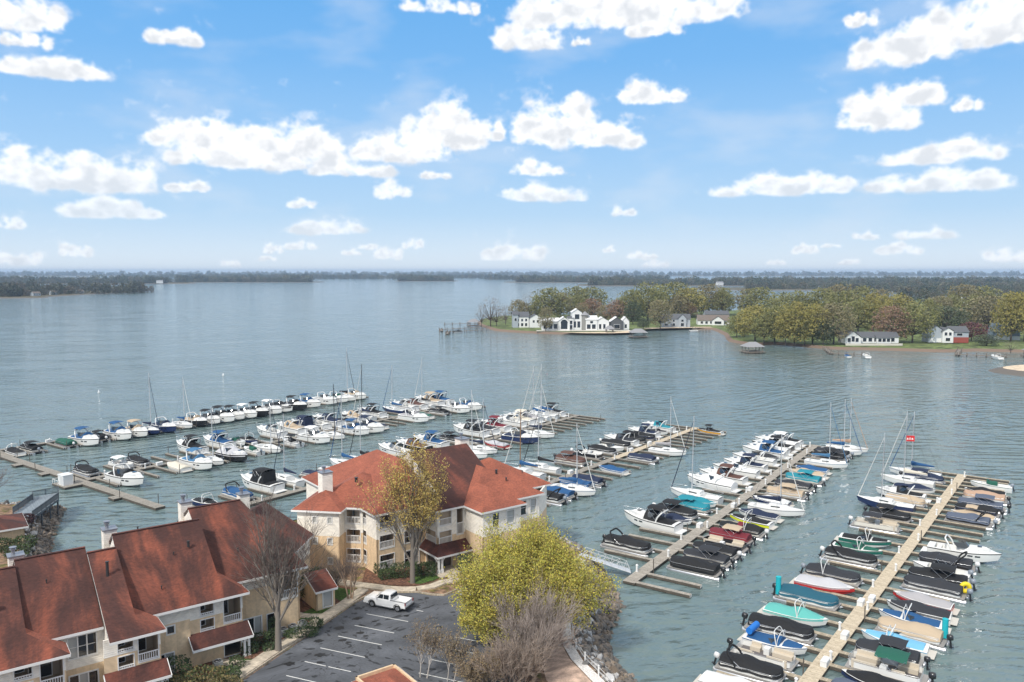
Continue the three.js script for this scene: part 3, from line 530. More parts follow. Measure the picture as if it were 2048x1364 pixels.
// ---------- docks ----------
function plankTex(base, dark, seed) { return tex(512, 512, (u, v) => { const i = Math.floor(u * 32), e = u * 32 - i, t = N2(i * 3.7 + seed, seed) * 0.16 + tileNoise(u, v, 40, 4, seed, 3) * 0.16 + tileNoise(u, v, 6, 6, seed + 9, 3) * 0.16; const st = sstep(0.28, 0.5, tileNoise(u, v, 9, 9, seed + 4, 3)) * 0.28, k = (1 + t - st) * (e < 0.07 || e > 0.93 ? 0.55 : 1); return base.map((c, q) => lerp(dark[q], c, clamp(k, 0, 1.25))); }, 1 / 4.5, 1 / 4.5); }
const deckGrey = new THREE.MeshStandardMaterial({ map: plankTex([160, 153, 142], [66, 60, 55], 3), roughness: 0.9 }), deckNew = new THREE.MeshStandardMaterial({ map: plankTex([198, 184, 160], [104, 88, 70], 8), roughness: 0.88 }), deckOld = new THREE.MeshStandardMaterial({ map: plankTex([146, 140, 130], [54, 50, 46], 14), roughness: 0.92 });
const deckFinger = new THREE.MeshStandardMaterial({ map: plankTex([172, 160, 140], [92, 80, 66], 21), roughness: 0.9 });
const beamMat = new THREE.MeshStandardMaterial({ map: tex(256, 128, (u, v) => { const k = 84 + 34 * tileNoise(u, v, 4, 22, 5, 4) + 18 * tileNoise(u, v, 20, 20, 8, 2); return [k, k * 0.93, k * 0.84]; }, 1 / 3, 1 / 1.5), roughness: 0.95 });
const floatMat = mat(0.035, 0.036, 0.037, 0.8), floatWhite = mat(0.42, 0.43, 0.42, 0.8), pileMat = mat(0.10, 0.085, 0.07, 0.9), whitePlastic = mat(0.72, 0.72, 0.71, 0.45), plankSide = beamMat;
// walkway piece: local x along, centred in z, top at 0.5
function walkGeo(len, w) { return box(len, 0.06, w, len / 2, 0.47, 0); }
function beamGeo(len, w, h = 0.3) { return merge([box(len - 0.02, h, 0.07, len / 2, 0.438 - h / 2, w / 2 - 0.05), box(len - 0.02, h, 0.07, len / 2, 0.438 - h / 2, -w / 2 + 0.05), box(0.07, h - 0.02, w - 0.2, 0.08, 0.43 - h / 2, 0), box(0.07, h - 0.02, w - 0.2, len - 0.08, 0.43 - h / 2, 0)]); }
const fingerDeckGeo = {}, fingerBeamGeo = {};
function floatsGeo(len, w, every) { const l = []; for (let x = every / 2; x < len; x += every) l.push(box(Math.min(1.3, every * 0.6), 0.4, w - 0.25, x, 0.02, 0)); return merge(l); }
const pileGeo = rod(V(0, -2, 0), V(0, 1.0, 0), 0.1, 0.1, 8), pileTall = rod(V(0, -2, 0), V(0, 2.1, 0), 0.07, 0.07, 7);
const pedGeo = merge([box(0.22, 0.95, 0.22, 0, 0.97, 0), box(0.3, 0.1, 0.3, 0, 0.55, 0)]), pedTop = new THREE.ConeGeometry(0.22, 0.2, 8).translate(0, 1.55, 0), boxGeo = merge([box(1.3, 0.62, 0.68, 0, 0.83, 0)]), boxLid = loft([[-0.7, 0], [-0.68, 0.08], [0.68, 0.08], [0.7, 0]].map(([x, h]) => [[x, 1.14, -0.37], [x, 1.14 + h, -0.3], [x, 1.14 + h * 1.3, 0], [x, 1.14 + h, 0.3], [x, 1.14, 0.37]]), 0.3, '');
const dockObjs = {};
for (const k in DOCKS) {
  const D = DOCKS[k], len = D.s1 - D.s0, n0 = dockN(k, D.s0), n1 = dockN(k, D.s1), ang = TURN_S - Math.atan2(n1 - n0, len);
  const o = thing('floating_dock', `${{ E: 'pale new timber', D: 'grey weathered timber', C: 'part renewed timber', B: 'old grey timber', A2: 'old timber', A: 'outer old timber' }[k]} floating dock with finger piers, the ${D.word === 'gangway dock' ? 'dock with the gangway' : D.word}`, 'dock', mx(D.s0, n0), 0, mz(D.s0, n0), ang, 'floating docks of the marina'); dockObjs[k] = o;
  const mDeck = k === 'E' ? deckNew : k === 'D' ? deckGrey : deckOld;
  // decking laid in sections
  const secs = Math.round(len / 12); for (let i = 0; i < secs; i++) { const m = part(o, 'deck_section', geo('walk' + k, () => walkGeo(len / secs - 0.04, D.w)), k === 'C' && i > secs * 0.45 ? deckNew : mDeck); m.position.x = i * len / secs; m.position.y = (i % 2) * 0.004; }
  part(o, 'side_beam', beamGeo(len, D.w), beamMat); part(o, 'float_drum', floatsGeo(len, D.w, 3), floatMat);
  // fingers lie between neighbouring boats, and in empty berths
  for (const side of ['L', 'R']) {
    const sg = side === 'R' ? 1 : -1, ss = boatRows.filter((b) => b.dock === k && b.side === side).map((b) => b.s).sort((a, b) => a - b), fs = [];
    if (!ss.length) continue;
    const lo = k === 'D' && side === 'R' ? 95.6 : Math.max(D.s0 + 0.6, ss[0] - 2.3); fs.push(lo);
    const all = [lo - 2, ...ss, D.s1 + (ss[ss.length - 1] < D.s1 - 3 ? 2 : 0)];
    for (let i = 1; i < all.length - 1; i++) { const a = all[i], b = all[i + 1], gap = b - a, c = Math.max(1, Math.round(gap / 3.8)); for (let j = 0; j < c; j++) { const f = a + (j + 0.5) * gap / c; if (i < all.length - 2 || f < D.s1 - 0.4) fs.push(f); } }
    if (k === 'D' && side === 'R') fs.push(99.4);
    fs.push(D.s1 - 0.4);
    fs.sort((a, b) => a - b);
    fs.forEach((f, i) => {
      if (i && f - fs[i - 1] < 1.5) return;
      const fl = D.fl, x = f - D.s0, m = part(o, 'finger_pier', geo('fin' + fl, () => walkGeo(fl, 0.66)), k === 'E' ? deckFinger : mDeck);
      m.position.set(x, -0.01, sg * D.w / 2); m.rotation.y = sg > 0 ? -Math.PI / 2 : Math.PI / 2;
      part(m, 'finger_beam', geo('finB' + fl, () => beamGeo(fl, 0.66, 0.36)), beamMat); part(m, 'finger_float', geo('finF' + fl, () => floatsGeo(fl, 0.66, 2)), floatMat);
      const tip = part(m, 'finger_bumper', geo('finTip', () => merge([box(0.06, 0.3, 0.1, 0, 0.3, 0.2), box(0.06, 0.3, 0.1, 0, 0.3, -0.2)])), whitePlastic); tip.position.x = fl + 0.01;
      if (i % 3 === 0 && 'ABA2'.includes(k)) { const p = part(o, 'mooring_pile', pileTall, pileMat); p.position.set(x + 0.55, 0, sg * (D.w / 2 + fl)); }
    });
  }
  for (let s = D.s0 + 6; s < D.s1; s += 18) { const p = part(o, 'mooring_pile', pileTall, pileMat); p.position.set(s - D.s0, 0, (s / 18 | 0) % 2 ? D.w / 2 + 0.12 : -D.w / 2 - 0.12); }
  // power pedestals and lockers stand on the dock: things of their own
  let cnt = 0; const places = []; for (let s = D.s0 + 4; s < D.s1 - 1; s += 8.2) places.push([s, (places.length % 2 ? 1 : -1)]);
  for (const [s, sg] of places) {
    const n = dockN(k, s) + sg * (D.w / 2 - 0.25), p = thing('power_pedestal', `white power pedestal, ${ORD[places.length - 1 - cnt]} from lake end of ${D.word}`, 'pedestal', mx(s, n), 0, mz(s, n), TURN_S, 'power pedestals on the docks'); cnt++;
    part(p, 'post', pedGeo, whitePlastic); part(p, 'cap', pedTop, whitePlastic);
  }
}
const LOCK = [['E', 87, 1], ['E', 95, 1], ['E', 106, -1], ['E', 108, 1], ['E', 163, -1], ['D', 123, -1], ['D', 137.5, 1], ['D', 150, -1], ['C', 176, -1], ['C', 166.5, -1], ['C', 140, -1], ['B', 101.5, -1], ['B', 152, 1], ['A', 88, 1], ['A2', 92, 1], ['A2', 117, -1]];
{ const cnt = {}; for (const [k, s, sg] of LOCK) { const n = dockN(k, s) + sg * (DOCKS[k].w / 2 - 0.42), D = DOCKS[k]; cnt[k] = (cnt[k] ?? 0) + 1; const o = thing('dock_locker', `white dock locker box on ${D.side[sg > 0 ? 'R' : 'L']} edge of ${D.word}, ${ORD[cnt[k] - 1]} from shore`, 'locker', mx(s, n), 0, mz(s, n), TURN_S, 'white dock lockers'); part(o, 'locker_body', boxGeo, whitePlastic); part(o, 'lid', boxLid, whitePlastic); } }
// connecting walkway along the heads of the left docks
{
  const s = 75.2, n0 = -214, n1 = -136, len = n1 - n0, o = thing('connecting_walkway', 'long weathered floating walkway joining the heads of the left docks', 'dock', mx(s, n0), 0, mz(s, n0), Math.atan2(-0.6, 0.8));
  for (let i = 0; i < 7; i++) { const m = part(o, 'deck_section', geo('walkW', () => walkGeo(len / 7 - 0.04, 1.9)), deckOld); m.position.x = i * len / 7; m.position.y = 0.006 + (i % 2) * 0.004; }
  part(o, 'side_beam', beamGeo(len, 1.9, 0.4), beamMat); part(o, 'float_drum', floatsGeo(len, 1.9, 3), floatMat);
  for (const x of [21, 34, 64]) { const m = part(o, 'side_platform', geo('wplat', () => walkGeo(2.2, 1.6)), deckOld); m.position.set(x, -0.02, 1.75); part(m, 'side_beam', geo('wplatb', () => beamGeo(2.2, 1.6, 0.3)), beamMat); }
  const pl = part(o, 'kiosk_platform', walkGeo(5.6, 3.4), deckOld); pl.position.set(45, -0.02, 2.65); part(pl, 'side_beam', beamGeo(5.6, 3.4), beamMat); part(pl, 'float_drum', floatsGeo(5.6, 3.2, 2), floatMat);
  part(pl, 'guard_rail', merge([rod(V(0.1, 1.4, 1.6), V(2.2, 1.4, 1.6), 0.05), ...[0.1, 1.1, 2.2].map((x) => rod(V(x, 0.5, 1.6), V(x, 1.45, 1.6), 0.05)), rod(V(0.1, 1.4, 1.6), V(0.1, 1.4, 0), 0.05)]), whitePlastic);
  const kx = mx(s - 3.0, n0 + 48), kz = mz(s - 3.0, n0 + 48), k = thing('pump_kiosk', 'white pump-out cabinet on a platform beside the connecting walkway', 'cabinet', kx, 0.48, kz, TURN_S);
  part(k, 'cabinet', box(1.9, 2.0, 2.3, 0, 1.0, 0), whitePlastic); part(k, 'roof', box(2.1, 0.1, 2.5, 0, 2.05, 0), whitePlastic); part(k, 'door', box(0.03, 1.7, 0.9, -0.965, 0.95, 0.3), mat(0.6, 0.6, 0.6, 0.5));
  for (let i = 0; i < 9; i++) { const p = part(o, 'mooring_pile', pileTall, pileMat); p.position.set(3 + i * 9, 0, i % 2 ? 1.3 : -1.3); }
}

// ---------- near shore: ground, banks, car park, paths ----------
const YL = 2.7;
function noiseTex(S, base, spread, freq, metres, seed, extra) { return tex(S, S, (u, v) => { const t = tileNoise(u, v, freq, freq, seed, 5), q = tileNoise(u, v, freq * 6, freq * 6, seed + 3, 3); const k = 1 + spread * t * 1.6 + spread * q; const c = base.map((x) => x * k); return extra ? extra(c, u, v) : c; }, 1 / metres, 1 / metres); }
const mulchMat = new THREE.MeshStandardMaterial({ map: noiseTex(512, [104, 74, 58], 0.42, 14, 7, 3), roughness: 1 });
const soilMat = new THREE.MeshStandardMaterial({ map: noiseTex(512, [124, 100, 80], 0.32, 9, 11, 13, (c, u, v) => { const g = sstep(0.05, 0.4, tileNoise(u, v, 5, 5, 31, 3)); return [lerp(c[0], c[0] * 0.8, g), lerp(c[1], c[1] * 0.92, g), lerp(c[2], c[2] * 0.62, g)]; }), roughness: 1 });
const grassMat = new THREE.MeshStandardMaterial({ map: noiseTex(512, [64, 88, 34], 0.34, 16, 6, 23), roughness: 1 });
const concreteMat = new THREE.MeshStandardMaterial({ map: noiseTex(512, [188, 176, 158], 0.13, 6, 5, 33), roughness: 0.9 });
const pathMat = new THREE.MeshStandardMaterial({ map: noiseTex(512, [190, 164, 146], 0.16, 5, 8, 37), roughness: 0.95 });
const asphaltMat = new THREE.MeshStandardMaterial({ map: tex(1024, 1024, (u, v) => { const a = tileNoise(u, v, 60, 60, 43, 3), b = tileNoise(u, v, 4, 4, 47, 4), c = tileNoise(u, v, 14, 14, 53, 3), k = 88 * (1 + 0.12 * a + 0.24 * b), st = sstep(0.3, 0.42, c) * 0.45, cr = Math.abs(tileNoise(u, v, 5, 5, 59, 3)) < 0.008 ? 0.35 : 0; const m = k * (1 - st - cr); return [m * 0.97, m * 1.0, m * 1.06]; }, 1 / 24, 1 / 24), roughness: 0.85 });
const paintWhite = new THREE.MeshStandardMaterial({ map: noiseTex(128, [214, 214, 210], 0.2, 12, 2, 61), roughness: 0.8 }), curbMat = new THREE.MeshStandardMaterial({ map: noiseTex(256, [172, 160, 142], 0.18, 9, 3, 67), roughness: 0.9 });
function sheet(pts, y, holes) { const sh = new THREE.Shape(pts.map(([x, z]) => new THREE.Vector2(x, -z))); const g = new THREE.ShapeGeometry(sh); g.rotateX(-Math.PI / 2); g.translate(0, y, 0); const p = g.attributes.position, uv = g.attributes.uv; for (let i = 0; i < p.count; i++) uv.setXY(i, p.getX(i), p.getZ(i)); return g; }
const ab2 = (a, b) => [bx_(a, b), bz_(a, b)];
// shoreline: top of bank and water line, from the right frame edge round behind the buildings to the far left
const TOP = [[14, -62], [11.4, -70], [9.4, -75.8], [7.8, -79.8], [6.9, -83.7], [7.1, -88.6], [8.7, -95.6], [9.6, -101.2], [9.9, -109.4], [8.0, -117], [2, -125], [-8, -131], [-20, -132], [-34, -129], ab2(40, -120), ab2(33, -110), ab2(22, -107), ab2(13, -107), ab2(9.5, -118), ab2(10.4, -131.4), ab2(11.8, -144.7), ab2(13.6, -152), ab2(15, -158), ab2(11, -162.5), ab2(0, -166), ab2(-60, -170)];
const WAT = [[19, -62], [15.2, -73], [12.5, -80.7], [11.0, -84.3], [10.7, -89.1], [12.1, -94.3], [13.8, -100.2], [13.5, -105.9], [12.6, -114], [10.8, -121], [4, -129], [-8, -135], [-21, -136], [-36, -133], ab2(40, -125), ab2(33, -114), ab2(22, -111), ab2(16.5, -111), ab2(13.8, -122), ab2(14.4, -137.3), ab2(15.6, -143.5), ab2(17.9, -154.6), ab2(19.9, -162.8), ab2(12, -168), ab2(0, -171), ab2(-60, -175)];
{
  const land = [...TOP, [-260, -140], [-260, 40], [40, 40], [40, -50]]; structure('shore_ground', sheet(land, YL - 0.05), soilMat, 'brown earth and leaf litter of the near shore');
  const dense = (P) => { const c = new THREE.CatmullRomCurve3(P.map(([x, z]) => V(x, 0, z)), false, 'catmullrom', 0.25); return c.getPoints(P.length * 6); };
  const T = dense(TOP), Wt = dense(WAT), rows = T.map((t, i) => { const w = Wt[i], o = []; for (let j = 0; j <= 5; j++) { const u = j / 5; o.push([lerp(t.x, w.x, u) + N2(i * 0.5, j) * 0.12, lerp(YL - 0.06, -0.15, u) + (j > 0 && j < 5 ? N2(i * 0.7, j * 2) * 0.12 : 0), lerp(t.z, w.z, u)]); } o.push([lerp(t.x, w.x, 1.5), -1.6, lerp(t.z, w.z, 1.5)]); return o; });
  const bankG = loft(rows, 1.2);
  const rockMats = [[0.20, 0.16, 0.12], [0.25, 0.205, 0.165], [0.15, 0.135, 0.12], [0.30, 0.29, 0.28], [0.19, 0.185, 0.18]].map((c) => mat(...c, 0.95)), pale = mat(0.46, 0.45, 0.44, 0.95);
  const rockG = [0, 1, 2, 3].map((k) => { const g = new THREE.IcosahedronGeometry(1, 1), p = g.attributes.position; for (let i = 0; i < p.count; i++) { const x = p.getX(i), y = p.getY(i), z = p.getZ(i), n = 1 + 0.35 * N3(x * 1.3 + k * 9, y * 1.3, z * 1.3); p.setXYZ(i, x * n * 1.15, y * n * 0.72, z * n * 0.9); } g.computeVertexNormals(); return g; });
  for (const [name, i0, i1, label] of [['riprap_bank', 0, 62, 'bank of brown and grey riprap rock below the shore path'], ['riprap_bank', 62, 105, 'rock bank hidden behind the apartment buildings'], ['riprap_bank', 105, T.length - 1, 'rock bank below the grey timber deck']]) {
    const sub = loft(rows.slice(i0, i1 + 1), 1.2), b = structure(name, sub, mat(0.12, 0.10, 0.085, 1), label), im = [[], [], [], []]; let big = 0;
    const tot = name === 'riprap_bank' && i0 === 62 ? 500 : 3400;
    for (let q = 0; q < tot; q++) {
      const f = lerp(i0, i1, R()), i = Math.floor(f), j = R() * 1.12, r = rows[Math.min(i, rows.length - 2)], t = r[0], w = r[5], s = Math.min(0.62, 0.16 + 0.3 * R() * R() + 0.12 * j * R() + (R() < 0.1 ? 0.22 : 0));
      const x = lerp(t[0], w[0], j) + rr(-0.4, 0.4), y = lerp(t[1], w[1], j) + s * 0.25, z = lerp(t[2], w[2], j) + rr(-0.4, 0.4);
      const m = new THREE.Matrix4().compose(V(x, y, z), new THREE.Quaternion().setFromEuler(new THREE.Euler(rr(0, 6), rr(0, 6), rr(0, 6))), V(s, s * rr(0.7, 1), s));
      const seen = i0 !== 62 && s > 0.36 && big < 270, vis = i0 !== 0 || (z < -74 && z > -112);
      if (seen && vis) { big++; const k = part(b, 'rock', rockG[ri(0, 3)], j < 0.5 && R() < 0.3 ? pale : rockMats[j > 0.55 ? ri(0, 2) : ri(0, 4)]); k.applyMatrix4(m); }
      else im[ri(0, 3)].push([m, j]);
    }
    im.forEach((list, k) => { if (!list.length) return; const I = new THREE.InstancedMesh(rockG[k], mat(1, 1, 1, 0.95), list.length); I.name = 'small_rock'; I.userData.kind = 'stuff'; list.forEach(([m, j], q) => { I.setMatrixAt(q, m); const c = j < 0.45 && R() < 0.3 ? [0.44, 0.43, 0.42] : [[0.19, 0.15, 0.115], [0.25, 0.205, 0.165], [0.13, 0.12, 0.11], [0.21, 0.205, 0.20]][j > 0.6 ? ri(0, 2) : ri(0, 3)]; const kk = rr(0.75, 1.25); I.setColorAt(q, lin(...c.map((v) => v * kk))); }); b.add(I); });
  }
}
const LOT = [[-37, -50], [-33.2, -60], [-26.6, -75.9], [-23.9, -82.5], [-21.2, -89.2], [-19.0, -94.6], [-17.4, -97.0], [-14.6, -97.5], [-12, -97.6], [-10.3, -96.8], [-8.4, -96.6], [-7.2, -97.8], [-5, -100.6], [0.6, -100.2], [3.4, -94], [3.6, -84], [1.5, -76], [-3, -56]];
structure('parking_lot', sheet(LOT, YL), asphaltMat, 'dark asphalt parking lot with white bay lines and oil stains');
// bay lines: each a painted strip, square to the kerb
const curbDir = V(-26.6 + 19.0, 0, -75.9 + 94.6).normalize(), lineDir = V(-curbDir.z, 0, curbDir.x).multiplyScalar(-1); if (lineDir.x < 0) lineDir.negate();
{
  const lineG = (len) => { const g = new THREE.PlaneGeometry(len, 0.11); g.rotateX(-Math.PI / 2); g.translate(len / 2, 0, 0); return g; }, turn = Math.atan2(-lineDir.z, lineDir.x);
  const at = (x, z, len, w) => { const m = structure('bay_line', lineG(len), paintWhite, w); m.position.set(x, YL + 0.005, z); m.rotation.y = turn; };
  let i = 0; for (const [x, z, len] of [[-17.2, -91.4, 5.6], [-18.0, -88.3, 5.2], [-19.3, -85.6, 5.6], [-20.6, -82.8, 5.6], [-21.5, -79.8, 2.6], [-18.8, -78.7, 2.7], [-22.6, -76.9, 5.4], [-23.6, -74.2, 5.4], [-24.7, -71.4, 5.4]]) { at(x, z, len, 'white painted parking bay line beside the kerb'); }
  for (const [x, z, len] of [[-6.4, -85.4, 3.2], [-7.1, -82.8, 3.4], [-8.4, -80.2, 5.2], [-9.4, -77.4, 5.2], [-5.2, -88.2, 4], [-11.4, -92.4, 0.9]]) at(x, z, len, 'white painted parking bay line across the lot');
  const stain = mat(0.012, 0.012, 0.013, 0.55); const sg = (r) => { const pts = []; for (let k = 0; k < 14; k++) { const a = k / 14 * 6.283, q = r * (1 + 0.35 * N2(Math.cos(a) * 1.2 + r * 9, Math.sin(a) * 1.2)); pts.push([Math.cos(a) * q * 1.5, Math.sin(a) * q]); } return sheet(pts, 0); };
  for (const [x, z, r] of [[-18.1, -90.1, 0.35], [-19.6, -87.6, 0.42], [-17.0, -86.4, 0.3], [-16.2, -85.6, 0.22], [-18.6, -84.6, 0.3], [-17.8, -84.1, 0.22], [-21.2, -84.4, 0.35], [-20.2, -81.2, 0.4], [-19.9, -79.6, 0.25], [-22.9, -79.3, 0.4], [-15.9, -89.3, 0.2], [-12.4, -90.8, 0.25]]) { const m = structure('oil_stain', sg(r), stain, 'dark oil stain on the asphalt'); m.position.set(x, YL + 0.009, z); }
}
// pavement slabs along the kerb
function slabWalk(name, label, pts, w, panel = 1.6, h = 0.13) {
  const o = new THREE.Group(); o.name = numbered(name); o.userData = { kind: 'structure', label }; scene.add(o);
  const c = new THREE.CatmullRomCurve3(pts.map(([x, z]) => V(x, 0, z)), false, 'catmullrom', 0.1), L = c.getLength(), n = Math.round(L / panel);
  for (let i = 0; i < n; i++) { const a = c.getPointAt(i / n), b = c.getPointAt((i + 1) / n), ta = c.getTangentAt(i / n), tb = c.getTangentAt((i + 1) / n), e = 0.012; const q = (p, t, k, s) => [p.x + t.z * w / 2 * k + t.x * s, p.z - t.x * w / 2 * k + t.z * s];
    const P = [q(a, ta, 1, e), q(b, tb, 1, -e), q(b, tb, -1, -e), q(a, ta, -1, e)], y = YL + h + N2(i * 1.7, L) * 0.006; const top = P.map(([x, z]) => V(x, y, z)), bot = P.map(([x, z]) => V(x, YL - 0.1, z)); const gs = [poly(top, false, V(1, 0, 0))]; if (gs[0].attributes.normal.getY(0) < 0) gs[0] = poly(top, true, V(1, 0, 0)); for (let k = 0; k < 4; k++) { const m = (k + 1) % 4; gs.push(poly([top[k], top[m], bot[m], bot[k]])); } part(o, 'paving_slab', merge(gs), concreteMat); }
  return o;
}
const curb0 = [[-38.2, -50.4], [-34.4, -60.4], [-27.7, -76.4], [-25.0, -83.0], [-22.3, -89.6], [-20.2, -94.6], [-18.9, -98.6]];
slabWalk('sidewalk', 'pale concrete sidewalk along the parking kerb', curb0, 1.45);
slabWalk('sidewalk', 'pale concrete sidewalk curving past the shrubs', [[-23.5, -101.5], [-20.5, -100.3], [-17.6, -99.4], [-14.6, -98.5], [-12.2, -98.6]], 1.45);
slabWalk('sidewalk', 'concrete ramp walk below the porch', [[-12.1, -98.8], [-10.4, -99.4], [-8.6, -101.4], [-5.4, -102.0], [-1.4, -102.4]], 1.3, 1.9);
slabWalk('entry_path', 'short concrete path up to the white porch columns', [[-7.4, -101.6], [-8.6, -104.8]], 1.3, 1.6);
slabWalk('entry_path', 'concrete path from the kerb to the front townhouse porch', [ab2(27.0, -78.8), ab2(25.0, -80.3), ab2(23.4, -82.0)], 1.35, 1.3, 0.09);
slabWalk('entry_path', 'concrete path between the shrub beds by the bare tree', [ab2(37.6, -85.2), ab2(34.8, -87.2), ab2(33.6, -90)], 1.2, 1.4, 0.09);
{ // kerb
  const c = new THREE.CatmullRomCurve3([[-37.3, -50.1], [-33.5, -60.1], [-26.85, -76.05], [-24.15, -82.65], [-21.45, -89.3], [-19.3, -94.5], [-17.6, -97.35], [-14.6, -97.75], [-12, -97.85], [-10.1, -97.05], [-8.5, -96.85], [-7.45, -98], [-5.2, -100.85], [0.7, -100.5]].map(([x, z]) => V(x, 0, z)), false, 'catmullrom', 0.1);
  const rows = []; for (let i = 0; i <= 160; i++) { const p = c.getPointAt(i / 160), t = c.getTangentAt(i / 160), nx = t.z, nz = -t.x; rows.push([[p.x + nx * 0.09, YL - 0.1, p.z + nz * 0.09], [p.x + nx * 0.08, YL + 0.125, p.z + nz * 0.08], [p.x - nx * 0.1, YL + 0.14, p.z - nz * 0.1], [p.x - nx * 0.1, YL - 0.1, p.z - nz * 0.1]]); } structure('kerb', loft(rows, 0.5), curbMat, 'concrete kerb edging the parking lot');
}
structure('mulch_bed', sheet([[-28.6, -76], [-26, -82.7], [-23.2, -89.2], [-21.2, -94], [-20, -98.6], [-24.5, -101], [-30, -95], [-34, -84], [-36, -76]], YL + 0.03), mulchMat, 'brown pine straw bed along the townhouses');
structure('mulch_bed', sheet([[-19.5, -101.1], [-15, -99.8], [-11.8, -99.9], [-9.6, -102.4], [-7.9, -103], [-7.6, -106.5], [-20, -106.5]], YL + 0.03), mulchMat, 'brown mulch bed under the shrubs of the apartment building');
structure('lawn', sheet([[-20.9, -94.9], [-19.6, -98.1], [-22.6, -99.4], [-22.4, -96.4]], YL + 0.045), grassMat, 'small green lawn strip beside the sidewalk');
structure('lawn', sheet([[-22.6, -90.6], [-21.4, -93.6], [-23.4, -93.8], [-25.4, -90.6], [-24.6, -89.2]], YL + 0.045), grassMat, 'green lawn patch at the bend of the kerb');
structure('lawn', sheet([[-28.2, -77.4], [-27.0, -80.2], [-28.6, -80.4], [-30.2, -78.4]], YL + 0.045), grassMat, 'green lawn patch by the entry path');
structure('lawn', sheet([[-11.9, -100.3], [-10.2, -101.6], [-9.2, -103.2], [-12.6, -103.2], [-13.6, -101]], YL + 0.045), grassMat, 'green lawn patch before the porch');
structure('shore_path', sheet([[12.2, -62], [9.6, -70], [7.9, -75.8], [6.2, -80.2], [5.4, -84], [5.6, -88.8], [7.0, -95.8], [7.9, -101.4], [8.2, -108.6], [9.6, -110.6], [10.0, -108.8], [9.2, -101.2], [8.3, -95.6], [6.75, -88.6], [6.55, -83.8], [7.4, -79.9], [9.1, -75.9], [11.1, -70], [13.6, -62]], YL + 0.01), new THREE.MeshStandardMaterial({ map: noiseTex(256, [222, 218, 214], 0.16, 14, 3, 71), roughness: 1 }), 'strip of white gravel along the top of the rock bank');
structure('shore_path', sheet([[9.0, -62], [5.6, -70], [3.4, -76], [2.6, -84], [3.8, -89], [5.5, -88.6], [5.3, -84], [6.0, -80.4], [7.8, -75.8], [9.5, -70], [12.1, -62]], YL + 0.004), pathMat, 'pinkish concrete walking path by the shore');
{ // handrail along the path: posts and two rails
  const pts = [[13.4, -62.5], [11.0, -70], [9.05, -75.8], [7.5, -79.8], [6.7, -83.7], [6.9, -88.6]].map(([x, z]) => V(x, 0, z)), c = new THREE.CatmullRomCurve3(pts, false, 'catmullrom', 0.25), o = thing('path_railing', 'white post and cable railing along the shore path', 'railing', pts[2].x, YL, pts[2].z);
  const g0 = V(-pts[2].x, 0, -pts[2].z); for (let i = 0; i <= 9; i++) { const p = c.getPointAt(i / 9).add(g0); part(o, 'post', geo('pathpost', () => merge([box(0.14, 1.05, 0.14, 0, 0.52, 0), box(0.18, 0.05, 0.18, 0, 1.07, 0)])), whitePlastic).position.set(p.x, 0, p.z); }
  for (const y of [0.5, 0.92]) part(o, 'rail', pipe(c.getPoints(24).map((p) => p.clone().add(g0).setY(y)), 0.03, 5, 60), whitePlastic);
}
{ // aluminium gangway
  const A = V(9.7, 2.95, -110.6), Bp = V(16.8, 0.66, -110.2), d = Bp.clone().sub(A), L = d.length(), o = thing('gangway', 'aluminium truss gangway sloping from the rock bank to the dock', 'gangway', A.x, A.y, A.z); o.rotation.set(0, Math.atan2(-d.z, d.x), Math.asin(d.y / L), 'YXZ');
  const alu = phys(0.66, 0.67, 0.68, 0.45, { metalness: 0.4 }); part(o, 'walk_deck', box(L, 0.1, 1.25, L / 2, 0, 0), alu);
  for (const z of [-0.66, 0.66]) { const t = [rod(V(0.5, 1.05, z), V(L - 0.9, 1.05, z), 0.035), rod(V(0, 0.1, z), V(0.5, 1.05, z), 0.035), rod(V(L - 0.9, 1.05, z), V(L - 0.05, 0.1, z), 0.035), rod(V(0.2, 0.55, z), V(L - 0.5, 0.55, z), 0.02), rod(V(0, 0, z), V(L, 0, z), 0.06)]; for (let i = 0; i <= 6; i++) { const x = 0.5 + i * (L - 1.4) / 6; t.push(rod(V(x, 0, z), V(x, 1.05, z), 0.028)); if (i < 6) t.push(rod(V(x, i % 2 ? 1.05 : 0, z), V(x + (L - 1.4) / 6, i % 2 ? 0 : 1.05, z), 0.022)); } part(o, 'truss_rail', merge(t), alu); }
}

// ---------- tree library ----------
class Tubes {
  constructor() { this.p = []; this.n = []; this.i = []; }
  add(a, b, r0, r1, k = 5) {
    const d = b.clone().sub(a).normalize(), u = Math.abs(d.y) < 0.9 ? V(0, 1, 0).cross(d).normalize() : V(1, 0, 0).cross(d).normalize(), w = d.clone().cross(u), s = this.p.length / 3;
    for (let q = 0; q < 2; q++) for (let j = 0; j < k; j++) { const t = j / k * Math.PI * 2, c = Math.cos(t), e = Math.sin(t), x = u.x * c + w.x * e, y = u.y * c + w.y * e, z = u.z * c + w.z * e, P = q ? b : a, r = q ? r1 : r0; this.p.push(P.x + x * r, P.y + y * r, P.z + z * r); this.n.push(x, y, z); }
    for (let j = 0; j < k; j++) { const m = (j + 1) % k; this.i.push(s + j, s + m, s + k + j, s + m, s + k + m, s + k + j); }
  }
  geo() { const g = new THREE.BufferGeometry(); g.setAttribute('position', new THREE.Float32BufferAttribute(this.p, 3)); g.setAttribute('normal', new THREE.Float32BufferAttribute(this.n, 3)); g.setIndex(this.i); return g; }
}
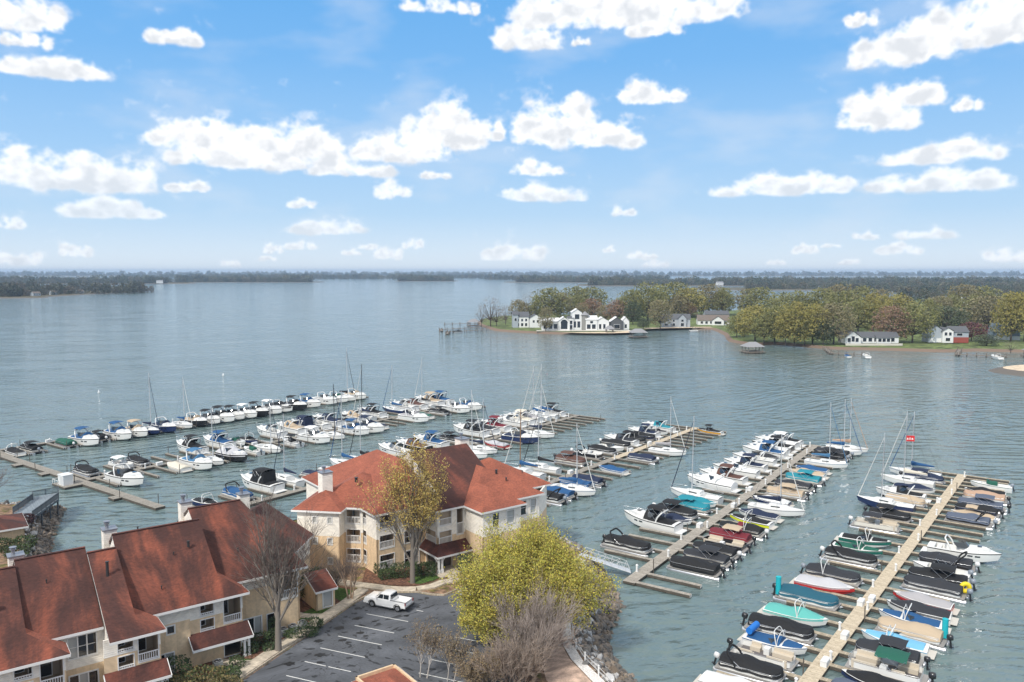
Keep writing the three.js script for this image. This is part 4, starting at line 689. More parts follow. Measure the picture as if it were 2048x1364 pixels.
class Leaves {
  constructor() { this.p = []; this.n = []; this.c = []; }
  add(x, y, z, s, col, up = 0.35) {
    const a = V(R() - 0.5, R() - 0.5, R() - 0.5).normalize(), b = V(R() - 0.5, R() - 0.5, R() - 0.5).cross(a).normalize(), n = a.clone().cross(b).normalize();
    const h = s / 2, w = s * rr(0.3, 0.5), q = [[-h, 0], [0, -w], [h, 0], [0, w]].map(([i, j]) => [x + a.x * i + b.x * j, y + a.y * i + b.y * j, z + a.z * i + b.z * j]);
    for (const k of [0, 1, 2, 0, 2, 3]) { this.p.push(...q[k]); this.n.push(n.x, n.y, n.z); this.c.push(...col); }
  }
  geo() { const g = new THREE.BufferGeometry(); g.setAttribute('position', new THREE.Float32BufferAttribute(this.p, 3)); g.setAttribute('normal', new THREE.Float32BufferAttribute(this.n, 3)); g.setAttribute('color', new THREE.Float32BufferAttribute(this.c, 3)); return g; }
}
const leafMat = phys(1, 1, 1, 0.95, { vertexColors: true, side: THREE.DoubleSide, transmission: 0.35, thickness: 0 });
const barkGrey = mat(0.20, 0.175, 0.15, 0.95), barkDark = mat(0.085, 0.07, 0.058, 0.95), barkBrown = mat(0.15, 0.105, 0.078, 0.95), barkTwig = mat(0.19, 0.155, 0.135, 0.95);
const jitterCol = (c, k = 0.25) => { const m = 1 + (R() - 0.5) * 2 * k; return [c[0] * m * rr(0.92, 1.08), c[1] * m, c[2] * m * rr(0.8, 1.2)]; };
// recursive branching; tips are returned for leaves
function growTree(o) {
  const T = new Tubes(), Tw = new Tubes(), tips = [];
  const go = (p, d, len, r, lev) => {
    const segs = lev === 0 ? 5 : lev < 3 ? 4 : 3; let q = p.clone(), dir = d.clone(), rad = r; const kids = [];
    const endR = lev >= o.levels ? r * 0.35 : r * (lev === 0 ? 0.62 : 0.5);
    for (let i = 0; i < segs; i++) {
      const wob = lev === 0 ? 0.05 : o.wob; dir.add(V((R() - 0.5) * wob, (R() - 0.5) * wob * 0.6 + o.lift * (lev ? 1 : 0.3), (R() - 0.5) * wob)).normalize();
      const nx = q.clone().addScaledVector(dir, len / segs), r1 = lerp(r, endR, (i + 1) / segs); (lev < o.levels - 1 ? T : Tw).add(q, nx, rad, r1, lev === 0 ? 9 : lev === 1 ? 7 : lev === 2 ? 5 : 3);
      q = nx; rad = r1; const t = (i + 1) / segs; if (t > (lev === 0 ? o.bare : 0.2)) kids.push([q.clone(), dir.clone(), rad, t]);
    }
    if (lev >= o.levels) { tips.push(q, p.clone().lerp(q, 0.5)); return; }
    const n = o.kids[Math.min(lev, o.kids.length - 1)];
    for (let i = 0; i < n; i++) {
      const k = kids[Math.floor(i / n * kids.length)], az = i * 2.4 + R() * 1.2, sp = lev === 0 ? lerp(o.spread * 1.15, o.spread * 0.6, k[3]) : o.spread * rr(0.6, 1.1);
      const u = Math.abs(k[1].y) < 0.95 ? V(0, 1, 0).cross(k[1]).normalize() : V(1, 0, 0), w = k[1].clone().cross(u), nd = k[1].clone().multiplyScalar(Math.cos(sp)).addScaledVector(u, Math.sin(sp) * Math.cos(az)).addScaledVector(w, Math.sin(sp) * Math.sin(az)).normalize();
      go(k[0], nd, len * (lev === 0 ? o.first * rr(0.8, 1.1) * (1.15 - k[3] * 0.35) : o.shrink * rr(0.75, 1.15)), Math.max(o.minR, Math.min(k[2] * 0.8, r * (lev === 0 ? 0.45 : 0.55))), lev + 1);
    }
    if (lev < o.levels) go(q, dir, len * (lev === 0 ? o.first * 0.9 : o.shrink), Math.max(o.minR, rad * 0.9), lev + 1);
  };
  for (const s of o.stems ?? [[0, 0, 0, 1]]) go(V(s[0], -0.3, s[1]), V(s[2], 1, s[3] === 1 ? 0 : s[3]).normalize(), o.trunk, o.r, 0);
  return { limbs: T.geo(), twigs: Tw.geo(), tips };
}
const Y0 = YL;
function putTree(name, label, x, z, o, leaf, bark, twigM, y = Y0) {
  const t = growTree(o), g = thing(name, label, 'tree', x, y, z);
  part(g, 'trunk', t.limbs, bark); part(g, 'twigs', t.twigs, twigM);
  if (leaf) { const L = new Leaves(); for (const p of t.tips) { if (leaf.keep && !leaf.keep(p)) continue; for (let i = 0; i < leaf.n; i++) { const s = leaf.sp; L.add(p.x + rr(-s, s), p.y + rr(-s, s), p.z + rr(-s, s), leaf.size * rr(0.6, 1.3), jitterCol(leaf.cols[ri(0, leaf.cols.length - 1)], 0.3)); } } part(g, 'crown', L.geo(), leafMat); }
  return g;
}

// ---------- apartment buildings ----------
function shingles(seed, stain, base = [134, 74, 56], dark = [66, 42, 38]) {   // algae streaks run down the slope
  return tex(1024, 1024, (u, v) => { const row = Math.floor(v * 112), fr = v * 112 - row, col = Math.floor(u * 56 + (row % 2) * 0.5 + N2(row, seed) * 0.3), t = N2(col * 5.3, row * 7.7 + seed) * 0.08 + tileNoise(u, v, 40, 40, seed + 2, 2) * 0.12 + tileNoise(u, v, 3, 3, seed + 8, 3) * 0.12;
    const wide = tileNoise(u, v, 5.5, 1.6, seed + 20, 3), fine = tileNoise(u, v, 26, 2.4, seed + 24, 3), grain = tileNoise(u, v, 60, 30, seed + 29, 2); const st = stain * sstep(-0.5, 0.5, wide * 0.8 + fine * 0.16 + grain * 0.14 + 0.16); const e = fr < 0.16 ? 0.86 : 1; return base.map((c, k) => lerp(c * (1 + t), dark[k] * (1 + t), clamp(st, 0, 0.92)) * e); }, 1 / 16, 1 / 16);
}
const shingleBump = tex(256, 256, (u, v) => { const r = v * 28, f = r - Math.floor(r); return [60 + 150 * f]; }, 1 / 4, 1 / 4, false);
const roofStained = new THREE.MeshStandardMaterial({ map: shingles(3, 0.92), roughness: 0.95, bumpMap: shingleBump, bumpScale: 0.012 }), roofClean = new THREE.MeshStandardMaterial({ map: shingles(9, 0.2, [150, 86, 66], [92, 54, 46]), roughness: 0.95, bumpMap: shingleBump, bumpScale: 0.012 }), roofMaroon = new THREE.MeshStandardMaterial({ map: shingles(15, 0.8, [122, 68, 54], [58, 38, 36]), roughness: 0.95, bumpMap: shingleBump, bumpScale: 0.012 });
const sidingBump = tex(16, 256, (u, v) => { const f = v * 16 - Math.floor(v * 16); return [40 + 200 * (1 - f)]; }, 1 / 3, 1 / 3.2, false);
const sidingMat = new THREE.MeshStandardMaterial({ map: noiseTex(256, [234, 228, 217], 0.05, 6, 5, 81), roughness: 0.8, bumpMap: sidingBump, bumpScale: 0.03 });
const stuccoMat = new THREE.MeshStandardMaterial({ map: tex(512, 512, (u, v) => { const j = (u * 8) % 1 < 0.014 ? 0.86 : 1, k = (1 + 0.07 * tileNoise(u, v, 20, 20, 91, 3) + 0.09 * tileNoise(u, v, 9, 2.5, 94, 3)) * j; return [216 * k, 190 * k, 156 * k]; }, 1 / 9.6, 1 / 9.6), roughness: 0.92 });
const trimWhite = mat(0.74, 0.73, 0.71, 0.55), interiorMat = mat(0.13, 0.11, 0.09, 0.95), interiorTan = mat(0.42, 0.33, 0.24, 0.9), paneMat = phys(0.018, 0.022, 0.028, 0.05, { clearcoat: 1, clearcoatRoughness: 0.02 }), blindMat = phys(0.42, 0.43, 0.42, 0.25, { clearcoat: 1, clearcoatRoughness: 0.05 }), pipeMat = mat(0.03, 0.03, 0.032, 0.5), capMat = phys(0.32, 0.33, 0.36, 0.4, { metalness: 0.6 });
class Building {
  constructor(name, label, a0, b0, y0 = YL) { this.a0 = a0; this.b0 = b0; this.y0 = y0; this.g = thing(name, label, 'building', bx_(a0, b0), y0, bz_(a0, b0), Math.atan2(0.6, 0.8)); }
  part(name, geo, m, parent) { const q = part(parent ?? this.g, name, geo, m); if (!parent) q.position.set(-this.a0, -this.y0, -this.b0); return q; }
  // wall from (a,b) to (a,b); outside lies on the right when walking p -> q is -90 deg; openings {u0,u1,y0,y1,k}
  wall(p, q, y0, y1, open = [], split = null, top = sidingMat, low = stuccoMat) {
    const L = Math.hypot(q[0] - p[0], q[1] - p[1]), ang = Math.atan2(-(q[1] - p[1]), q[0] - p[0]);
    const place = (g) => g.rotateY(ang).translate(p[0], 0, p[1]);
    const bands = split ? [[y0, split, low, 0], [split, y1, top, 0.012]] : [[y0, y1, low, 0]];
    for (const [lo, hi, m, proud] of bands) {
      const us = [0, L], ops = open.filter((o) => o.y0 < hi && o.y1 > lo); for (const o of ops) us.push(o.u0, o.u1); us.sort((x, y) => x - y); const bs = [];
      for (let i = 0; i < us.length - 1; i++) { const a = us[i], b = us[i + 1]; if (b - a < 0.01) continue; const cover = ops.filter((o) => o.u0 < b - 0.005 && o.u1 > a + 0.005).map((o) => [Math.max(lo, o.y0), Math.min(hi, o.y1)]).sort((x, y) => x[0] - y[0]); let y = lo; for (const [c, d] of cover) { if (c - y > 0.01) bs.push([a, b, y, c]); y = Math.max(y, d); } if (hi - y > 0.01) bs.push([a, b, y, hi]); }
      if (bs.length) this.part('wall', place(merge(bs.map(([a, b, c, d]) => box(b - a, d - c, 0.2 + proud, (a + b) / 2, (c + d) / 2, -0.1 + proud / 2)))), m);
    }
    for (const o of open) {
      const w = o.u1 - o.u0, h = o.y1 - o.y0, cx = (o.u0 + o.u1) / 2, cy = (o.y0 + o.y1) / 2, t = 0.13, P = (n, g, m, par) => this.part(n, place(g), m, par);
      const bars = (w2, h2, tt, z, d) => [box(w2 + 2 * tt, tt, d, cx, cy + h2 / 2 + tt / 2, z), box(w2 + 2 * tt, tt, d, cx, cy - h2 / 2 - tt / 2, z), box(tt, h2, d, cx - w2 / 2 - tt / 2, cy, z), box(tt, h2, d, cx + w2 / 2 + tt / 2, cy, z)];
      if (o.k === 'w') {
        const n = o.n ?? 1, fr = P('window', merge([...bars(w, h, t, 0.045, 0.05), ...Array.from({ length: n - 1 }, (_, i) => box(0.12, h, 0.05, o.u0 + w * (i + 1) / n, cy, 0.03)), ...(h > 1 && !o.door ? Array.from({ length: n }, (_, i) => box(w / n - 0.13, 0.05, 0.04, o.u0 + w * (i + 0.5) / n, cy, 0.0)) : [])]), trimWhite);
        for (let i = 0; i < n; i++) P('pane', box(w / n - 0.02, h - 0.01, 0.03, o.u0 + w * (i + 0.5) / n, cy, -0.07), (i + Math.floor(o.u0 * 7 + o.y0)) % 3 === 0 ? blindMat : paneMat, fr);
      } else { // balcony or porch opening with a real room behind
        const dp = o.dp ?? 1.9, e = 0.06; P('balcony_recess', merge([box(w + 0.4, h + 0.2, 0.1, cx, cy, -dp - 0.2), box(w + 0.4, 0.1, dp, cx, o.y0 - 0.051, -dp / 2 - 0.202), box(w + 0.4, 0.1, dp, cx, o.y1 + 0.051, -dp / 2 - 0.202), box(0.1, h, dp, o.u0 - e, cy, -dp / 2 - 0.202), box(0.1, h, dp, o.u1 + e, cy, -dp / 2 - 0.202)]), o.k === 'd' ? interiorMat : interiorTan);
        if (o.k === 'b') { const dr = P('sliding_door', merge(bars(w * 0.5, h - 0.35, 0.08, -dp - 0.12, 0.05).map((g) => g.translate(-w * 0.12, -0.1, 0))), trimWhite); P('pane', box(w * 0.5, h - 0.35, 0.02, cx - w * 0.12, cy - 0.1, -dp - 0.14), paneMat, dr); }
        if (o.rail) { const rh = o.rail, bs = [box(w, 0.09, 0.09, cx, o.y0 + rh, -0.02), box(w, 0.09, 0.08, cx, o.y0 + 0.08, -0.02)]; for (let x = o.u0 + 0.1; x < o.u1; x += 0.2) bs.push(box(0.06, rh - 0.1, 0.05, x, o.y0 + rh / 2, -0.02)); P('balcony_railing', merge(bs), trimWhite); }
        P('opening_trim', merge(bars(w, h, 0.09, 0.02, 0.06)), trimWhite);
      }
    }
  }
  // roof face: polygon (a, y, b) with thickness, white fascia on the edges listed
  roof(pts, m, fascia = [], th = 0.16) {
    const P = pts.map(([a, y, b]) => V(a, y, b)); let top = poly(P); const flip = top.attributes.normal.getY(0) < 0; if (flip) top = poly(P, true); const low = P.map((q) => q.clone().setY(q.y - th));
    const r = this.part('roof_face', top, m); this.part('soffit', poly(low, !flip), trimWhite, r);
    for (const k of fascia) { const a = P[k], b = P[(k + 1) % P.length], c = low[(k + 1) % P.length], d = low[k]; const dir = b.clone().sub(a), L = dir.length(), g = box(L, 0.24, 0.07, 0, 0, 0); const ang = Math.atan2(-dir.z, dir.x), pit = Math.asin(dir.y / L); g.rotateZ(pit); g.rotateY(ang); g.translate((a.x + b.x) / 2, (a.y + b.y) / 2 - 0.13, (a.z + b.z) / 2); this.part('fascia', g, trimWhite, r); }
    return r;
  }
  hip(a0, a1, b0, b1, ye, s, m, fr = null, over = 0) { // hip roof; fr maps local (u,v) to (a,b)
    const w = a1 - a0, d = b1 - b0, f = fr ?? ((u, v) => [u, v]), q = (u, v, y) => { const [a, b] = f(u, v); return [a, y, b]; }, h = Math.min(w, d) / 2, yt = ye + h * s;
    const c = [q(a0, b1, ye), q(a1, b1, ye), q(a1, b0, ye), q(a0, b0, ye)], r0 = w > d ? q(a0 + h, b0 + d / 2, yt) : q(a0 + w / 2, b1 - h, yt), r1 = w > d ? q(a1 - h, b0 + d / 2, yt) : q(a0 + w / 2, b0 + h, yt);
    if (w > d) { this.roof([c[0], c[1], r1, r0], m, [0]); this.roof([c[1], c[2], r1], m, [0]); this.roof([c[2], c[3], r0, r1], m, [0]); this.roof([c[3], c[0], r0], m, [0]); }
    else { this.roof([c[0], c[1], r0], m, [0]); this.roof([c[1], c[2], r1, r0], m, [0]); this.roof([c[2], c[3], r1], m, [0]); this.roof([c[3], c[0], r0, r1], m, [0]); }
  }
  chimney(a, b, y0, y1, w = 1.5, d = 1.5) { const c = this.part('chimney', box(w, y1 - y0, d, a, (y0 + y1) / 2, b), sidingMat); this.part('chimney_cap', box(w + 0.2, 0.12, d + 0.2, a, y1 + 0.06, b), capMat, c); this.part('flue', merge([new THREE.CylinderGeometry(0.18, 0.18, 0.5, 10).translate(a - 0.2, y1 + 0.35, b), new THREE.CylinderGeometry(0.3, 0.3, 0.1, 10).translate(a - 0.2, y1 + 0.66, b), new THREE.CylinderGeometry(0.36, 0.3, 0.08, 10).translate(a - 0.2, y1 + 0.85, b), new THREE.CylinderGeometry(0.05, 0.05, 0.3, 6).translate(a - 0.2, y1 + 0.75, b)]), capMat, c); }
  vent(a, y, b, h = 0.45, r = 0.11) { this.part('roof_vent', merge([new THREE.CylinderGeometry(r, r, h, 9).translate(a, y + h / 2, b), new THREE.CylinderGeometry(r * 1.35, r * 1.35, 0.06, 9).translate(a, y + h + 0.03, b)]), pipeMat); }
}
{
  const T = new Building('townhouse_row', 'two storey townhouse row with stained red shingle roofs and stepped facade', 18, -86);
  // gable section: ridge a0..a1 at b=rb,y=yr; eave at eb,ye ; back mirrored
  const gable = (a0, a1, rb, yr, eb, ye, m, a2 = null, next = null) => {
    const s = (yr - ye) / (eb - rb), back = rb - (eb - rb) * 0.9, yb = yr - s * (eb - rb) * 0.9;
    if (a2 === null) T.roof([[a0, ye, eb], [a1, ye, eb], [a1, yr, rb], [a0, yr, rb]], m, [0]);
    else { const dh = a2 - a1, yh = ye + dh * s, bh = eb - dh; T.roof([[a0, ye, eb], [a2, ye, eb], [a1, yh, bh], [a1, yr, rb], [a0, yr, rb]], m, [0]); T.roof([[a2, ye, eb], [a2, ye, next], [a1, yh, next - (yh - ye) / s * 0.6], [a1, yh, bh]], roofClean, [0]); }
    T.roof([[a1, yb, back], [a0, yb, back], [a0, yr, rb], [a1, yr, rb]], m, [0]);
    T.part('ridge_cap', box(a1 - a0, 0.07, 0.34, (a0 + a1) / 2, yr + 0.03, rb), roofMaroon);
    // gable end walls under the roof and rear wall
    const ends = []; for (const x of [a0 + 0.1, a1 - 0.1]) { const tri = [[x, YL, eb - 1.1], [x, ye - 0.35, eb - 1.1], [x, yr - 0.35, rb], [x, yb - 0.35, back + 1], [x, YL, back + 1]].map((p) => V(p[0], p[1], p[2])); ends.push(poly(tri)); } ends.forEach((g) => T.part('gable_wall', g, sidingMat)); T.part('rear_wall', box(a1 - a0 - 0.2, yb - 0.3 - YL, 0.2, (a0 + a1) / 2, (yb - 0.3 + YL) / 2, back + 1), stuccoMat);
  };
  gable(-6.0, 0.2, -85.5, 15.0, -77.2, 10, roofStained);
  gable(0.2, 6.6, -88, 14.9, -77.7, 9.4, roofStained, 9.6, -80.4);
  gable(6.6, 12.75, -89, 15.2, -80.5, 10, roofStained);
  gable(12.75, 15.4, -88, 14.9, -77.8, 9.4, roofStained, 17.6, -81.2);
  gable(15.4, 24.2, -90, 15.7, -81.4, 9.6, roofStained, 26.7, -83.8);
  { const m = roofStained; T.roof([[24.2, 9.9, -84], [34.2, 9.9, -84], [30.2, 15.8, -94.5], [24.2, 15.8, -94.5]], m, [0]); T.roof([[34.2, 9.9, -84], [34.6, 9.9, -89.4], [30.2, 15.8, -94.5]], roofClean, [0]); T.roof([[24.2, 11, -103], [30.2, 11, -103], [30.2, 15.8, -94.5], [24.2, 15.8, -94.5]], m, [0]);
    T.part('ridge_cap', box(6, 0.07, 0.34, 27.2, 15.83, -94.5), roofMaroon); T.part('gable_wall', poly([V(24.3, YL, -85.1), V(24.3, 9.6, -85.1), V(24.3, 15.5, -94.5), V(24.3, 11, -102), V(24.3, YL, -102)]), sidingMat); }
  // rear wing to the right, lower
  T.roof([[34.55, 9.6, -89.3], [39.5, 9.6, -94.8], [35.0, 13.5, -99.6], [30.2, 13.5, -94.5]], roofMaroon, [0]); T.roof([[39.5, 9.6, -94.8], [39.5, 9.6, -104], [30.2, 11, -103], [35.0, 13.5, -99.6]], roofMaroon, [0]); T.roof([[30.2, 13.5, -94.5], [35.0, 13.5, -99.6], [30.2, 11, -103]], roofMaroon, []); T.wall([34.0, -89.6], [39.0, -95.0], YL, 9.5, [], 7.2); T.wall([39.0, -95.0], [39.0, -103.5], YL, 9.5);
  T.roof([[36.4, 5.2, -87.2], [39.2, 5.2, -87.2], [39.2, 6.5, -90.6], [36.4, 6.5, -90.6]], roofMaroon, [0, 1, 3]); T.wall([36.6, -87.6], [39.0, -87.6], YL, 5.15, [{ u0: 0.9, u1: 2.0, y0: 3.0, y1: 4.8, k: 'w', n: 1, door: 1 }]); T.wall([36.6, -92], [36.6, -87.6], YL, 5.2);
  // facades
  const bay = (a0, a1, b, ye, eb2) => { T.wall([a0, b], [a1, b], YL, ye - 0.1, [{ u0: 1.2, u1: 2.5, y0: 6.1, y1: 7.35, k: 'b', rail: 0.3, dp: 1.4 }, { u0: 1.2, u1: 2.5, y0: 7.75, y1: 8.95, k: 'b', rail: 0.3, dp: 1.4 }, { u0: a1 - a0 - 1.95, u1: a1 - a0 - 0.22, y0: 6.4, y1: ye - 0.35, k: 'b', rail: 0.75, dp: 2.2 }, { u0: a1 - a0 - 2.0, u1: a1 - a0 - 0.3, y0: YL + 0.1, y1: 5.0, k: 'd', dp: 2.2 }, { u0: 1.5, u1: 2.7, y0: 4.35, y1: 4.95, k: 'w', n: 3 }], 7.6);
    T.roof([[a0 - 0.1, 5.15, b + 1.7], [a1 + 0.5, 5.15, b + 1.7], [a1 + 0.5, 6.15, b + 0.02], [a0 - 0.1, 6.15, b + 0.02]], roofMaroon, [0, 1, 3]);
    for (const [x, q] of [[a1 - 0.2, 0.9], [a1 + 0.25, 0.9]]) T.part('porch_column', merge([box(0.22, 5.0 - YL - 0.05, 0.22, x, (5.0 + YL) / 2, b + q), box(0.32, 0.25, 0.32, x, YL + 0.13, b + q), rod(V(x, 4.1, b + q), V(x - 0.7, 4.98, b + q), 0.06)]), trimWhite); };
  bay(4.2, 9.3, -78.7, 9.4); bay(12.4, 17.3, -78.9, 9.4); bay(20.8, 26.3, -82.5, 9.6);
  T.wall([9.2, -81.4], [12.9, -81.4], YL, 9.9, [{ u0: 0.7, u1: 3.0, y0: 7.3, y1: 9.3, k: 'w', n: 3 }, { u0: 0.7, u1: 3.0, y0: 3.1, y1: 5.6, k: 'w', n: 3, door: 1 }], 6.3);
  T.wall([-4, -79], [4.4, -79], YL, 9.8, [{ u0: 4, u1: 6.5, y0: 7.0, y1: 9.0, k: 'b', rail: 0.8 }], 6.3);
  T.wall([17.2, -82.3], [20.9, -82.3], YL, 9.5, [{ u0: 1.5, u1: 2.15, y0: 6.9, y1: 7.65, k: 'w' }, { u0: 0.4, u1: 2.0, y0: 3.0, y1: 4.9, k: 'w', n: 2 }], 7.9);
  T.wall([26.2, -85.1], [33.6, -85.1], YL, 9.9, [{ u0: 0.75, u1: 1.4, y0: 8.0, y1: 8.75, k: 'w' }, { u0: 0.6, u1: 2.9, y0: 2.95, y1: 5.05, k: 'w', n: 3, door: 1 }, { u0: 3.6, u1: 4.6, y0: 2.9, y1: 5.0, k: 'd' }, { u0: 4.6, u1: 7.1, y0: 6.3, y1: 9.2, k: 'b', rail: 0.95 }], 8.3);
  T.wall([33.6, -85.1], [33.6, -95], YL, 9.6);
  T.chimney(7.0, -92.2, 9, 14.7, 1.3, 1.3); T.chimney(15.6, -92.6, 9, 15.6, 1.3, 1.3); T.chimney(24.6, -97.2, 9, 15.9, 1.3, 1.3); T.chimney(31.2, -96.4, 9, 15.9, 1.2, 1.2);
  T.vent(14.0, 13.1, -84.9, 1.5, 0.14); T.vent(4.2, 12.6, -83.4, 1.0, 0.22); T.vent(22.2, 13.8, -87.0, 0.6, 0.13); T.vent(8.9, 13.4, -85.9, 0.3, 0.06); T.vent(18.6, 11.2, -83.5, 0.3, 0.06); T.vent(20.6, 13.4, -86.6, 0.25, 0.06); T.vent(27.6, 12.0, -87.6, 0.35, 0.07); T.vent(18.0, 15.4, -90.4, 0.5, 0.07);
}
{
  const C = new Building('apartment_building', 'three storey cream and tan apartment building with clustered red hip roofs', 56, -100), S = 0.55, E = 11.1;
  // diagonal wing: u along the facade, v inwards
  const o0 = [42.0, -99.35], r2 = Math.SQRT1_2, diag = (u, v) => [o0[0] + (u + v) * r2, o0[1] + (u - v) * r2];
  const dh = (u0, u1, v0, v1, ye) => C.hip(u0, u1, -v1, -v0, ye, S, roofClean, (u, w) => diag(u, -w));
  dh(-3.7, 3.3, -0.1, 9, E); dh(-2.5, 9.0, 1.9, 14.5, E + 0.03);
  C.hip(47.1, 64.5, -117.5, -92.95, E, S, roofClean);
  // gable mass with the dark front slope and the white raking wall
  { const rb = -100.2, eb = -89.6, yr = E + (eb - rb) * S; C.roof([[54.5, E, eb], [66.5, E, eb], [66.5, yr, rb], [56.4, yr, rb], [56.4, E + (eb + 92.4) * S * -1 + 2.8 * 0, -92.4]].map((p, i) => i === 4 ? [56.4, E + (-92.4 - eb) * -S, -92.4] : p), roofMaroon, [0]); C.roof([[56.4, E + 2.8 * S, -92.4], [54.5, E, eb], [54.5, E, -93.2]], roofClean, [1]); C.roof([[66.5, E, rb - 10.6], [56.4, E, rb - 10.6], [56.4, yr, rb], [66.5, yr, rb]], roofClean, [0]);
    C.part('raking_wall', poly([V(56.43, E + 1.2, -92.3), V(56.43, yr - 0.1, rb), V(56.43, E, rb - 10)]), sidingMat); const L = Math.hypot(7.9, 7.9 * S), g = box(L, 0.42, 0.12, 0, 0, 0); g.rotateZ(Math.atan(S)); g.rotateY(Math.PI / 2); g.translate(56.34, E + S * (2.8 + 3.9) - 0.22, -92.4 - 3.95); C.part('rake_board', g, trimWhite); }
  C.hip(59.0, 71.8, -106, -87.85, E, S, roofClean); C.hip(58.96, 66.6, -98, -85.35, E + 0.01, S, roofClean); C.hip(63, 76.0, -105, -91.2, E - 0.02, S, roofClean);
  // walls: stepped facade from left to right
  const bal = (u0, u1, f, rail = 0.95) => ({ u0, u1, y0: [3.4, 6.1, 8.7][f], y1: [5.2, 7.9, 10.6][f], k: 'b', rail }), win = (u0, u1, y0, y1, n = 1) => ({ u0, u1, y0, y1, k: 'w', n });
  const A = diag(-3.1, 0.5), Bc = diag(2.8, 0.5), Cc = diag(2.8, 2.5), Dc = diag(5.4, 2.5), sp = 7.5;
  C.wall(A, Bc, YL, 11, [win(2.2, 2.75, 9.3, 10.1), win(4.3, 4.85, 9.3, 10.1), win(4.3, 4.85, 6.4, 7.2), win(4.3, 4.85, 3.7, 4.5), win(2.2, 2.75, 6.4, 7.2)], sp);
  C.wall(Cc, Dc, YL, 11, [bal(0.3, 2.2, 0), bal(0.3, 2.2, 1), bal(0.3, 2.2, 2)], sp); C.wall(Bc, Cc, YL, 11, [], sp);
  C.wall([47.7, -98.0], [47.7, -93.55], YL, 11, [bal(0.5, 1.5, 0), bal(0.5, 1.5, 1), bal(0.5, 1.5, 2)], sp);
  C.wall([47.7, -93.55], [55.1, -93.55], YL, 11, [bal(0.5, 2.6, 0), bal(0.5, 2.6, 1), bal(0.5, 2.6, 2), win(4.2, 6.4, 3.0, 5.0, 2), win(4.2, 6.0, 6.2, 7.8, 2), win(4.2, 6.0, 8.9, 10.4, 2)], sp);
  C.wall([55.1, -93.55], [55.1, -90.2], YL, 11, [{ u0: 0.5, u1: 2.9, y0: YL + 0.1, y1: 5.1, k: 'd', dp: 2.4 }, bal(0.5, 2.9, 1), bal(0.5, 2.9, 2)], sp);
  C.wall([55.1, -90.2], [59.6, -90.2], YL, 11, [{ u0: 0.3, u1: 2.2, y0: YL + 0.1, y1: 5.1, k: 'd', dp: 2.4 }, bal(0.3, 2.2, 1), bal(0.3, 2.2, 2), { u0: 3.1, u1: 4.1, y0: 7.0, y1: 10.6, k: 'b', rail: 1.6 }, win(3.0, 4.0, 3.9, 4.7, 2)], 7.2);
  C.wall([59.6, -90.2], [59.6, -85.95], YL, 11, [], sp); C.wall([59.6, -85.95], [66.0, -85.95], YL, 11, [win(1.6, 2.6, 8.6, 10.4), win(4.0, 5.2, 8.6, 10.4), bal(4, 5.6, 0), win(1.4, 2.8, 5.8, 7.4, 2)], sp);
  C.wall([66.0, -85.95], [66.0, -88.4], YL, 11, [], sp); C.wall([66.0, -88.4], [71.2, -88.4], YL, 11, [win(1.6, 2.8, 8.4, 10.4), win(3.6, 4.6, 8.4, 10.4)], sp); C.wall([71.2, -88.4], [75.4, -91.8], YL, 11, [], sp); C.wall([75.4, -91.8], [75.4, -104.4], YL, 11, [], sp); C.wall([75.4, -104.4], [64, -117], YL, 11, [], sp); C.wall([64, -117], [47.7, -117], YL, 11, [], sp); C.wall([47.7, -117], [47.7, -98], YL, 11, [], sp); C.wall(diag(-3.1, 9), A, YL, 11, [], sp);
  // porch roof and columns at the step
  C.roof([[54.0, 5.2, -88.4], [60.2, 5.2, -88.4], [60.2, 6.3, -90.15], [55.15, 6.3, -90.15]], roofMaroon, [0]); C.roof([[54.0, 5.2, -93.4], [54.0, 5.2, -88.4], [55.15, 6.3, -90.15], [55.15, 6.3, -93.4]], roofMaroon, [0]);
  for (const [a, b] of [[54.4, -88.8], [54.9, -88.8]]) C.part('porch_column', merge([box(0.24, 2.3, 0.24, a, YL + 1.2, b), box(0.34, 0.6, 0.34, a, YL + 0.3, b), rod(V(a, 4.2, b), V(a - (a < 54.6 ? 0.6 : -0.6), 5.05, b), 0.07)]), trimWhite);
  C.part('porch_floor', box(4.6, 0.14, 3.2, 56.2, YL + 0.09, -89.0), concreteMat);
  C.chimney(44.6, -102.6, 9, 15.3, 1.5, 1.5); C.chimney(66.6, -101.6, 9, 17.4, 1.6, 1.6);
  C.vent(48.2, 13.8, -100.4, 0.6, 0.2); C.vent(66.6, 13.8, -92.6, 0.5, 0.16); C.vent(67.2, 13.0, -91.0, 0.4, 0.1); C.vent(72.6, 12.4, -94.2, 0.4, 0.08);
}
{ // corner of a small roof at the bottom of the frame
  const K = new Building('car_shelter', 'low building whose orange shingle roof corner shows at the bottom edge', 34, -62); K.hip(31.6, 36.6, -67.6, -54.6, 4.1, 0.36, roofClean); K.wall([32, -67.6], [32, -55.4], YL, 4.5); K.wall([32, -55.4], [36.2, -55.4], YL, 4.5); K.wall([36.2, -55.4], [36.2, -67.6], YL, 4.5); K.wall([36.2, -67.6], [32, -67.6], YL, 4.5);
}
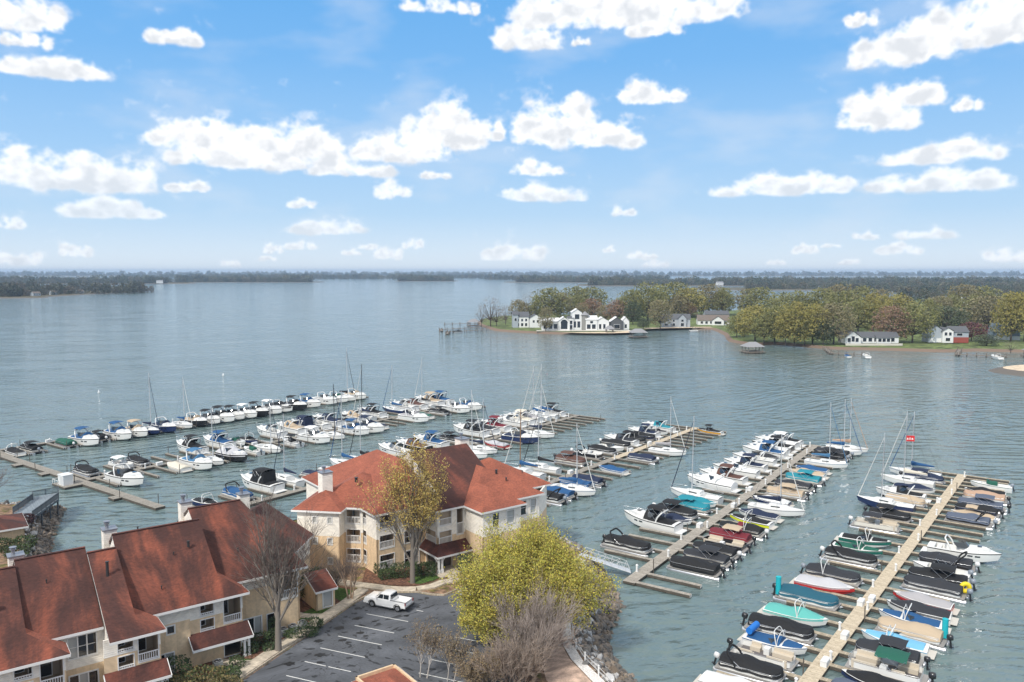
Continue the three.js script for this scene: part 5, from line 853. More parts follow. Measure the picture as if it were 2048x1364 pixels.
{ // hut and timber deck at the left edge
  const K = new Building('brown_roofed_hut', 'small tan hut with brown roof below the timber deck at left edge', 9, -140, 2.5); K.hip(3.5, 12.2, -144.6, -136.4, 5.2, 0.3, roofMaroon); K.wall([4, -136.9], [11.7, -136.9], 2.3, 5.1, [{ u0: 1.5, u1: 3, y0: 3.3, y1: 4.4, k: 'w' }]); K.wall([11.7, -136.9], [11.7, -144], 2.3, 5.1); K.wall([4, -144], [4, -136.9], 2.3, 5.1);
  const D = thing('timber_deck', 'grey timber viewing deck with railings over the rocky point', 'deck', bx_(15, -154), 2.4, bz_(15, -154), Math.atan2(0.6, 0.8)), dg = new THREE.MeshStandardMaterial({ map: plankTex([128, 138, 146], [60, 66, 74], 33), roughness: 0.9 }), rg = mat(0.075, 0.09, 0.105, 0.85), P = (n, g, m, par) => { const q = part(par ?? D, n, g, m); if (!par) q.position.set(-15, -2.4, 154); return q; };
  const pts = [[13.8, -147.2], [18.7, -156.8], [19.3, -161.3], [15.2, -160.6], [15.0, -158.6], [11.5, -151.5]]; const top = pts.map(([a, b]) => V(a, 3.5, b)); let g = poly(top, false, V(1, 0, 0)); if (g.attributes.normal.getY(0) < 0) g = poly(top, true, V(1, 0, 0)); P('deck_boards', g, dg);
  for (let i = 0; i < 5; i++) { const [a, b] = pts[i], [c, d] = pts[i + 1], L = Math.hypot(c - a, d - b), ang = Math.atan2(-(d - b), c - a); const R0 = [box(L, 0.1, 0.14, L / 2, 4.55, 0), box(L, 0.08, 0.08, L / 2, 3.65, 0), box(L, 0.35, 0.1, L / 2, 3.3, 0)]; const n = Math.max(2, Math.round(L / 1.8)); for (let k = 0; k <= n; k++) R0.push(box(0.12, 1.15, 0.12, L * k / n, 4.05, 0)); for (let x = 0.15; x < L; x += 0.16) R0.push(box(0.05, 0.85, 0.05, x, 4.1, 0)); P('deck_railing', merge(R0).rotateY(ang).translate(a, 0, b), rg); }
  for (const [a, b] of [[18.5, -156.6], [19.1, -161], [17, -153.6], [15.4, -150.4], [15.4, -160.4]]) P('deck_post', rod(V(a, 0.4, b), V(a, 3.4, b), 0.12, 0.12, 6), rg);
}

// ---------- vehicles, shrubs, trees near the buildings ----------
const carPaint = phys(0.78, 0.78, 0.78, 0.25, { clearcoat: 1, clearcoatRoughness: 0.05 }), tyreMat = mat(0.02, 0.02, 0.02, 0.9), rimMat = phys(0.55, 0.56, 0.58, 0.3, { metalness: 0.9 }), darkTrim = mat(0.02, 0.02, 0.022, 0.6), tailRed = phys(0.35, 0.01, 0.015, 0.25, { clearcoat: 1 }), headGlass = phys(0.6, 0.62, 0.64, 0.1, { clearcoat: 1 });
function wheelParts(o, x, z, r = 0.4) { const s = Math.sign(z), w = part(o, 'wheel', geo('tyre' + r, () => new THREE.TorusGeometry(r * 0.78, r * 0.24, 10, 26).scale(1, 1, 1.3)), tyreMat); w.position.set(x, r, z); part(w, 'rim', geo('rim' + r, () => { const g = [new THREE.CylinderGeometry(r * 0.6, r * 0.6, 0.08, 22).rotateX(Math.PI / 2)]; for (let i = 0; i < 5; i++) { const b = box(r * 0.56, 0.09, 0.14, r * 0.3, 0, 0); b.rotateZ(i * 1.2566); g.push(b); } return merge(g); }), rimMat).position.z = s * 0.06; }
function extrudeSide(pts, w, bevel = 0.07, holes = []) { const sh = new THREE.Shape(); pts.forEach((p, i) => { if (!i) sh.moveTo(p[0], p[1]); else if (p.length === 2) sh.lineTo(p[0], p[1]); else sh.absarc(p[0], p[1], p[2], Math.PI, 0, true); }); const g = new THREE.ExtrudeGeometry(sh, { depth: w - 2 * bevel, bevelEnabled: true, bevelThickness: bevel, bevelSize: bevel, bevelSegments: 3, curveSegments: 12 }); g.translate(0, 0, -(w - 2 * bevel) / 2); return toCreasedNormals(g, 0.6); }
function cabin(sec, m) { return loft(sec.map(([x, y0, y1, w0, w1]) => [[x, y0, -w0], [x, lerp(y0, y1, 0.5), -lerp(w0, w1, 0.45)], [x, y1 - 0.03, -w1], [x, y1, -w1 * 0.85], [x, y1 + 0.015, 0], [x, y1, w1 * 0.85], [x, y1 - 0.03, w1], [x, lerp(y0, y1, 0.5), lerp(w0, w1, 0.45)], [x, y0, w0]]), 0.5); }
function pickup(x, z, turn) {
  const o = thing('pickup_truck', 'white crew cab pickup truck parked nose to the kerb', 'pickup truck', x, YL + 0.006, z, turn), L = 5.8, wf = 1.75, wr = -1.8;
  // side profile: front at +x
  const prof = [[-2.85, 0.55], [wr - 0.5, 0.5], [wr, 0.42, 0.48], [wf - 0.48, 0.42], [wf, 0.42, 0.48], [2.75, 0.48], [2.84, 0.6], [2.8, 1.0], [2.62, 1.16], [1.5, 1.26], [1.28, 1.26], [-0.78, 1.26], [-0.78, 0.78], [-2.6, 0.78], [-2.86, 0.78]];
  const pr = [[-2.85, 0.6], [wr - 0.48, 0.6], [wr, 0.45, 0.48], [wf - 0.48, 0.52], [wf, 0.45, 0.48], [2.74, 0.55], [2.84, 0.68], [2.78, 1.0], [2.6, 1.14], [1.45, 1.24], [-0.78, 1.24], [-0.78, 0.84], [-2.85, 0.84]]; void prof;
  part(o, 'body', extrudeSide(pr, 1.96, 0.06), carPaint);
  const cab = part(o, 'cab', cabin([[1.42, 1.2, 1.24, 0.86, 0.8], [1.1, 1.2, 1.4, 0.9, 0.8], [0.6, 1.2, 1.86, 0.92, 0.72], [0.2, 1.2, 1.93, 0.92, 0.72], [-0.55, 1.2, 1.92, 0.92, 0.73], [-0.74, 1.2, 1.86, 0.92, 0.72], [-0.84, 1.2, 1.24, 0.9, 0.85]]), carPaint);
  for (const s of [-1, 1]) for (const [x0, x1, xt] of [[0.2, 0.98, 0.62], [-0.58, 0.1, 0.1]]) part(cab, 'side_window', poly([V(x0, 1.3, s * 0.908), V(x1, 1.3, s * 0.905), V(xt, 1.78, s * 0.79), V(x0, 1.8, s * 0.79)].map((p) => p.setZ(p.z + s * 0.03)), s < 0), M.glass);
  part(cab, 'windscreen', poly([V(1.38, 1.3, -0.78), V(1.38, 1.3, 0.78), V(0.74, 1.82, 0.66), V(0.74, 1.82, -0.66)].map((p) => p.add(V(0.03, 0.03, 0)))), M.glass); part(cab, 'rear_window', poly([V(-0.86, 1.32, -0.75), V(-0.77, 1.8, -0.66), V(-0.77, 1.8, 0.66), V(-0.86, 1.32, 0.75)].map((p) => p.add(V(-0.03, 0, 0)))), M.glass);
  const bed = part(o, 'cargo_bed', merge([box(2.06, 0.42, 0.09, -1.82, 1.05, 0.92), box(2.06, 0.42, 0.09, -1.82, 1.05, -0.92), box(0.08, 0.42, 1.76, -2.81, 1.05, 0), box(1.98, 0.02, 1.74, -1.8, 0.85, 0)]), carPaint); part(bed, 'bed_rail_cap', merge([box(2.06, 0.03, 0.1, -1.82, 1.275, 0.92), box(2.06, 0.03, 0.1, -1.82, 1.275, -0.92)]), darkTrim);
  for (const s of [-1, 1]) { part(o, 'tail_light', box(0.06, 0.4, 0.16, -2.87, 1.04, s * 0.89), tailRed); part(o, 'headlight', box(0.12, 0.18, 0.38, 2.76, 0.96, s * 0.74), headGlass); part(o, 'mirror', box(0.14, 0.2, 0.22, 1.0, 1.38, s * 1.08), carPaint); part(o, 'side_step', box(2.3, 0.07, 0.16, 0, 0.42, s * 0.98), rimMat); part(o, 'wheel_arch', merge([wf, wr].map((x) => new THREE.TorusGeometry(0.5, 0.03, 6, 16, Math.PI).translate(x, 0.45, s * 0.985))), darkTrim); }
  part(o, 'rear_bumper', box(0.22, 0.2, 1.9, -2.96, 0.58, 0), darkTrim); part(o, 'front_bumper', box(0.18, 0.26, 1.9, 2.85, 0.58, 0), carPaint); part(o, 'grille', box(0.05, 0.3, 1.0, 2.83, 0.94, 0), darkTrim);
  for (const wx of [wf, wr]) for (const s of [-1, 1]) wheelParts(o, wx, s * 0.84, 0.41);
}
function sedan(x, z, turn, label) {
  const o = thing('parked_car', label, 'car', x, YL + 0.006, z, turn, 'white cars under the yellow tree');
  part(o, 'body', extrudeSide([[-2.25, 0.42], [-1.4 - 0.4, 0.36], [-1.4, 0.34, 0.38], [1.0, 0.32], [1.4, 0.34, 0.38], [2.2, 0.38], [2.28, 0.62], [2.1, 0.8], [0.95, 0.93], [-1.5, 0.98], [-2.2, 0.95], [-2.3, 0.7]], 1.8, 0.08), carPaint);
  const cab = part(o, 'cab', cabin([[1.05, 0.9, 0.92, 0.8, 0.7], [0.3, 0.9, 1.38, 0.82, 0.6], [-0.4, 0.9, 1.44, 0.82, 0.6], [-1.0, 0.9, 1.38, 0.82, 0.58], [-1.75, 0.9, 0.94, 0.78, 0.66]]), M.glass); part(cab, 'roof', loft([[0.28, 1.385], [-0.4, 1.45], [-1.0, 1.39]].map(([xx, y]) => [[xx, y - 0.02, -0.62], [xx, y + 0.02, -0.4], [xx, y + 0.035, 0], [xx, y + 0.02, 0.4], [xx, y - 0.02, 0.62]]), 0.8), carPaint);
  for (const wx of [1.4, -1.4]) for (const s of [-1, 1]) wheelParts(o, wx, s * 0.8, 0.33);
  for (const s of [-1, 1]) { part(o, 'headlight', box(0.1, 0.14, 0.34, 2.2, 0.7, s * 0.62), headGlass); part(o, 'tail_light', box(0.08, 0.14, 0.36, -2.28, 0.78, s * 0.6), tailRed); }
}
pickup(-14.9, -93.4, Math.atan2(-(-95.2 + 93.4), -19 + 14.9) + 0.0);
sedan(-4.2, -96.2, 2.75, 'white car half hidden under the yellow tree, nearer the truck'); sedan(-0.6, -95.4, 2.75, 'white car hidden behind the yellow tree, farther from the truck');
// clipped shrubs and loose shrubs
function shrub(name, label, x, z, rx, ry, rz, cols, n, size, group, box_ = 0.45) {
  const o = thing(name, label, 'shrub', x, YL, z, R() * 0.4, group), L = new Leaves(), T = new Tubes(); for (let i = 0; i < 5; i++) T.add(V(0, 0, 0), V(rr(-rx, rx) * 0.6, ry * 1.1, rr(-rz, rz) * 0.6), 0.03, 0.012, 4); part(o, 'stems', T.geo(), barkDark);
  for (let i = 0; i < n; i++) { const d = V(R() * 2 - 1, R() * 2 - 1, R() * 2 - 1); const e = box_; const k = Math.pow(Math.abs(d.x) ** (2 / e) + Math.abs(d.y) ** (2 / e) + Math.abs(d.z) ** (2 / e), e / 2) || 1; const q = (0.78 + 0.24 * R()) * (1 + 0.16 * N3(d.x * 2 / k + x, d.y * 2 / k, d.z * 2 / k + z)) / k; const y = ry + d.y * q * ry; if (y < 0.05) continue; L.add(d.x * q * rx, y, d.z * q * rz, size * rr(0.7, 1.3), jitterCol(cols[ri(0, cols.length - 1)], 0.35)); }
  part(o, 'foliage', L.geo(), leafMat); return o;
}
const GREEN = [[0.055, 0.095, 0.025], [0.075, 0.12, 0.03], [0.045, 0.078, 0.022]], OLIVE = [[0.20, 0.16, 0.05], [0.24, 0.18, 0.065], [0.13, 0.13, 0.04]];
const H = (k) => ({ x: k[0], z: k[1] });
shrub('clipped_shrub', 'rounded clipped shrub at the left end of the hedge by the apartment building', -16.7, -102.3, 0.85, 0.6, 0.8, GREEN, 900, 0.16, 'hedge shrubs by the apartment building');
shrub('clipped_shrub', 'largest clipped hedge block in front of the apartment building corner', -14.2, -103.2, 1.9, 0.85, 1.1, GREEN, 2600, 0.16, 'hedge shrubs by the apartment building');
shrub('clipped_shrub', 'boxy clipped shrub between the hedge block and the yellow budding tree', -11.3, -103.4, 1.2, 0.85, 1.0, GREEN, 1600, 0.16, 'hedge shrubs by the apartment building');
shrub('clipped_shrub', 'dark shrub left behind the hedge against the bay wall', -17.6, -104.2, 0.9, 0.8, 0.8, GREEN, 1000, 0.16, 'hedge shrubs by the apartment building');
shrub('clipped_shrub', 'tall clipped shrub right of the white porch columns', -5.6, -104.4, 1.5, 1.2, 1.3, GREEN, 2400, 0.17, 'hedge shrubs by the apartment building');
shrub('clipped_shrub', 'low shrub in the shade of the porch', -10.4, -105.8, 1.3, 0.5, 0.7, GREEN, 900, 0.15, 'hedge shrubs by the apartment building');
{ const ps = [[24.6, -79.6, 0.8, 0.6, 0.7, 'low shrub beside the entry path to the townhouse porch'], [26.8, -82.0, 0.9, 0.55, 0.8, 'round shrub nearest the porch columns of the townhouse'], [28.2, -83.1, 1.0, 0.7, 0.7, 'shrub below the triple glass doors'], [29.6, -82.8, 0.8, 0.75, 0.8, 'shrub left of the bare tree trunk'], [28.6, -81.4, 0.7, 0.4, 0.6, 'small shrub in the mulch before the bare tree'], [32.6, -82.4, 1.9, 0.5, 0.8, 'low hedge in front of the air conditioners'], [34.4, -83.9, 1.4, 0.5, 0.9, 'hedge end nearest the cross path'], [30.1, -84.3, 0.45, 1.1, 0.45, 'narrow upright evergreen by the dark doorway'], [37.6, -91.4, 1.3, 1.9, 1.2, 'tall dark evergreen shrub between the two buildings'], [39.4, -93.4, 1.0, 1.5, 1.0, 'dark evergreen behind the bare crape myrtle']]; for (const [a, b, rx, ry, rz, l] of ps) shrub('garden_shrub', l, bx_(a, b), bz_(a, b), rx, ry, rz, GREEN, Math.round(700 * rx * rz + 500 * ry), 0.15, 'shrubs along the townhouses', 0.7); }
{ const ps = [[19.0, -80.4, 1.5, 1.3, 1.2, 'conical evergreen against the tan townhouse wall'], [17.4, -78.6, 1.9, 0.9, 1.2, 'straggly olive shrub below the small window'], [21.0, -78.2, 2.3, 0.8, 1.4, 'spreading bronze shrub beside the lone air conditioner'], [18.6, -76.6, 2.0, 0.7, 1.4, 'bronze shrub mass at the bottom of the frame'], [23.4, -77.6, 1.0, 0.6, 0.9, 'clipped green shrub by the front entry path'], [22.2, -75.6, 1.6, 0.7, 1.2, 'green and bronze shrub nearest the viewer']]; ps.forEach(([a, b, rx, ry, rz, l], i) => shrub('loose_shrub', l, bx_(a, b), bz_(a, b), rx, ry, rz, i % 2 ? OLIVE : i === 0 || i === 4 ? GREEN : [...OLIVE, GREEN[1]], Math.round(600 * rx * rz), 0.2, 'loose shrubs by the front townhouse', 0.9)); }
// air conditioners
{ const g = box(0.85, 0.8, 0.85, 0, 0.4, 0), top = new THREE.CylinderGeometry(0.36, 0.38, 0.06, 18).translate(0, 0.83, 0), fan = new THREE.TorusGeometry(0.3, 0.03, 5, 16).rotateX(Math.PI / 2).translate(0, 0.87, 0), m = mat(0.30, 0.31, 0.30, 0.6);
  for (const [a, b, l] of [[31.1, -83.8, 'grey air conditioner nearest the bare tree'], [32.3, -84.0, 'middle grey air conditioner of the three behind the hedge'], [33.5, -84.2, 'grey air conditioner farthest from the bare tree'], [23.0, -80.6, 'lone dark air conditioner beside the porch path']]) { const o = thing('air_conditioner', l, 'air conditioner', bx_(a, b), YL + 0.03, bz_(a, b), 0.64, 'air conditioning units'); part(o, 'casing', g, m); part(o, 'fan_top', top, darkTrim); part(o, 'fan_guard', fan, rimMat); } }
// trees
const GOLD = [[0.60, 0.43, 0.10], [0.54, 0.41, 0.11], [0.62, 0.48, 0.14]], LIME = [[0.50, 0.46, 0.075], [0.56, 0.49, 0.085], [0.40, 0.41, 0.065], [0.60, 0.49, 0.09]];
putTree('bare_tree', 'tall bare grey tree between the townhouses and the kerb', -24.9, -82.1, { levels: 5, trunk: 5.6, r: 0.38, bare: 0.5, kids: [6, 4, 4, 3, 3], spread: 0.62, first: 1.02, shrink: 0.66, wob: 0.3, lift: 0.075, minR: 0.016 }, null, barkGrey, mat(0.14, 0.11, 0.095, 0.95));
putTree('budding_tree', 'slender tree with golden spring buds before the apartment building', -12.9, -100.8, { levels: 5, trunk: 6.6, r: 0.36, bare: 0.38, kids: [7, 4, 4, 3, 3], spread: 0.54, first: 0.84, shrink: 0.66, wob: 0.24, lift: 0.08, minR: 0.014 }, { n: 2, sp: 0.32, size: 0.18, cols: GOLD }, barkGrey, barkBrown);
putTree('crape_myrtle', 'small multi stemmed bare tree beside the sidewalk lawn', -19.9, -95.6, { levels: 4, trunk: 2.6, r: 0.12, bare: 0.6, kids: [3, 3, 3, 3], spread: 0.42, first: 0.85, shrink: 0.68, wob: 0.2, lift: 0.05, minR: 0.01, stems: [[-0.2, 0, -0.2, 0.1], [0.15, 0.1, 0.15, -0.1], [0, -0.2, 0.05, 0.22]] }, null, mat(0.33, 0.23, 0.16, 0.9), barkTwig);
putTree('bare_shrub_tree', 'dark twiggy bare tree behind the crape myrtle', -22.6, -97.8, { levels: 4, trunk: 1.6, r: 0.1, bare: 0.3, kids: [5, 4, 4, 3], spread: 0.75, first: 1.1, shrink: 0.7, wob: 0.3, lift: 0.0, minR: 0.01, stems: [[0, 0, 0.3, 0.1], [0.1, 0.1, -0.4, 0.1]] }, null, barkDark, mat(0.12, 0.10, 0.09, 0.95));
putTree('yellow_tree', 'large rounded tree with yellow green spring leaves beside the parking lot', 1.4, -87.0, { levels: 5, trunk: 3.9, r: 0.3, bare: 0.15, kids: [5, 4, 4, 4, 3], spread: 0.7, first: 1.08, shrink: 0.66, wob: 0.34, lift: 0.035, minR: 0.012, stems: [[0, 0, 0.05, 0.02], [0.5, 0.3, 0.4, 0.2], [-0.5, 0.2, -0.45, 0.05], [-0.6, 0.8, -0.6, 0.75], [0.7, 0.8, 0.5, 0.7]] }, { n: 4, sp: 0.42, size: 0.17, cols: LIME }, barkBrown, barkBrown);
{ const o = { levels: 4, trunk: 2.9, r: 0.16, bare: 0.25, kids: [5, 5, 4, 4], spread: 0.5, first: 1.1, shrink: 0.68, wob: 0.28, lift: 0.03, minR: 0.02, stems: [[0, 0, 0.1, 0.1], [0.3, 0.3, 0.4, 0.3], [-0.3, 0, -0.4, 0.1], [0.1, -0.3, 0.1, -0.4]] }, gt = mat(0.40, 0.335, 0.295, 0.95);
  putTree('bare_thicket', 'largest tangled grey bare thicket below the yellow tree', 2.0, -79.4, o, null, barkGrey, gt); putTree('bare_thicket', 'grey bare thicket left of the pinkish path near the bottom edge', 1.5, -77.2, { ...o, trunk: 2.1 }, null, barkGrey, gt); putTree('bare_thicket', 'reddish bare thicket between the yellow tree and the gravel', 3.3, -82.6, { ...o, trunk: 1.3 }, null, barkBrown, mat(0.36, 0.24, 0.20, 0.95)); putTree('bare_thicket', 'low bare thicket at the edge of the parking bays', 0.2, -77.2, { ...o, trunk: 1.1 }, null, barkGrey, mat(0.32, 0.27, 0.21, 0.95)); }
putTree('yellow_tree', 'smaller yellow green tree hanging over the parking bays in front of the large one', -1.9, -84.2, { levels: 4, trunk: 2.2, r: 0.16, bare: 0.2, kids: [6, 5, 4, 4], spread: 0.75, first: 1.1, shrink: 0.68, wob: 0.34, lift: 0.02, minR: 0.012, stems: [[0, 0, 0.1, 0.1], [0.4, 0.2, 0.4, 0.1], [-0.3, 0.2, -0.4, 0.2]] }, { n: 5, sp: 0.36, size: 0.17, cols: LIME }, barkBrown, barkBrown);
{ const o = { levels: 4, trunk: 2.0, r: 0.13, bare: 0.25, kids: [5, 5, 4, 4], spread: 0.55, first: 1.1, shrink: 0.68, wob: 0.3, lift: 0.03, minR: 0.018, stems: [[0, 0, 0.1, 0.1], [0.4, 0.2, 0.4, 0.1], [-0.3, 0.2, -0.4, 0.2]] }; putTree('bare_thicket', 'brown bare thicket at the bottom frame edge left of the path', 0.4, -73.6, o, null, barkBrown, mat(0.34, 0.27, 0.22, 0.95)); putTree('bare_thicket', 'tawny bare thicket at the bottom frame edge nearest the viewer', -2.8, -74.2, { ...o, trunk: 1.4 }, { n: 1, sp: 0.2, size: 0.14, cols: [[0.30, 0.22, 0.12]] }, barkBrown, mat(0.36, 0.29, 0.22, 0.95)); }
const TANL = [[0.30, 0.23, 0.13], [0.25, 0.19, 0.12]];
putTree('young_birch', 'young pale stemmed birch with tan leaves in front of the parking bays', -9.2, -76.6, { levels: 4, trunk: 2.6, r: 0.07, bare: 0.4, kids: [5, 4, 3, 3], spread: 0.5, first: 0.75, shrink: 0.66, wob: 0.22, lift: 0.02, minR: 0.008, stems: [[0, 0, 0.1, 0.1], [0.7, 0.2, 0.2, 0.05]] }, { n: 1, sp: 0.15, size: 0.14, cols: TANL }, mat(0.5, 0.46, 0.42, 0.9), barkTwig);
putTree('young_birch', 'second young birch nearer the thicket with tan leaves', -6.4, -75.8, { levels: 4, trunk: 2.3, r: 0.06, bare: 0.4, kids: [5, 4, 3, 3], spread: 0.5, first: 0.75, shrink: 0.66, wob: 0.22, lift: 0.02, minR: 0.008, stems: [[0, 0, 0.1, 0.1], [0.6, 0.2, 0.2, 0.05]] }, { n: 1, sp: 0.15, size: 0.14, cols: TANL }, mat(0.5, 0.46, 0.42, 0.9), barkTwig);
putTree('bare_tree', 'pinkish bare tree at the left edge above the timber deck', -87, -131, { levels: 4, trunk: 3.5, r: 0.2, bare: 0.4, kids: [5, 4, 4, 3], spread: 0.6, first: 0.95, shrink: 0.66, wob: 0.24, lift: 0.03, minR: 0.016 }, null, barkBrown, mat(0.24, 0.17, 0.15, 0.95));
{ const ps = [[11.4, -134.2, 1.6, 0.9, 1.4, 'green shrub beside the hut at left'], [10.2, -131, 1.8, 0.8, 1.6, 'dark shrub above the left rock bank'], [8.6, -134.6, 1.4, 0.9, 1.2, 'shrub against the hut wall'], [12.6, -147.2, 1.7, 0.8, 1.2, 'purple leaved shrub under the deck corner']]; ps.forEach(([a, b, rx, ry, rz, l], i) => shrub('bank_shrub', l, bx_(a, b), bz_(a, b), rx, ry, rz, i === 3 ? [[0.06, 0.018, 0.025]] : [...GREEN, [0.07, 0.06, 0.025]], 900, 0.24, 'shrubs on the left bank', 0.9)); }
// red flag on a mast at the rightmost dock

// ---------- far shores ----------
const FAR_TREES = [[-16.3,-606.7,22.1,17.2,"b"],[-23.2,-606.7,15.8,9.2,"b"],[-11.7,-606.7,16.3,12.6,"b"],[-5.0,-627.6,16.1,10.7,"b"],[4.9,-676.1,17.9,12.2,"c"],[14.5,-709.0,22.8,12.1,"b"],[24.9,-697.7,20.5,15.8,"o"],[32.3,-686.7,27.3,24.7,"o"],[42.1,-697.7,23.1,17.2,"c"],[59.1,-745.2,27.5,22.6,"o"],[74.4,-758.1,26.5,28.7,"o"],[58.5,-720.7,20.5,15.0,"o"],[69.8,-697.7,17.8,17.2,"r"],[59.6,-686.7,13.7,11.7,"c"],[23.5,-555.7,16.9,8.9,"c"],[88.1,-665.8,17.7,17.6,"r"],[79.2,-676.1,13.4,12.8,"c"],[99.5,-665.8,26.4,18.9,"o"],[115.1,-676.1,31.3,25.6,"o"],[95.0,-627.6,17.8,11.9,"g"],[149.4,-745.2,31.0,36.7,"o"],[160.8,-732.8,26.3,27.7,"y"],[107.8,-580.8,21.2,14.3,"c"],[159.5,-720.7,13.7,12.3,"r"],[189.7,-771.5,29.1,26.3,"c"],[202.9,-771.5,22.6,17.5,"o"],[95.7,-580.8,7.5,7.7,"g"],[109.1,-686.7,16.9,14.3,"c"],[100.5,-709.0,20.1,16.1,"o"],[133.0,-732.8,23.6,20.8,"o"],[151.3,-720.7,19.8,17.7,"c"],[179.3,-758.1,20.1,15.8,"o"],[18.7,-713.6,10.6,8.1,"m"],[10.5,-709.0,14.1,9.4,"c"],[200.2,-758.1,25.8,17.2,"o"],[223.2,-758.1,25.1,21.5,"c"],[226.9,-732.8,27.0,27.7,"o"],[142.1,-504.3,13.9,11.5,"o"],[145.3,-476.7,21.3,18.0,"y"],[154.3,-468.5,20.3,16.8,"o"],[178.5,-548.7,22.9,19.7,"o"],[161.8,-456.7,23.9,17.3,"y"],[172.2,-456.7,23.4,15.6,"y"],[184.3,-456.7,23.4,19.0,"c"],[213.2,-593.5,27.0,20.2,"o"],[229.0,-593.5,28.6,22.5,"o"],[233.3,-562.9,27.7,23.4,"o"],[226.5,-522.4,22.8,18.8,"o"],[236.4,-522.4,26.7,16.8,"y"],[221.9,-466.5,21.3,16.8,"r"],[270.6,-562.9,25.6,23.4,"y"],[234.3,-466.5,22.6,18.5,"o"],[297.2,-548.7,17.7,23.9,"g"],[375.4,-665.8,30.2,23.9,"c"],[393.0,-665.8,29.0,23.9,"o"],[331.5,-555.7,24.8,26.3,"c"],[298.3,-476.7,28.9,18.0,"y"],[306.4,-476.7,29.8,18.0,"y"],[273.1,-665.8,30.9,21.4,"c"],[292.1,-665.8,29.0,21.4,"o"],[274.7,-476.7,11.3,14.4,"m"],[266.4,-447.3,6.4,11.0,"g"],[256.5,-409.4,5.9,7.0,"b"],[207.6,-610.1,25.4,18.5,"o"],[298.2,-646.1,26.9,18.3,"c"],[277.8,-535.2,23.3,15.2,"o"],[334.9,-627.6,22.6,17.8,"c"],[354.5,-646.1,23.2,17.1,"o"],[351.0,-610.1,23.1,17.3,"o"],[364.1,-593.5,20.2,19.1,"c"],[147.5,-466.5,16.0,11.5,"o"],[156.6,-456.7,17.4,11.2,"y"],[167.1,-454.8,16.6,11.2,"o"],[176.4,-451.9,14.2,10.3,"g"],[148.6,-510.2,17.4,10.6,"y"]];

const lawnFar = new THREE.MeshStandardMaterial({ map: noiseTex(256, [92, 104, 56], 0.4, 9, 60, 101), roughness: 1 }), sandMat = new THREE.MeshStandardMaterial({ map: noiseTex(256, [206, 186, 160], 0.14, 9, 30, 104), roughness: 1 }), woodFloor = new THREE.MeshStandardMaterial({ map: noiseTex(256, [84, 78, 52], 0.4, 9, 80, 107), roughness: 1 }), bankRed = mat(0.19, 0.135, 0.10, 1), stoneBank = mat(0.13, 0.115, 0.10, 1);
function island(name, label, pts, y, m, skirt, out = 6) { // flat top with a sloping bank
  const cx = pts.reduce((s, p) => s + p[0], 0) / pts.length, cz = pts.reduce((s, p) => s + p[1], 0) / pts.length, c = new THREE.CatmullRomCurve3(pts.map(([x, z]) => V(x, 0, z)), true, 'catmullrom', 0.3).getPoints(pts.length * 6);
  const g = structure(name, sheet(c.slice(0, -1).map((p) => [p.x, p.z]), y), m, label); const rows = c.map((p, i) => { const a = c[(i + 1) % (c.length - 1)], b = c[(i + c.length - 2) % (c.length - 1)], t = V(a.x - b.x, 0, a.z - b.z).normalize(); let nx = t.z, nz = -t.x; if (nx * (p.x - cx) + nz * (p.z - cz) < 0) { nx = -nx; nz = -nz; } return [[p.x, y + 0.02, p.z], [p.x + nx * out * 0.5, y * 0.4, p.z + nz * out * 0.5], [p.x + nx * out, -0.6, p.z + nz * out]]; }); part(g, 'bank', loft(rows, 1.2), skirt); return g;
}
island('peninsula', 'wooded peninsula with lawns and lake houses', [[-26, -700], [-24, -640], [-17, -608], [-8, -577], [19, -556], [52, -544], [76, -548], [104, -584], [136, -595], [150, -590], [146, -540], [136, -490], [142, -468], [158, -472], [179, -443], [209, -435], [232, -427], [251, -432], [269, -427], [330, -420], [480, -400], [1300, -420], [1900, -1300], [900, -1350], [520, -1150], [300, -900], [120, -800], [0, -760]], 1.4, lawnFar, bankRed, 3.5);
structure('beach', sheet([[34, -545.5], [50, -539], [68, -539], [80, -543.5], [88, -556], [82, -560], [70, -551], [50, -548]], 1.46), sandMat, 'pale sandy beach below the white mansion'); structure('beach', sheet([[96, -578], [110, -585], [136, -592], [150, -596], [150, -602], [120, -600], [96, -588]], 1.46), sandMat, 'pale sandy beach beyond the boathouse');
island('sand_spit', 'rock edged sandy spit at the right frame edge', [[211, -341], [216, -348], [232, -356], [260, -352], [260, -318], [226, -318], [213, -332]], 1.6, sandMat, stoneBank, 7);
// tree crowns: lobes of leaf sized faces
function crownGeo(lobes, per, size, seed, flat = 0.8) { const L = new Leaves(), Tb = new Tubes(); const cs = [];
  for (let i = 0; i < lobes; i++) { const a = i * 2.39996 + seed, v = (i + 0.5) / lobes, rad = Math.sqrt(Math.max(0.05, 1 - (v * 1.75 - 0.72) ** 2)) * 0.34; cs.push([Math.cos(a) * rad * rr(0.75, 1.1), 0.2 + v * 0.66, Math.sin(a) * rad * rr(0.75, 1.1), rr(0.13, 0.2)]); }
  for (const [x, y, z, r] of cs) { const tone = rr(0.88, 1.12); for (let k = 0; k < per; k++) { const d = V(R() - 0.5, R() - 0.5, R() - 0.5).normalize(), q = r * (0.6 + 0.45 * R()); const c = tone * rr(0.86, 1.14); L.add(x + d.x * q, y + d.y * q * flat, z + d.z * q, size * rr(0.6, 1.3), [c * rr(0.94, 1.06), c, c * rr(0.8, 1.1)]); } Tb.add(V(0, 0.2, 0), V(x, y, z), 0.012, 0.003, 4); }
  Tb.add(V(0, -0.02, 0), V(0, 0.36, 0), 0.02, 0.013, 6); return [L.geo(), Tb.geo()]; }
const CR = [0, 1, 2, 3, 4].map((i) => crownGeo(22, 120, 0.04, i * 1.7)), CRB = [0, 1].map((i) => crownGeo(15, 60, 0.022, i * 2.1 + 5));
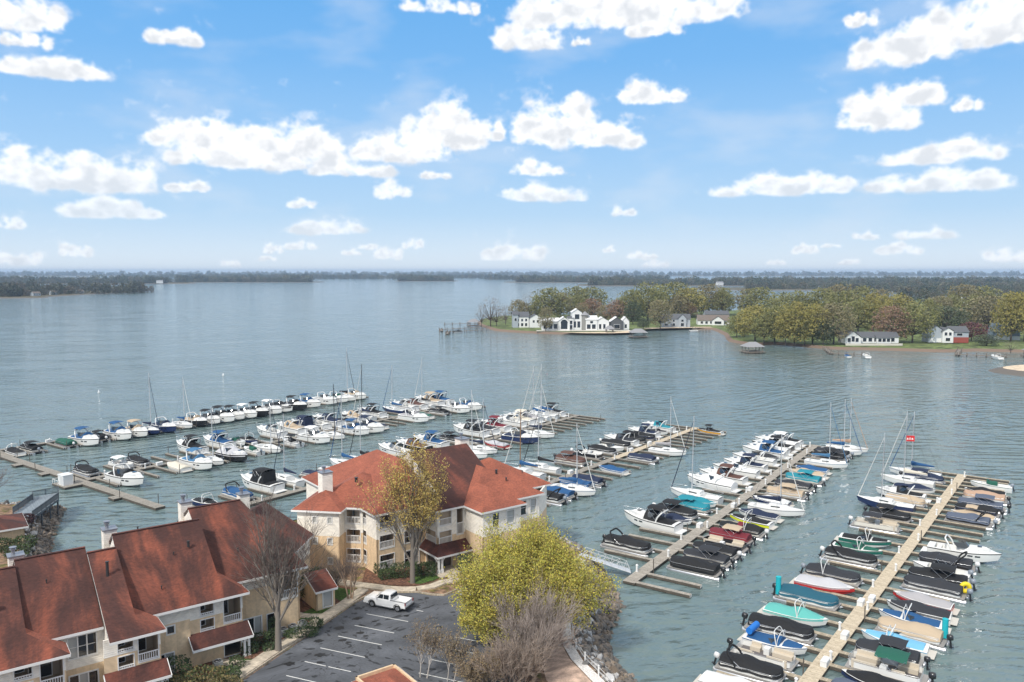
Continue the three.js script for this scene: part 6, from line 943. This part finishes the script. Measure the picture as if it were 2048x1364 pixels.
const leafTint = (r, g, b) => phys(r, g, b, 0.95, { vertexColors: true, side: THREE.DoubleSide, transmission: 0.3, thickness: 0 });
const KIND = { o: [leafTint(0.225, 0.222, 0.08), 'olive_tree', 'olive green budding'], y: [leafTint(0.31, 0.27, 0.075), 'golden_tree', 'golden green'], c: [leafTint(0.25, 0.215, 0.115), 'budding_brown_tree', 'brownish budding'], b: [leafTint(0.26, 0.21, 0.17), 'bare_shore_tree', 'thin bare'], r: [leafTint(0.29, 0.18, 0.12), 'reddish_tree', 'reddish budding'], g: [leafTint(0.075, 0.10, 0.05), 'evergreen_tree', 'dark evergreen'], m: [leafTint(0.14, 0.04, 0.045), 'maroon_tree', 'maroon leaved'] };
{
  const cnt = {}; const sorted = FAR_TREES.map((t) => ({ x: t[0], z: t[1], h: t[2], w: t[3], k: t[4] })).sort((p, q) => p.x / -p.z - q.x / -q.z);
  const tot = {}; sorted.forEach((t) => { const s = t.x / -t.z < 0.265 ? 'mansion point' : 'right peninsula'; t.s = s; tot[s + t.k] = (tot[s + t.k] ?? 0) + 1; });
  sorted.forEach((t) => { const [m, name, word] = KIND[t.k], key = t.s + t.k; cnt[key] = (cnt[key] ?? 0) + 1; const v = t.k === 'b' ? CRB[ri(0, 1)] : CR[ri(0, 4)];
    const o = thing(name, tot[key] === 1 ? `only ${word} tree on the ${t.s}` : `${ORD[cnt[key] - 1]} ${word} tree from the left on the ${t.s}`, 'tree', t.x, 1.3, t.z, R() * 6.28, 'trees on the peninsula'); o.scale.set(t.w * 1.5, t.h * 1.1, t.w * 1.5);
    part(o, 'crown', v[0], m); part(o, 'trunk', v[1], barkDark); });
}
// woods too far off to tell the trees apart
const FW = [0, 1, 2].map((i) => crownGeo(9, 26, 0.11, i * 3.3 + 9)[0]);
function wood(label, list, step, h0, h1, cols, ground = true) { // list of [x0, z0, x1, z1, depth]
  const per = [[], [], []]; for (const [x0, z0, x1, z1, dep] of list) { const L = Math.hypot(x1 - x0, z1 - z0), nx = -(z1 - z0) / L, nz = (x1 - x0) / L, sg = nz > 0 ? -1 : 1; const n = Math.round(L / step), m = Math.max(1, Math.round(dep / step / 1.3)); for (let i = 0; i < n; i++) for (let j = 0; j < m; j++) { const u = (i + R()) / n, e = (j + R()) / m * dep * Math.min(1, Math.min(u, 1 - u) * 7 + 0.25); const h = lerp(h0, h1, R() * 0.75 + 0.25 * Math.min(1, j / 2)) * (0.82 + 0.42 * N2(u * L / 170, j * 0.6)); per[ri(0, 2)].push([x0 + (x1 - x0) * u + nx * sg * e, z0 + (z1 - z0) * u + nz * sg * e, h, cols[ri(0, cols.length - 1)]]); } }
  const o = new THREE.Group(); o.name = numbered('distant_wood'); o.userData = { label, category: 'wood', kind: 'stuff' }; scene.add(o);
  per.forEach((l, k) => { if (!l.length) return; const I = new THREE.InstancedMesh(FW[k], leafTint(1, 1, 1), l.length); I.name = 'tree_crowns'; I.userData.kind = 'stuff'; l.forEach(([x, z, h, c], i) => { I.setMatrixAt(i, new THREE.Matrix4().compose(V(x, -h * 0.12, z), new THREE.Quaternion().setFromAxisAngle(V(0, 1, 0), R() * 6.28), V(h * rr(0.75, 1.05), h, h * rr(0.75, 1.05)))); const kk = rr(0.75, 1.25); I.setColorAt(i, lin(...c.map((q) => q * kk))); }); o.add(I); });
  return o;
}
const WC = [[0.105, 0.12, 0.07], [0.13, 0.13, 0.08], [0.08, 0.105, 0.065], [0.055, 0.08, 0.05], [0.15, 0.14, 0.095]], WD = [[0.06, 0.075, 0.05], [0.09, 0.095, 0.06], [0.13, 0.11, 0.075]];
const groundStrip = (label, pts) => island('far_shore', label, pts, 1.2, woodFloor, stoneBank, 5);
groundStrip('near left shore', [[-1900, -1290], [-825, -1290], [-792, -1362], [-800, -1545], [-798, -1690], [-960, -1760], [-1900, -1760]]);
wood('wooded near left shore with houses', [[-1500, -1330, -830, -1330, 60], [-830, -1330, -806, -1540, 70], [-806, -1540, -806, -1700, 60], [-1700, -1480, -860, -1560, 60], [-1700, -1660, -830, -1740, 60]], 13, 17, 29, WD);
groundStrip('second left shore', [[-3400, -2740], [-1225, -2790], [-1190, -2900], [-1400, -3300], [-3400, -3300]]); wood('hazy wooded shore behind the left point', [[-3000, -2760, -1215, -2800, 130], [-3200, -3000, -1240, -3060, 80]], 18, 22, 36, WC);
groundStrip('long low island', [[-1345, -3160], [-1060, -3150], [-790, -3160], [-800, -3330], [-1330, -3330]]); wood('long wooded island left of centre', [[-1330, -3175, -800, -3175, 130]], 15, 22, 38, WC);
wood('small wooded island at the centre', [[-500, -3540, -262, -3540, 140]], 14, 20, 38, WC); groundStrip('small island', [[-515, -3520], [-390, -3515], [-252, -3525], [-260, -3680], [-500, -3680]]);
wood('far shore between the islands', [[-1900, -4500, -460, -4350, 160], [-700, -4900, -180, -4850, 160], [-2600, -5300, -900, -5300, 160]], 24, 24, 40, WC);
wood('wooded far points right of centre', [[-150, -4150, 60, -4050, 140], [15, -3160, 330, -3080, 160], [60, -3700, 700, -3600, 160]], 16, 20, 36, WC); groundStrip('far points', [[10, -3120], [330, -3060], [760, -3100], [760, -3400], [10, -3330]]);
wood('wooded far shore behind the peninsula', [[235, -2410, 700, -2400, 130], [700, -2400, 1400, -2250, 150], [330, -2640, 1900, -2640, 120], [760, -3000, 2600, -2900, 130]], 15, 18, 32, WC); groundStrip('far shore behind', [[225, -2390], [700, -2370], [1500, -2230], [2600, -2230], [2600, -3100], [700, -3000], [260, -2700]]);
wood('mixed wood on the right mainland', [[560, -1900, 1900, -1850, 200], [620, -1600, 1900, -1500, 90], [640, -1320, 1500, -1230, 70], [420, -1060, 1100, -1000, 60], [300, -860, 800, -830, 50], [330, -700, 640, -690, 50], [300, -600, 520, -590, 40]], 15, 14, 25, [...WC, [0.10, 0.085, 0.045]]);
groundStrip('right mainland', [[520, -1840], [1900, -1800], [2600, -1800], [2600, -2150], [600, -2120]]);
wood('hazy horizon woods', [[-9000, -7600, 9000, -7600, 500], [-9000, -9500, 9000, -9500, 400]], 75, 38, 62, WC); groundStrip('horizon land', [[-14000, -7500], [14000, -7500], [14000, -12000], [-14000, -12000]]);
// lake houses
const FWALL = { white: mat(0.74, 0.74, 0.73, 0.7), grey: mat(0.36, 0.40, 0.44, 0.8), blue: mat(0.22, 0.28, 0.34, 0.8), cream: mat(0.6, 0.57, 0.5, 0.8), dark: mat(0.09, 0.095, 0.10, 0.8) }, FROOF = { grey: mat(0.10, 0.105, 0.115, 0.9), light: mat(0.26, 0.26, 0.27, 0.9), brown: mat(0.16, 0.13, 0.11, 0.9), blue: mat(0.12, 0.16, 0.20, 0.8), red: mat(0.3, 0.07, 0.05, 0.9), white: mat(0.7, 0.7, 0.69, 0.7) };
function house(name, label, x, z, turn, masses, y = 1.4) { // mass: [x, z, w, d, h, roofRise, axis, wall, roof, windows]
  const o = thing(name, label, 'house', x, y, z, turn);
  for (const [mx_, mz_, w, d, h, rise, ax, wl, rf, wn] of masses) {
    part(o, 'wall', box(w, h, d, mx_, h / 2, mz_), FWALL[wl]); const e = 0.5; let rows; if (ax === 'x') rows = [-1, 1].map((s) => [[mx_ + s * (w / 2 + e), h - 0.05, mz_ + d / 2 + e], [mx_ + s * (w / 2 + e - (rf === 'hip' ? 0 : 0)), h + rise, mz_], [mx_ + s * (w / 2 + e), h - 0.05, mz_ - d / 2 - e]]); else rows = [-1, 1].map((s) => [[mx_ + w / 2 + e, h - 0.05, mz_ + s * (d / 2 + e)], [mx_, h + rise, mz_ + s * (d / 2 + e)], [mx_ - w / 2 - e, h - 0.05, mz_ + s * (d / 2 + e)]]);
    const gb = ax === 'x' ? [-1, 1].map((s) => poly([V(mx_ + s * w / 2, h, mz_ + d / 2), V(mx_ + s * w / 2, h + rise * 0.93, mz_), V(mx_ + s * w / 2, h, mz_ - d / 2)])) : [-1, 1].map((s) => poly([V(mx_ - w / 2, h, mz_ + s * d / 2), V(mx_, h + rise * 0.93, mz_ + s * d / 2), V(mx_ + w / 2, h, mz_ + s * d / 2)])); gb.forEach((g) => part(o, 'gable', g, FWALL[wl])); part(o, 'roof', loft(rows, 0.2), FROOF[rf]);
    for (const [wx, wy, ww, wh] of wn ?? []) { const f = part(o, 'window', box(ww + 0.3, wh + 0.3, 0.08, mx_ + wx, wy, mz_ + d / 2 + 0.04), FWALL.white); part(f, 'pane', box(ww, wh, 0.05, mx_ + wx, wy, mz_ + d / 2 + 0.09), paneMat); }
  }
  return o;
}
const wins = (n, w, y, ww, wh) => Array.from({ length: n }, (_, i) => [(i - (n - 1) / 2) * w, y, ww, wh]);
const man = house('white_mansion', 'large white modern mansion with many gables and tall dark windows', 44, -572, 0.02, [[-17, 2, 12, 12, 6.2, 2.4, 'x', 'white', 'white', wins(3, 3.6, 2.8, 2.6, 3.4)], [-7.5, 4, 8, 12, 6.6, 3.0, 'z', 'white', 'white', [[0, 3.2, 4.6, 4.4]]], [2, 0, 7, 12, 12.4, 2.6, 'z', 'white', 'white', [[0, 9.5, 3.2, 3.4], [-1.7, 4.0, 2, 4.4], [1.2, 4.0, 2, 4.4]]], [-2.6, 2, 4, 10, 8.4, 1.4, 'x', 'white', 'grey', [[0, 5.6, 2.4, 2.4], [0, 2.2, 2.4, 2.6]]], [12, 3, 8, 11, 7.6, 2.6, 'x', 'white', 'white', [[-2, 2.6, 2.6, 3.2], [1.6, 2.6, 2.6, 3.2], [0, 5.8, 2, 1.6]]], [20, 2, 9, 11, 6.4, 2.8, 'z', 'white', 'white', [[-1.8, 2.6, 1.6, 3.4], [1.2, 2.6, 1.6, 3.4]]], [30.5, 0, 9, 10, 5.8, 3.4, 'z', 'dark', 'white', [[0, 2.4, 4, 2.8]]], [37, -1, 5, 9, 6, 3.2, 'z', 'white', 'white', [[0, 2.6, 1.6, 2.6]]]], 1.6);
part(man, 'round_tower', new THREE.CylinderGeometry(2.6, 2.6, 10.6, 16).translate(7.6, 5.3, 5), mat(0.25, 0.245, 0.23, 0.8)); part(man, 'tower_roof', new THREE.ConeGeometry(3.3, 2.8, 16).translate(7.6, 12, 5), FROOF.light); part(man, 'arched_window', new THREE.CylinderGeometry(2.5, 2.5, 0.1, 20, 1, false, 0, Math.PI).rotateZ(Math.PI / 2).rotateY(Math.PI / 2).translate(-7.5, 5.2, 10.08), paneMat); part(man, 'terrace', box(66, 0.5, 5, 6, -0.1, 11), FWALL.cream); part(man, 'garden_wall', box(58, 1.1, 0.5, 2, -0.6, 17), stoneBank);
house('lake_house', 'white lake house with grey hipped roofs left of the mansion', 11, -600, 0.1, [[-4, 0, 10, 10, 8, 3.6, 'x', 'white', 'grey', [...wins(3, 3, 5.6, 1.4, 1.8), ...wins(3, 3, 2.2, 1.6, 2.2)]], [6, 2, 9, 9, 7, 3, 'z', 'white', 'grey', wins(2, 3, 4.6, 1.4, 1.8)], [-9, 2, 4, 8, 9.6, 2.4, 'x', 'grey', 'grey', wins(1, 1, 6, 1.6, 2)]]);
house('lake_house', 'blue grey two storey house with twin gables behind the beach', 124, -604, -0.1, [[0, 0, 20, 10, 6.2, 3.6, 'x', 'grey', 'grey', [...wins(4, 4.4, 4.8, 1.6, 1.6), ...wins(4, 4.4, 1.9, 2, 2)]], [4, 4, 6, 6, 6.6, 3.2, 'z', 'grey', 'grey', [[0, 5, 1.8, 1.8], [0, 2, 2.4, 2.4]]], [-8, 4, 7, 7, 3.4, 2.4, 'z', 'grey', 'grey', [[0, 2, 2.4, 1.8]]]]);
house('lake_house', 'low white house with wide grey roof and screened porch', 158, -629, -0.12, [[0, 0, 24, 12, 3.4, 4.2, 'x', 'white', 'brown', wins(6, 3.6, 1.9, 1.8, 1.8)], [3, 5, 9, 7, 3.6, 3.4, 'z', 'white', 'brown', [[0, 2, 5, 2]]]]);
house('lake_house', 'dark roofed house half hidden behind the low white house', 176, -690, 0, [[0, 0, 20, 10, 5, 3, 'x', 'grey', 'grey', wins(3, 4, 3, 1.6, 1.6)]]);
const lh = house('lake_house', 'long low white house with a glazed gable and terrace wall', 203, -458, 0, [[4, 0, 26, 9, 3.4, 2.8, 'x', 'white', 'grey', wins(7, 3.2, 1.9, 2.0, 2.0)], [-10, 2, 9, 10, 3.4, 3.6, 'z', 'white', 'light', [[-2.2, 2, 1.7, 2.2], [0, 2.6, 1.7, 3], [2.2, 2, 1.7, 2.2]]], [8, 3.5, 8, 5, 3.2, 1.4, 'x', 'white', 'grey', wins(3, 2.4, 1.8, 1.8, 1.8)]], 2.4); part(lh, 'terrace_wall', box(32, 1.7, 0.5, 1, -0.7, 9), FWALL.cream); part(lh, 'stone_chimney', box(1.4, 6.8, 1.4, -14.6, 3.4, 0), mat(0.3, 0.27, 0.24, 0.9));
const gh = house('lake_house', 'grey and white two storey house with a red brick lower corner', 253, -468, -0.1, [[-6, 0, 8, 10, 7, 3, 'z', 'grey', 'grey', []], [0, 1.5, 6, 10, 6.8, 2, 'z', 'white', 'grey', [[-1.2, 5.2, 1.4, 1.8], [1.2, 5.2, 1.4, 1.8], [0, 2, 2.4, 1.8]]], [7, 0, 10, 10, 6.2, 3.2, 'x', 'grey', 'grey', [[0, 4.8, 3, 1.4]]]], 1.8); part(gh, 'brick_base', box(9.8, 3.2, 0.3, 7, 1.6, 5.2), FROOF.red); for (const q of [-7.8, -4.4]) part(gh, 'garage_door', box(2.6, 2.4, 0.12, q, 1.3, 5.08), FWALL.white);
house('lake_house', 'blue gabled house at the right frame edge under golden trees', 303, -492, -0.2, [[0, 0, 15, 10, 4.8, 5.2, 'x', 'blue', 'blue', [...wins(4, 3, 1.8, 2, 2)]], [0, 5.4, 14, 2, 2.6, 0.6, 'x', 'white', 'blue', []]]);
for (const [x, z, w, l] of [[-812, -1372, 16, 'white house among trees on the near left shore, nearest'], [-820, -1440, 14, 'second pale house on the near left shore'], [-816, -1520, 15, 'pale house on the near left shore with dock'], [-812, -1600, 13, 'farthest house on the near left shore']]) house('shore_house', l, x - 4, z, 1.1, [[0, 0, w * 0.8, 8, 4.6, 2.8, 'x', 'grey', 'brown', wins(3, 4, 2.6, 1.6, 1.8)]]);
for (const [x, z, l] of [[-1225, -2790, 'tiny white house on the hazy left point'], [300, -3060, 'tiny white house on the far point'], [620, -2395, 'tiny pale house on the far shore left of the gap'], [900, -1180, 'small white house among the right mainland trees'], [1010, -1230, 'second small pale house among the right mainland trees'], [560, -980, 'pale roofed house behind the golden trees']]) house('distant_house', l, x, z, 0.2, [[0, 0, 20, 10, 7, 4, 'x', 'white', 'light', wins(4, 4, 3.4, 1.8, 2)]], 2);
// boathouses, private docks
const dockWood = mat(0.19, 0.165, 0.14, 0.95);
function boathouse(label, x, z, turn, w, d) { const o = thing('boathouse', label, 'boathouse', x, 0, z, turn); part(o, 'platform', box(w + 3, 0.3, d + 2, 0, 0.9, 0), dockWood); for (const sx of [-1, 1]) for (const sz of [-1, 0, 1]) part(o, 'post', box(0.3, 4.4, 0.3, sx * w / 2, 1.6, sz * d / 2), dockWood); part(o, 'roof', loft([[[-w / 2 - 1, 3.6, d / 2 + 1], [-w / 2 - 1, 3.6, d / 2 + 1], [w / 2 + 1, 3.6, d / 2 + 1], [w / 2 + 1, 3.6, d / 2 + 1]], [[-w / 4, 6, 0], [-w / 4, 6, 0], [w / 4, 6, 0], [w / 4, 6, 0]], [[-w / 2 - 1, 3.6, -d / 2 - 1], [-w / 2 - 1, 3.6, -d / 2 - 1], [w / 2 + 1, 3.6, -d / 2 - 1], [w / 2 + 1, 3.6, -d / 2 - 1]]].map((r) => r), 0.2), FROOF.light); for (const s of [-1, 1]) part(o, 'roof_end', poly([V(s * (w / 2 + 1), 3.6, d / 2 + 1), V(s * w / 4, 6, 0), V(s * (w / 2 + 1), 3.6, -d / 2 - 1)]), FROOF.light); return o; }
boathouse('grey roofed boathouse off the mansion beach', 82, -519, 0.1, 9, 7); boathouse('hip roofed boathouse at the tip of the right peninsula', 127, -421, 0.2, 8, 7); boathouse('small boathouse beside the beach steps', 67, -548, 0.1, 4.5, 4); boathouse('boathouse among the private docks left of the mansion', -30, -625, 0.3, 7, 6); boathouse('covered boat lift at the right frame edge', 262, -398, -0.2, 8, 7);
function pier(label, pts, posts = 5) { const o = thing('private_dock', label, 'dock', pts[0][0], 0, pts[0][1], 0, 'private docks across the water'); for (let i = 0; i < pts.length - 1; i++) { const [a, b] = [pts[i], pts[i + 1]], L = Math.hypot(b[0] - a[0], b[1] - a[1]), t = Math.atan2(-(b[1] - a[1]), b[0] - a[0]); const m = part(o, 'deck', box(L, 0.25, 1.8, L / 2, 1.0, 0), dockWood); m.position.set(a[0] - pts[0][0], 0, a[1] - pts[0][1]); m.rotation.y = t; for (let k = 0; k <= posts; k++) for (const s of [-1, 1]) { const p = part(m, 'pile', geo('pierpile', () => rod(V(0, -1, 0), V(0, 2.2, 0), 0.17, 0.17, 6)), dockWood); p.position.set(L * k / posts, 0, s * 1.0); } } return o; }
pier('long private dock with piles left of the mansion', [[-18, -580], [-44, -556], [-44, -540]], 7); pier('second private dock beyond with boat lifts', [[-22, -605], [-52, -580], [-50, -566]], 7); pier('third private dock far left of the point', [[-24, -650], [-54, -640]], 5); pier('short dock below the long white house', [[172, -438], [165, -412], [178, -405]], 4); pier('white railed dock below the grey house', [[242, -430], [226, -404], [246, -396]], 5); pier('short dock by the twin gable house', [[134, -588], [132, -572], [140, -566]], 4); pier('dock off the near left shore', [[-795, -1640], [-740, -1650]], 6); pier('dock at the tip of the near left shore', [[-796, -1680], [-752, -1700]], 6);
function looseBoat(f, label, x, z, t, c, op, s = 1) { const o = thing('moored_boat', label, 'boat', x, 0, z, t, 'boats moored at private docks'); o.scale.setScalar(s); f(o, c, op); }
looseBoat(cruiser, 'white boat moored right of the short dock below the long white house', 177, -398, 1.4, 'none', 'o'); looseBoat(runabout, 'blue topped boat at the short dock below the long white house', 168.5, -400, 1.5, 'blue', 'b'); looseBoat(cruiser, 'white boat at the white railed dock', 239, -393, 1.5, 'none', ''); looseBoat(pontoon, 'pontoon boat beside the twin gable house', 130, -570, 0.3, 'white', 'o'); looseBoat(pontoon, 'dark pontoon boat at the docks left of the mansion', -38, -560, 0.5, 'black', 'b');
// buoys on the open water
{ const white = mat(0.8, 0.8, 0.8, 0.5), g = merge([new THREE.CylinderGeometry(0.16, 0.26, 0.8, 10).translate(0, 0.4, 0), new THREE.ConeGeometry(0.12, 0.3, 8).translate(0, 0.95, 0)]), f = new THREE.CylinderGeometry(0.45, 0.45, 0.25, 12).translate(0, 0.05, 0); for (const [x, z, l] of [[-147.5, -283, 'white buoy farthest left on the open water'], [-120, -330, 'white buoy beyond the outer dock'], [-98, -213, 'small white buoy just outside the leftmost dock'], [-79, -232, 'white buoy near the middle of the leftmost dock'], [-66, -258, 'white buoy near the lake end of the leftmost dock']]) { const o = thing('mooring_buoy', l, 'buoy', x, 0, z, 0, 'white buoys'); part(o, 'marker', g, white); part(o, 'float', f, white); } }

renderer.render(scene, camera);
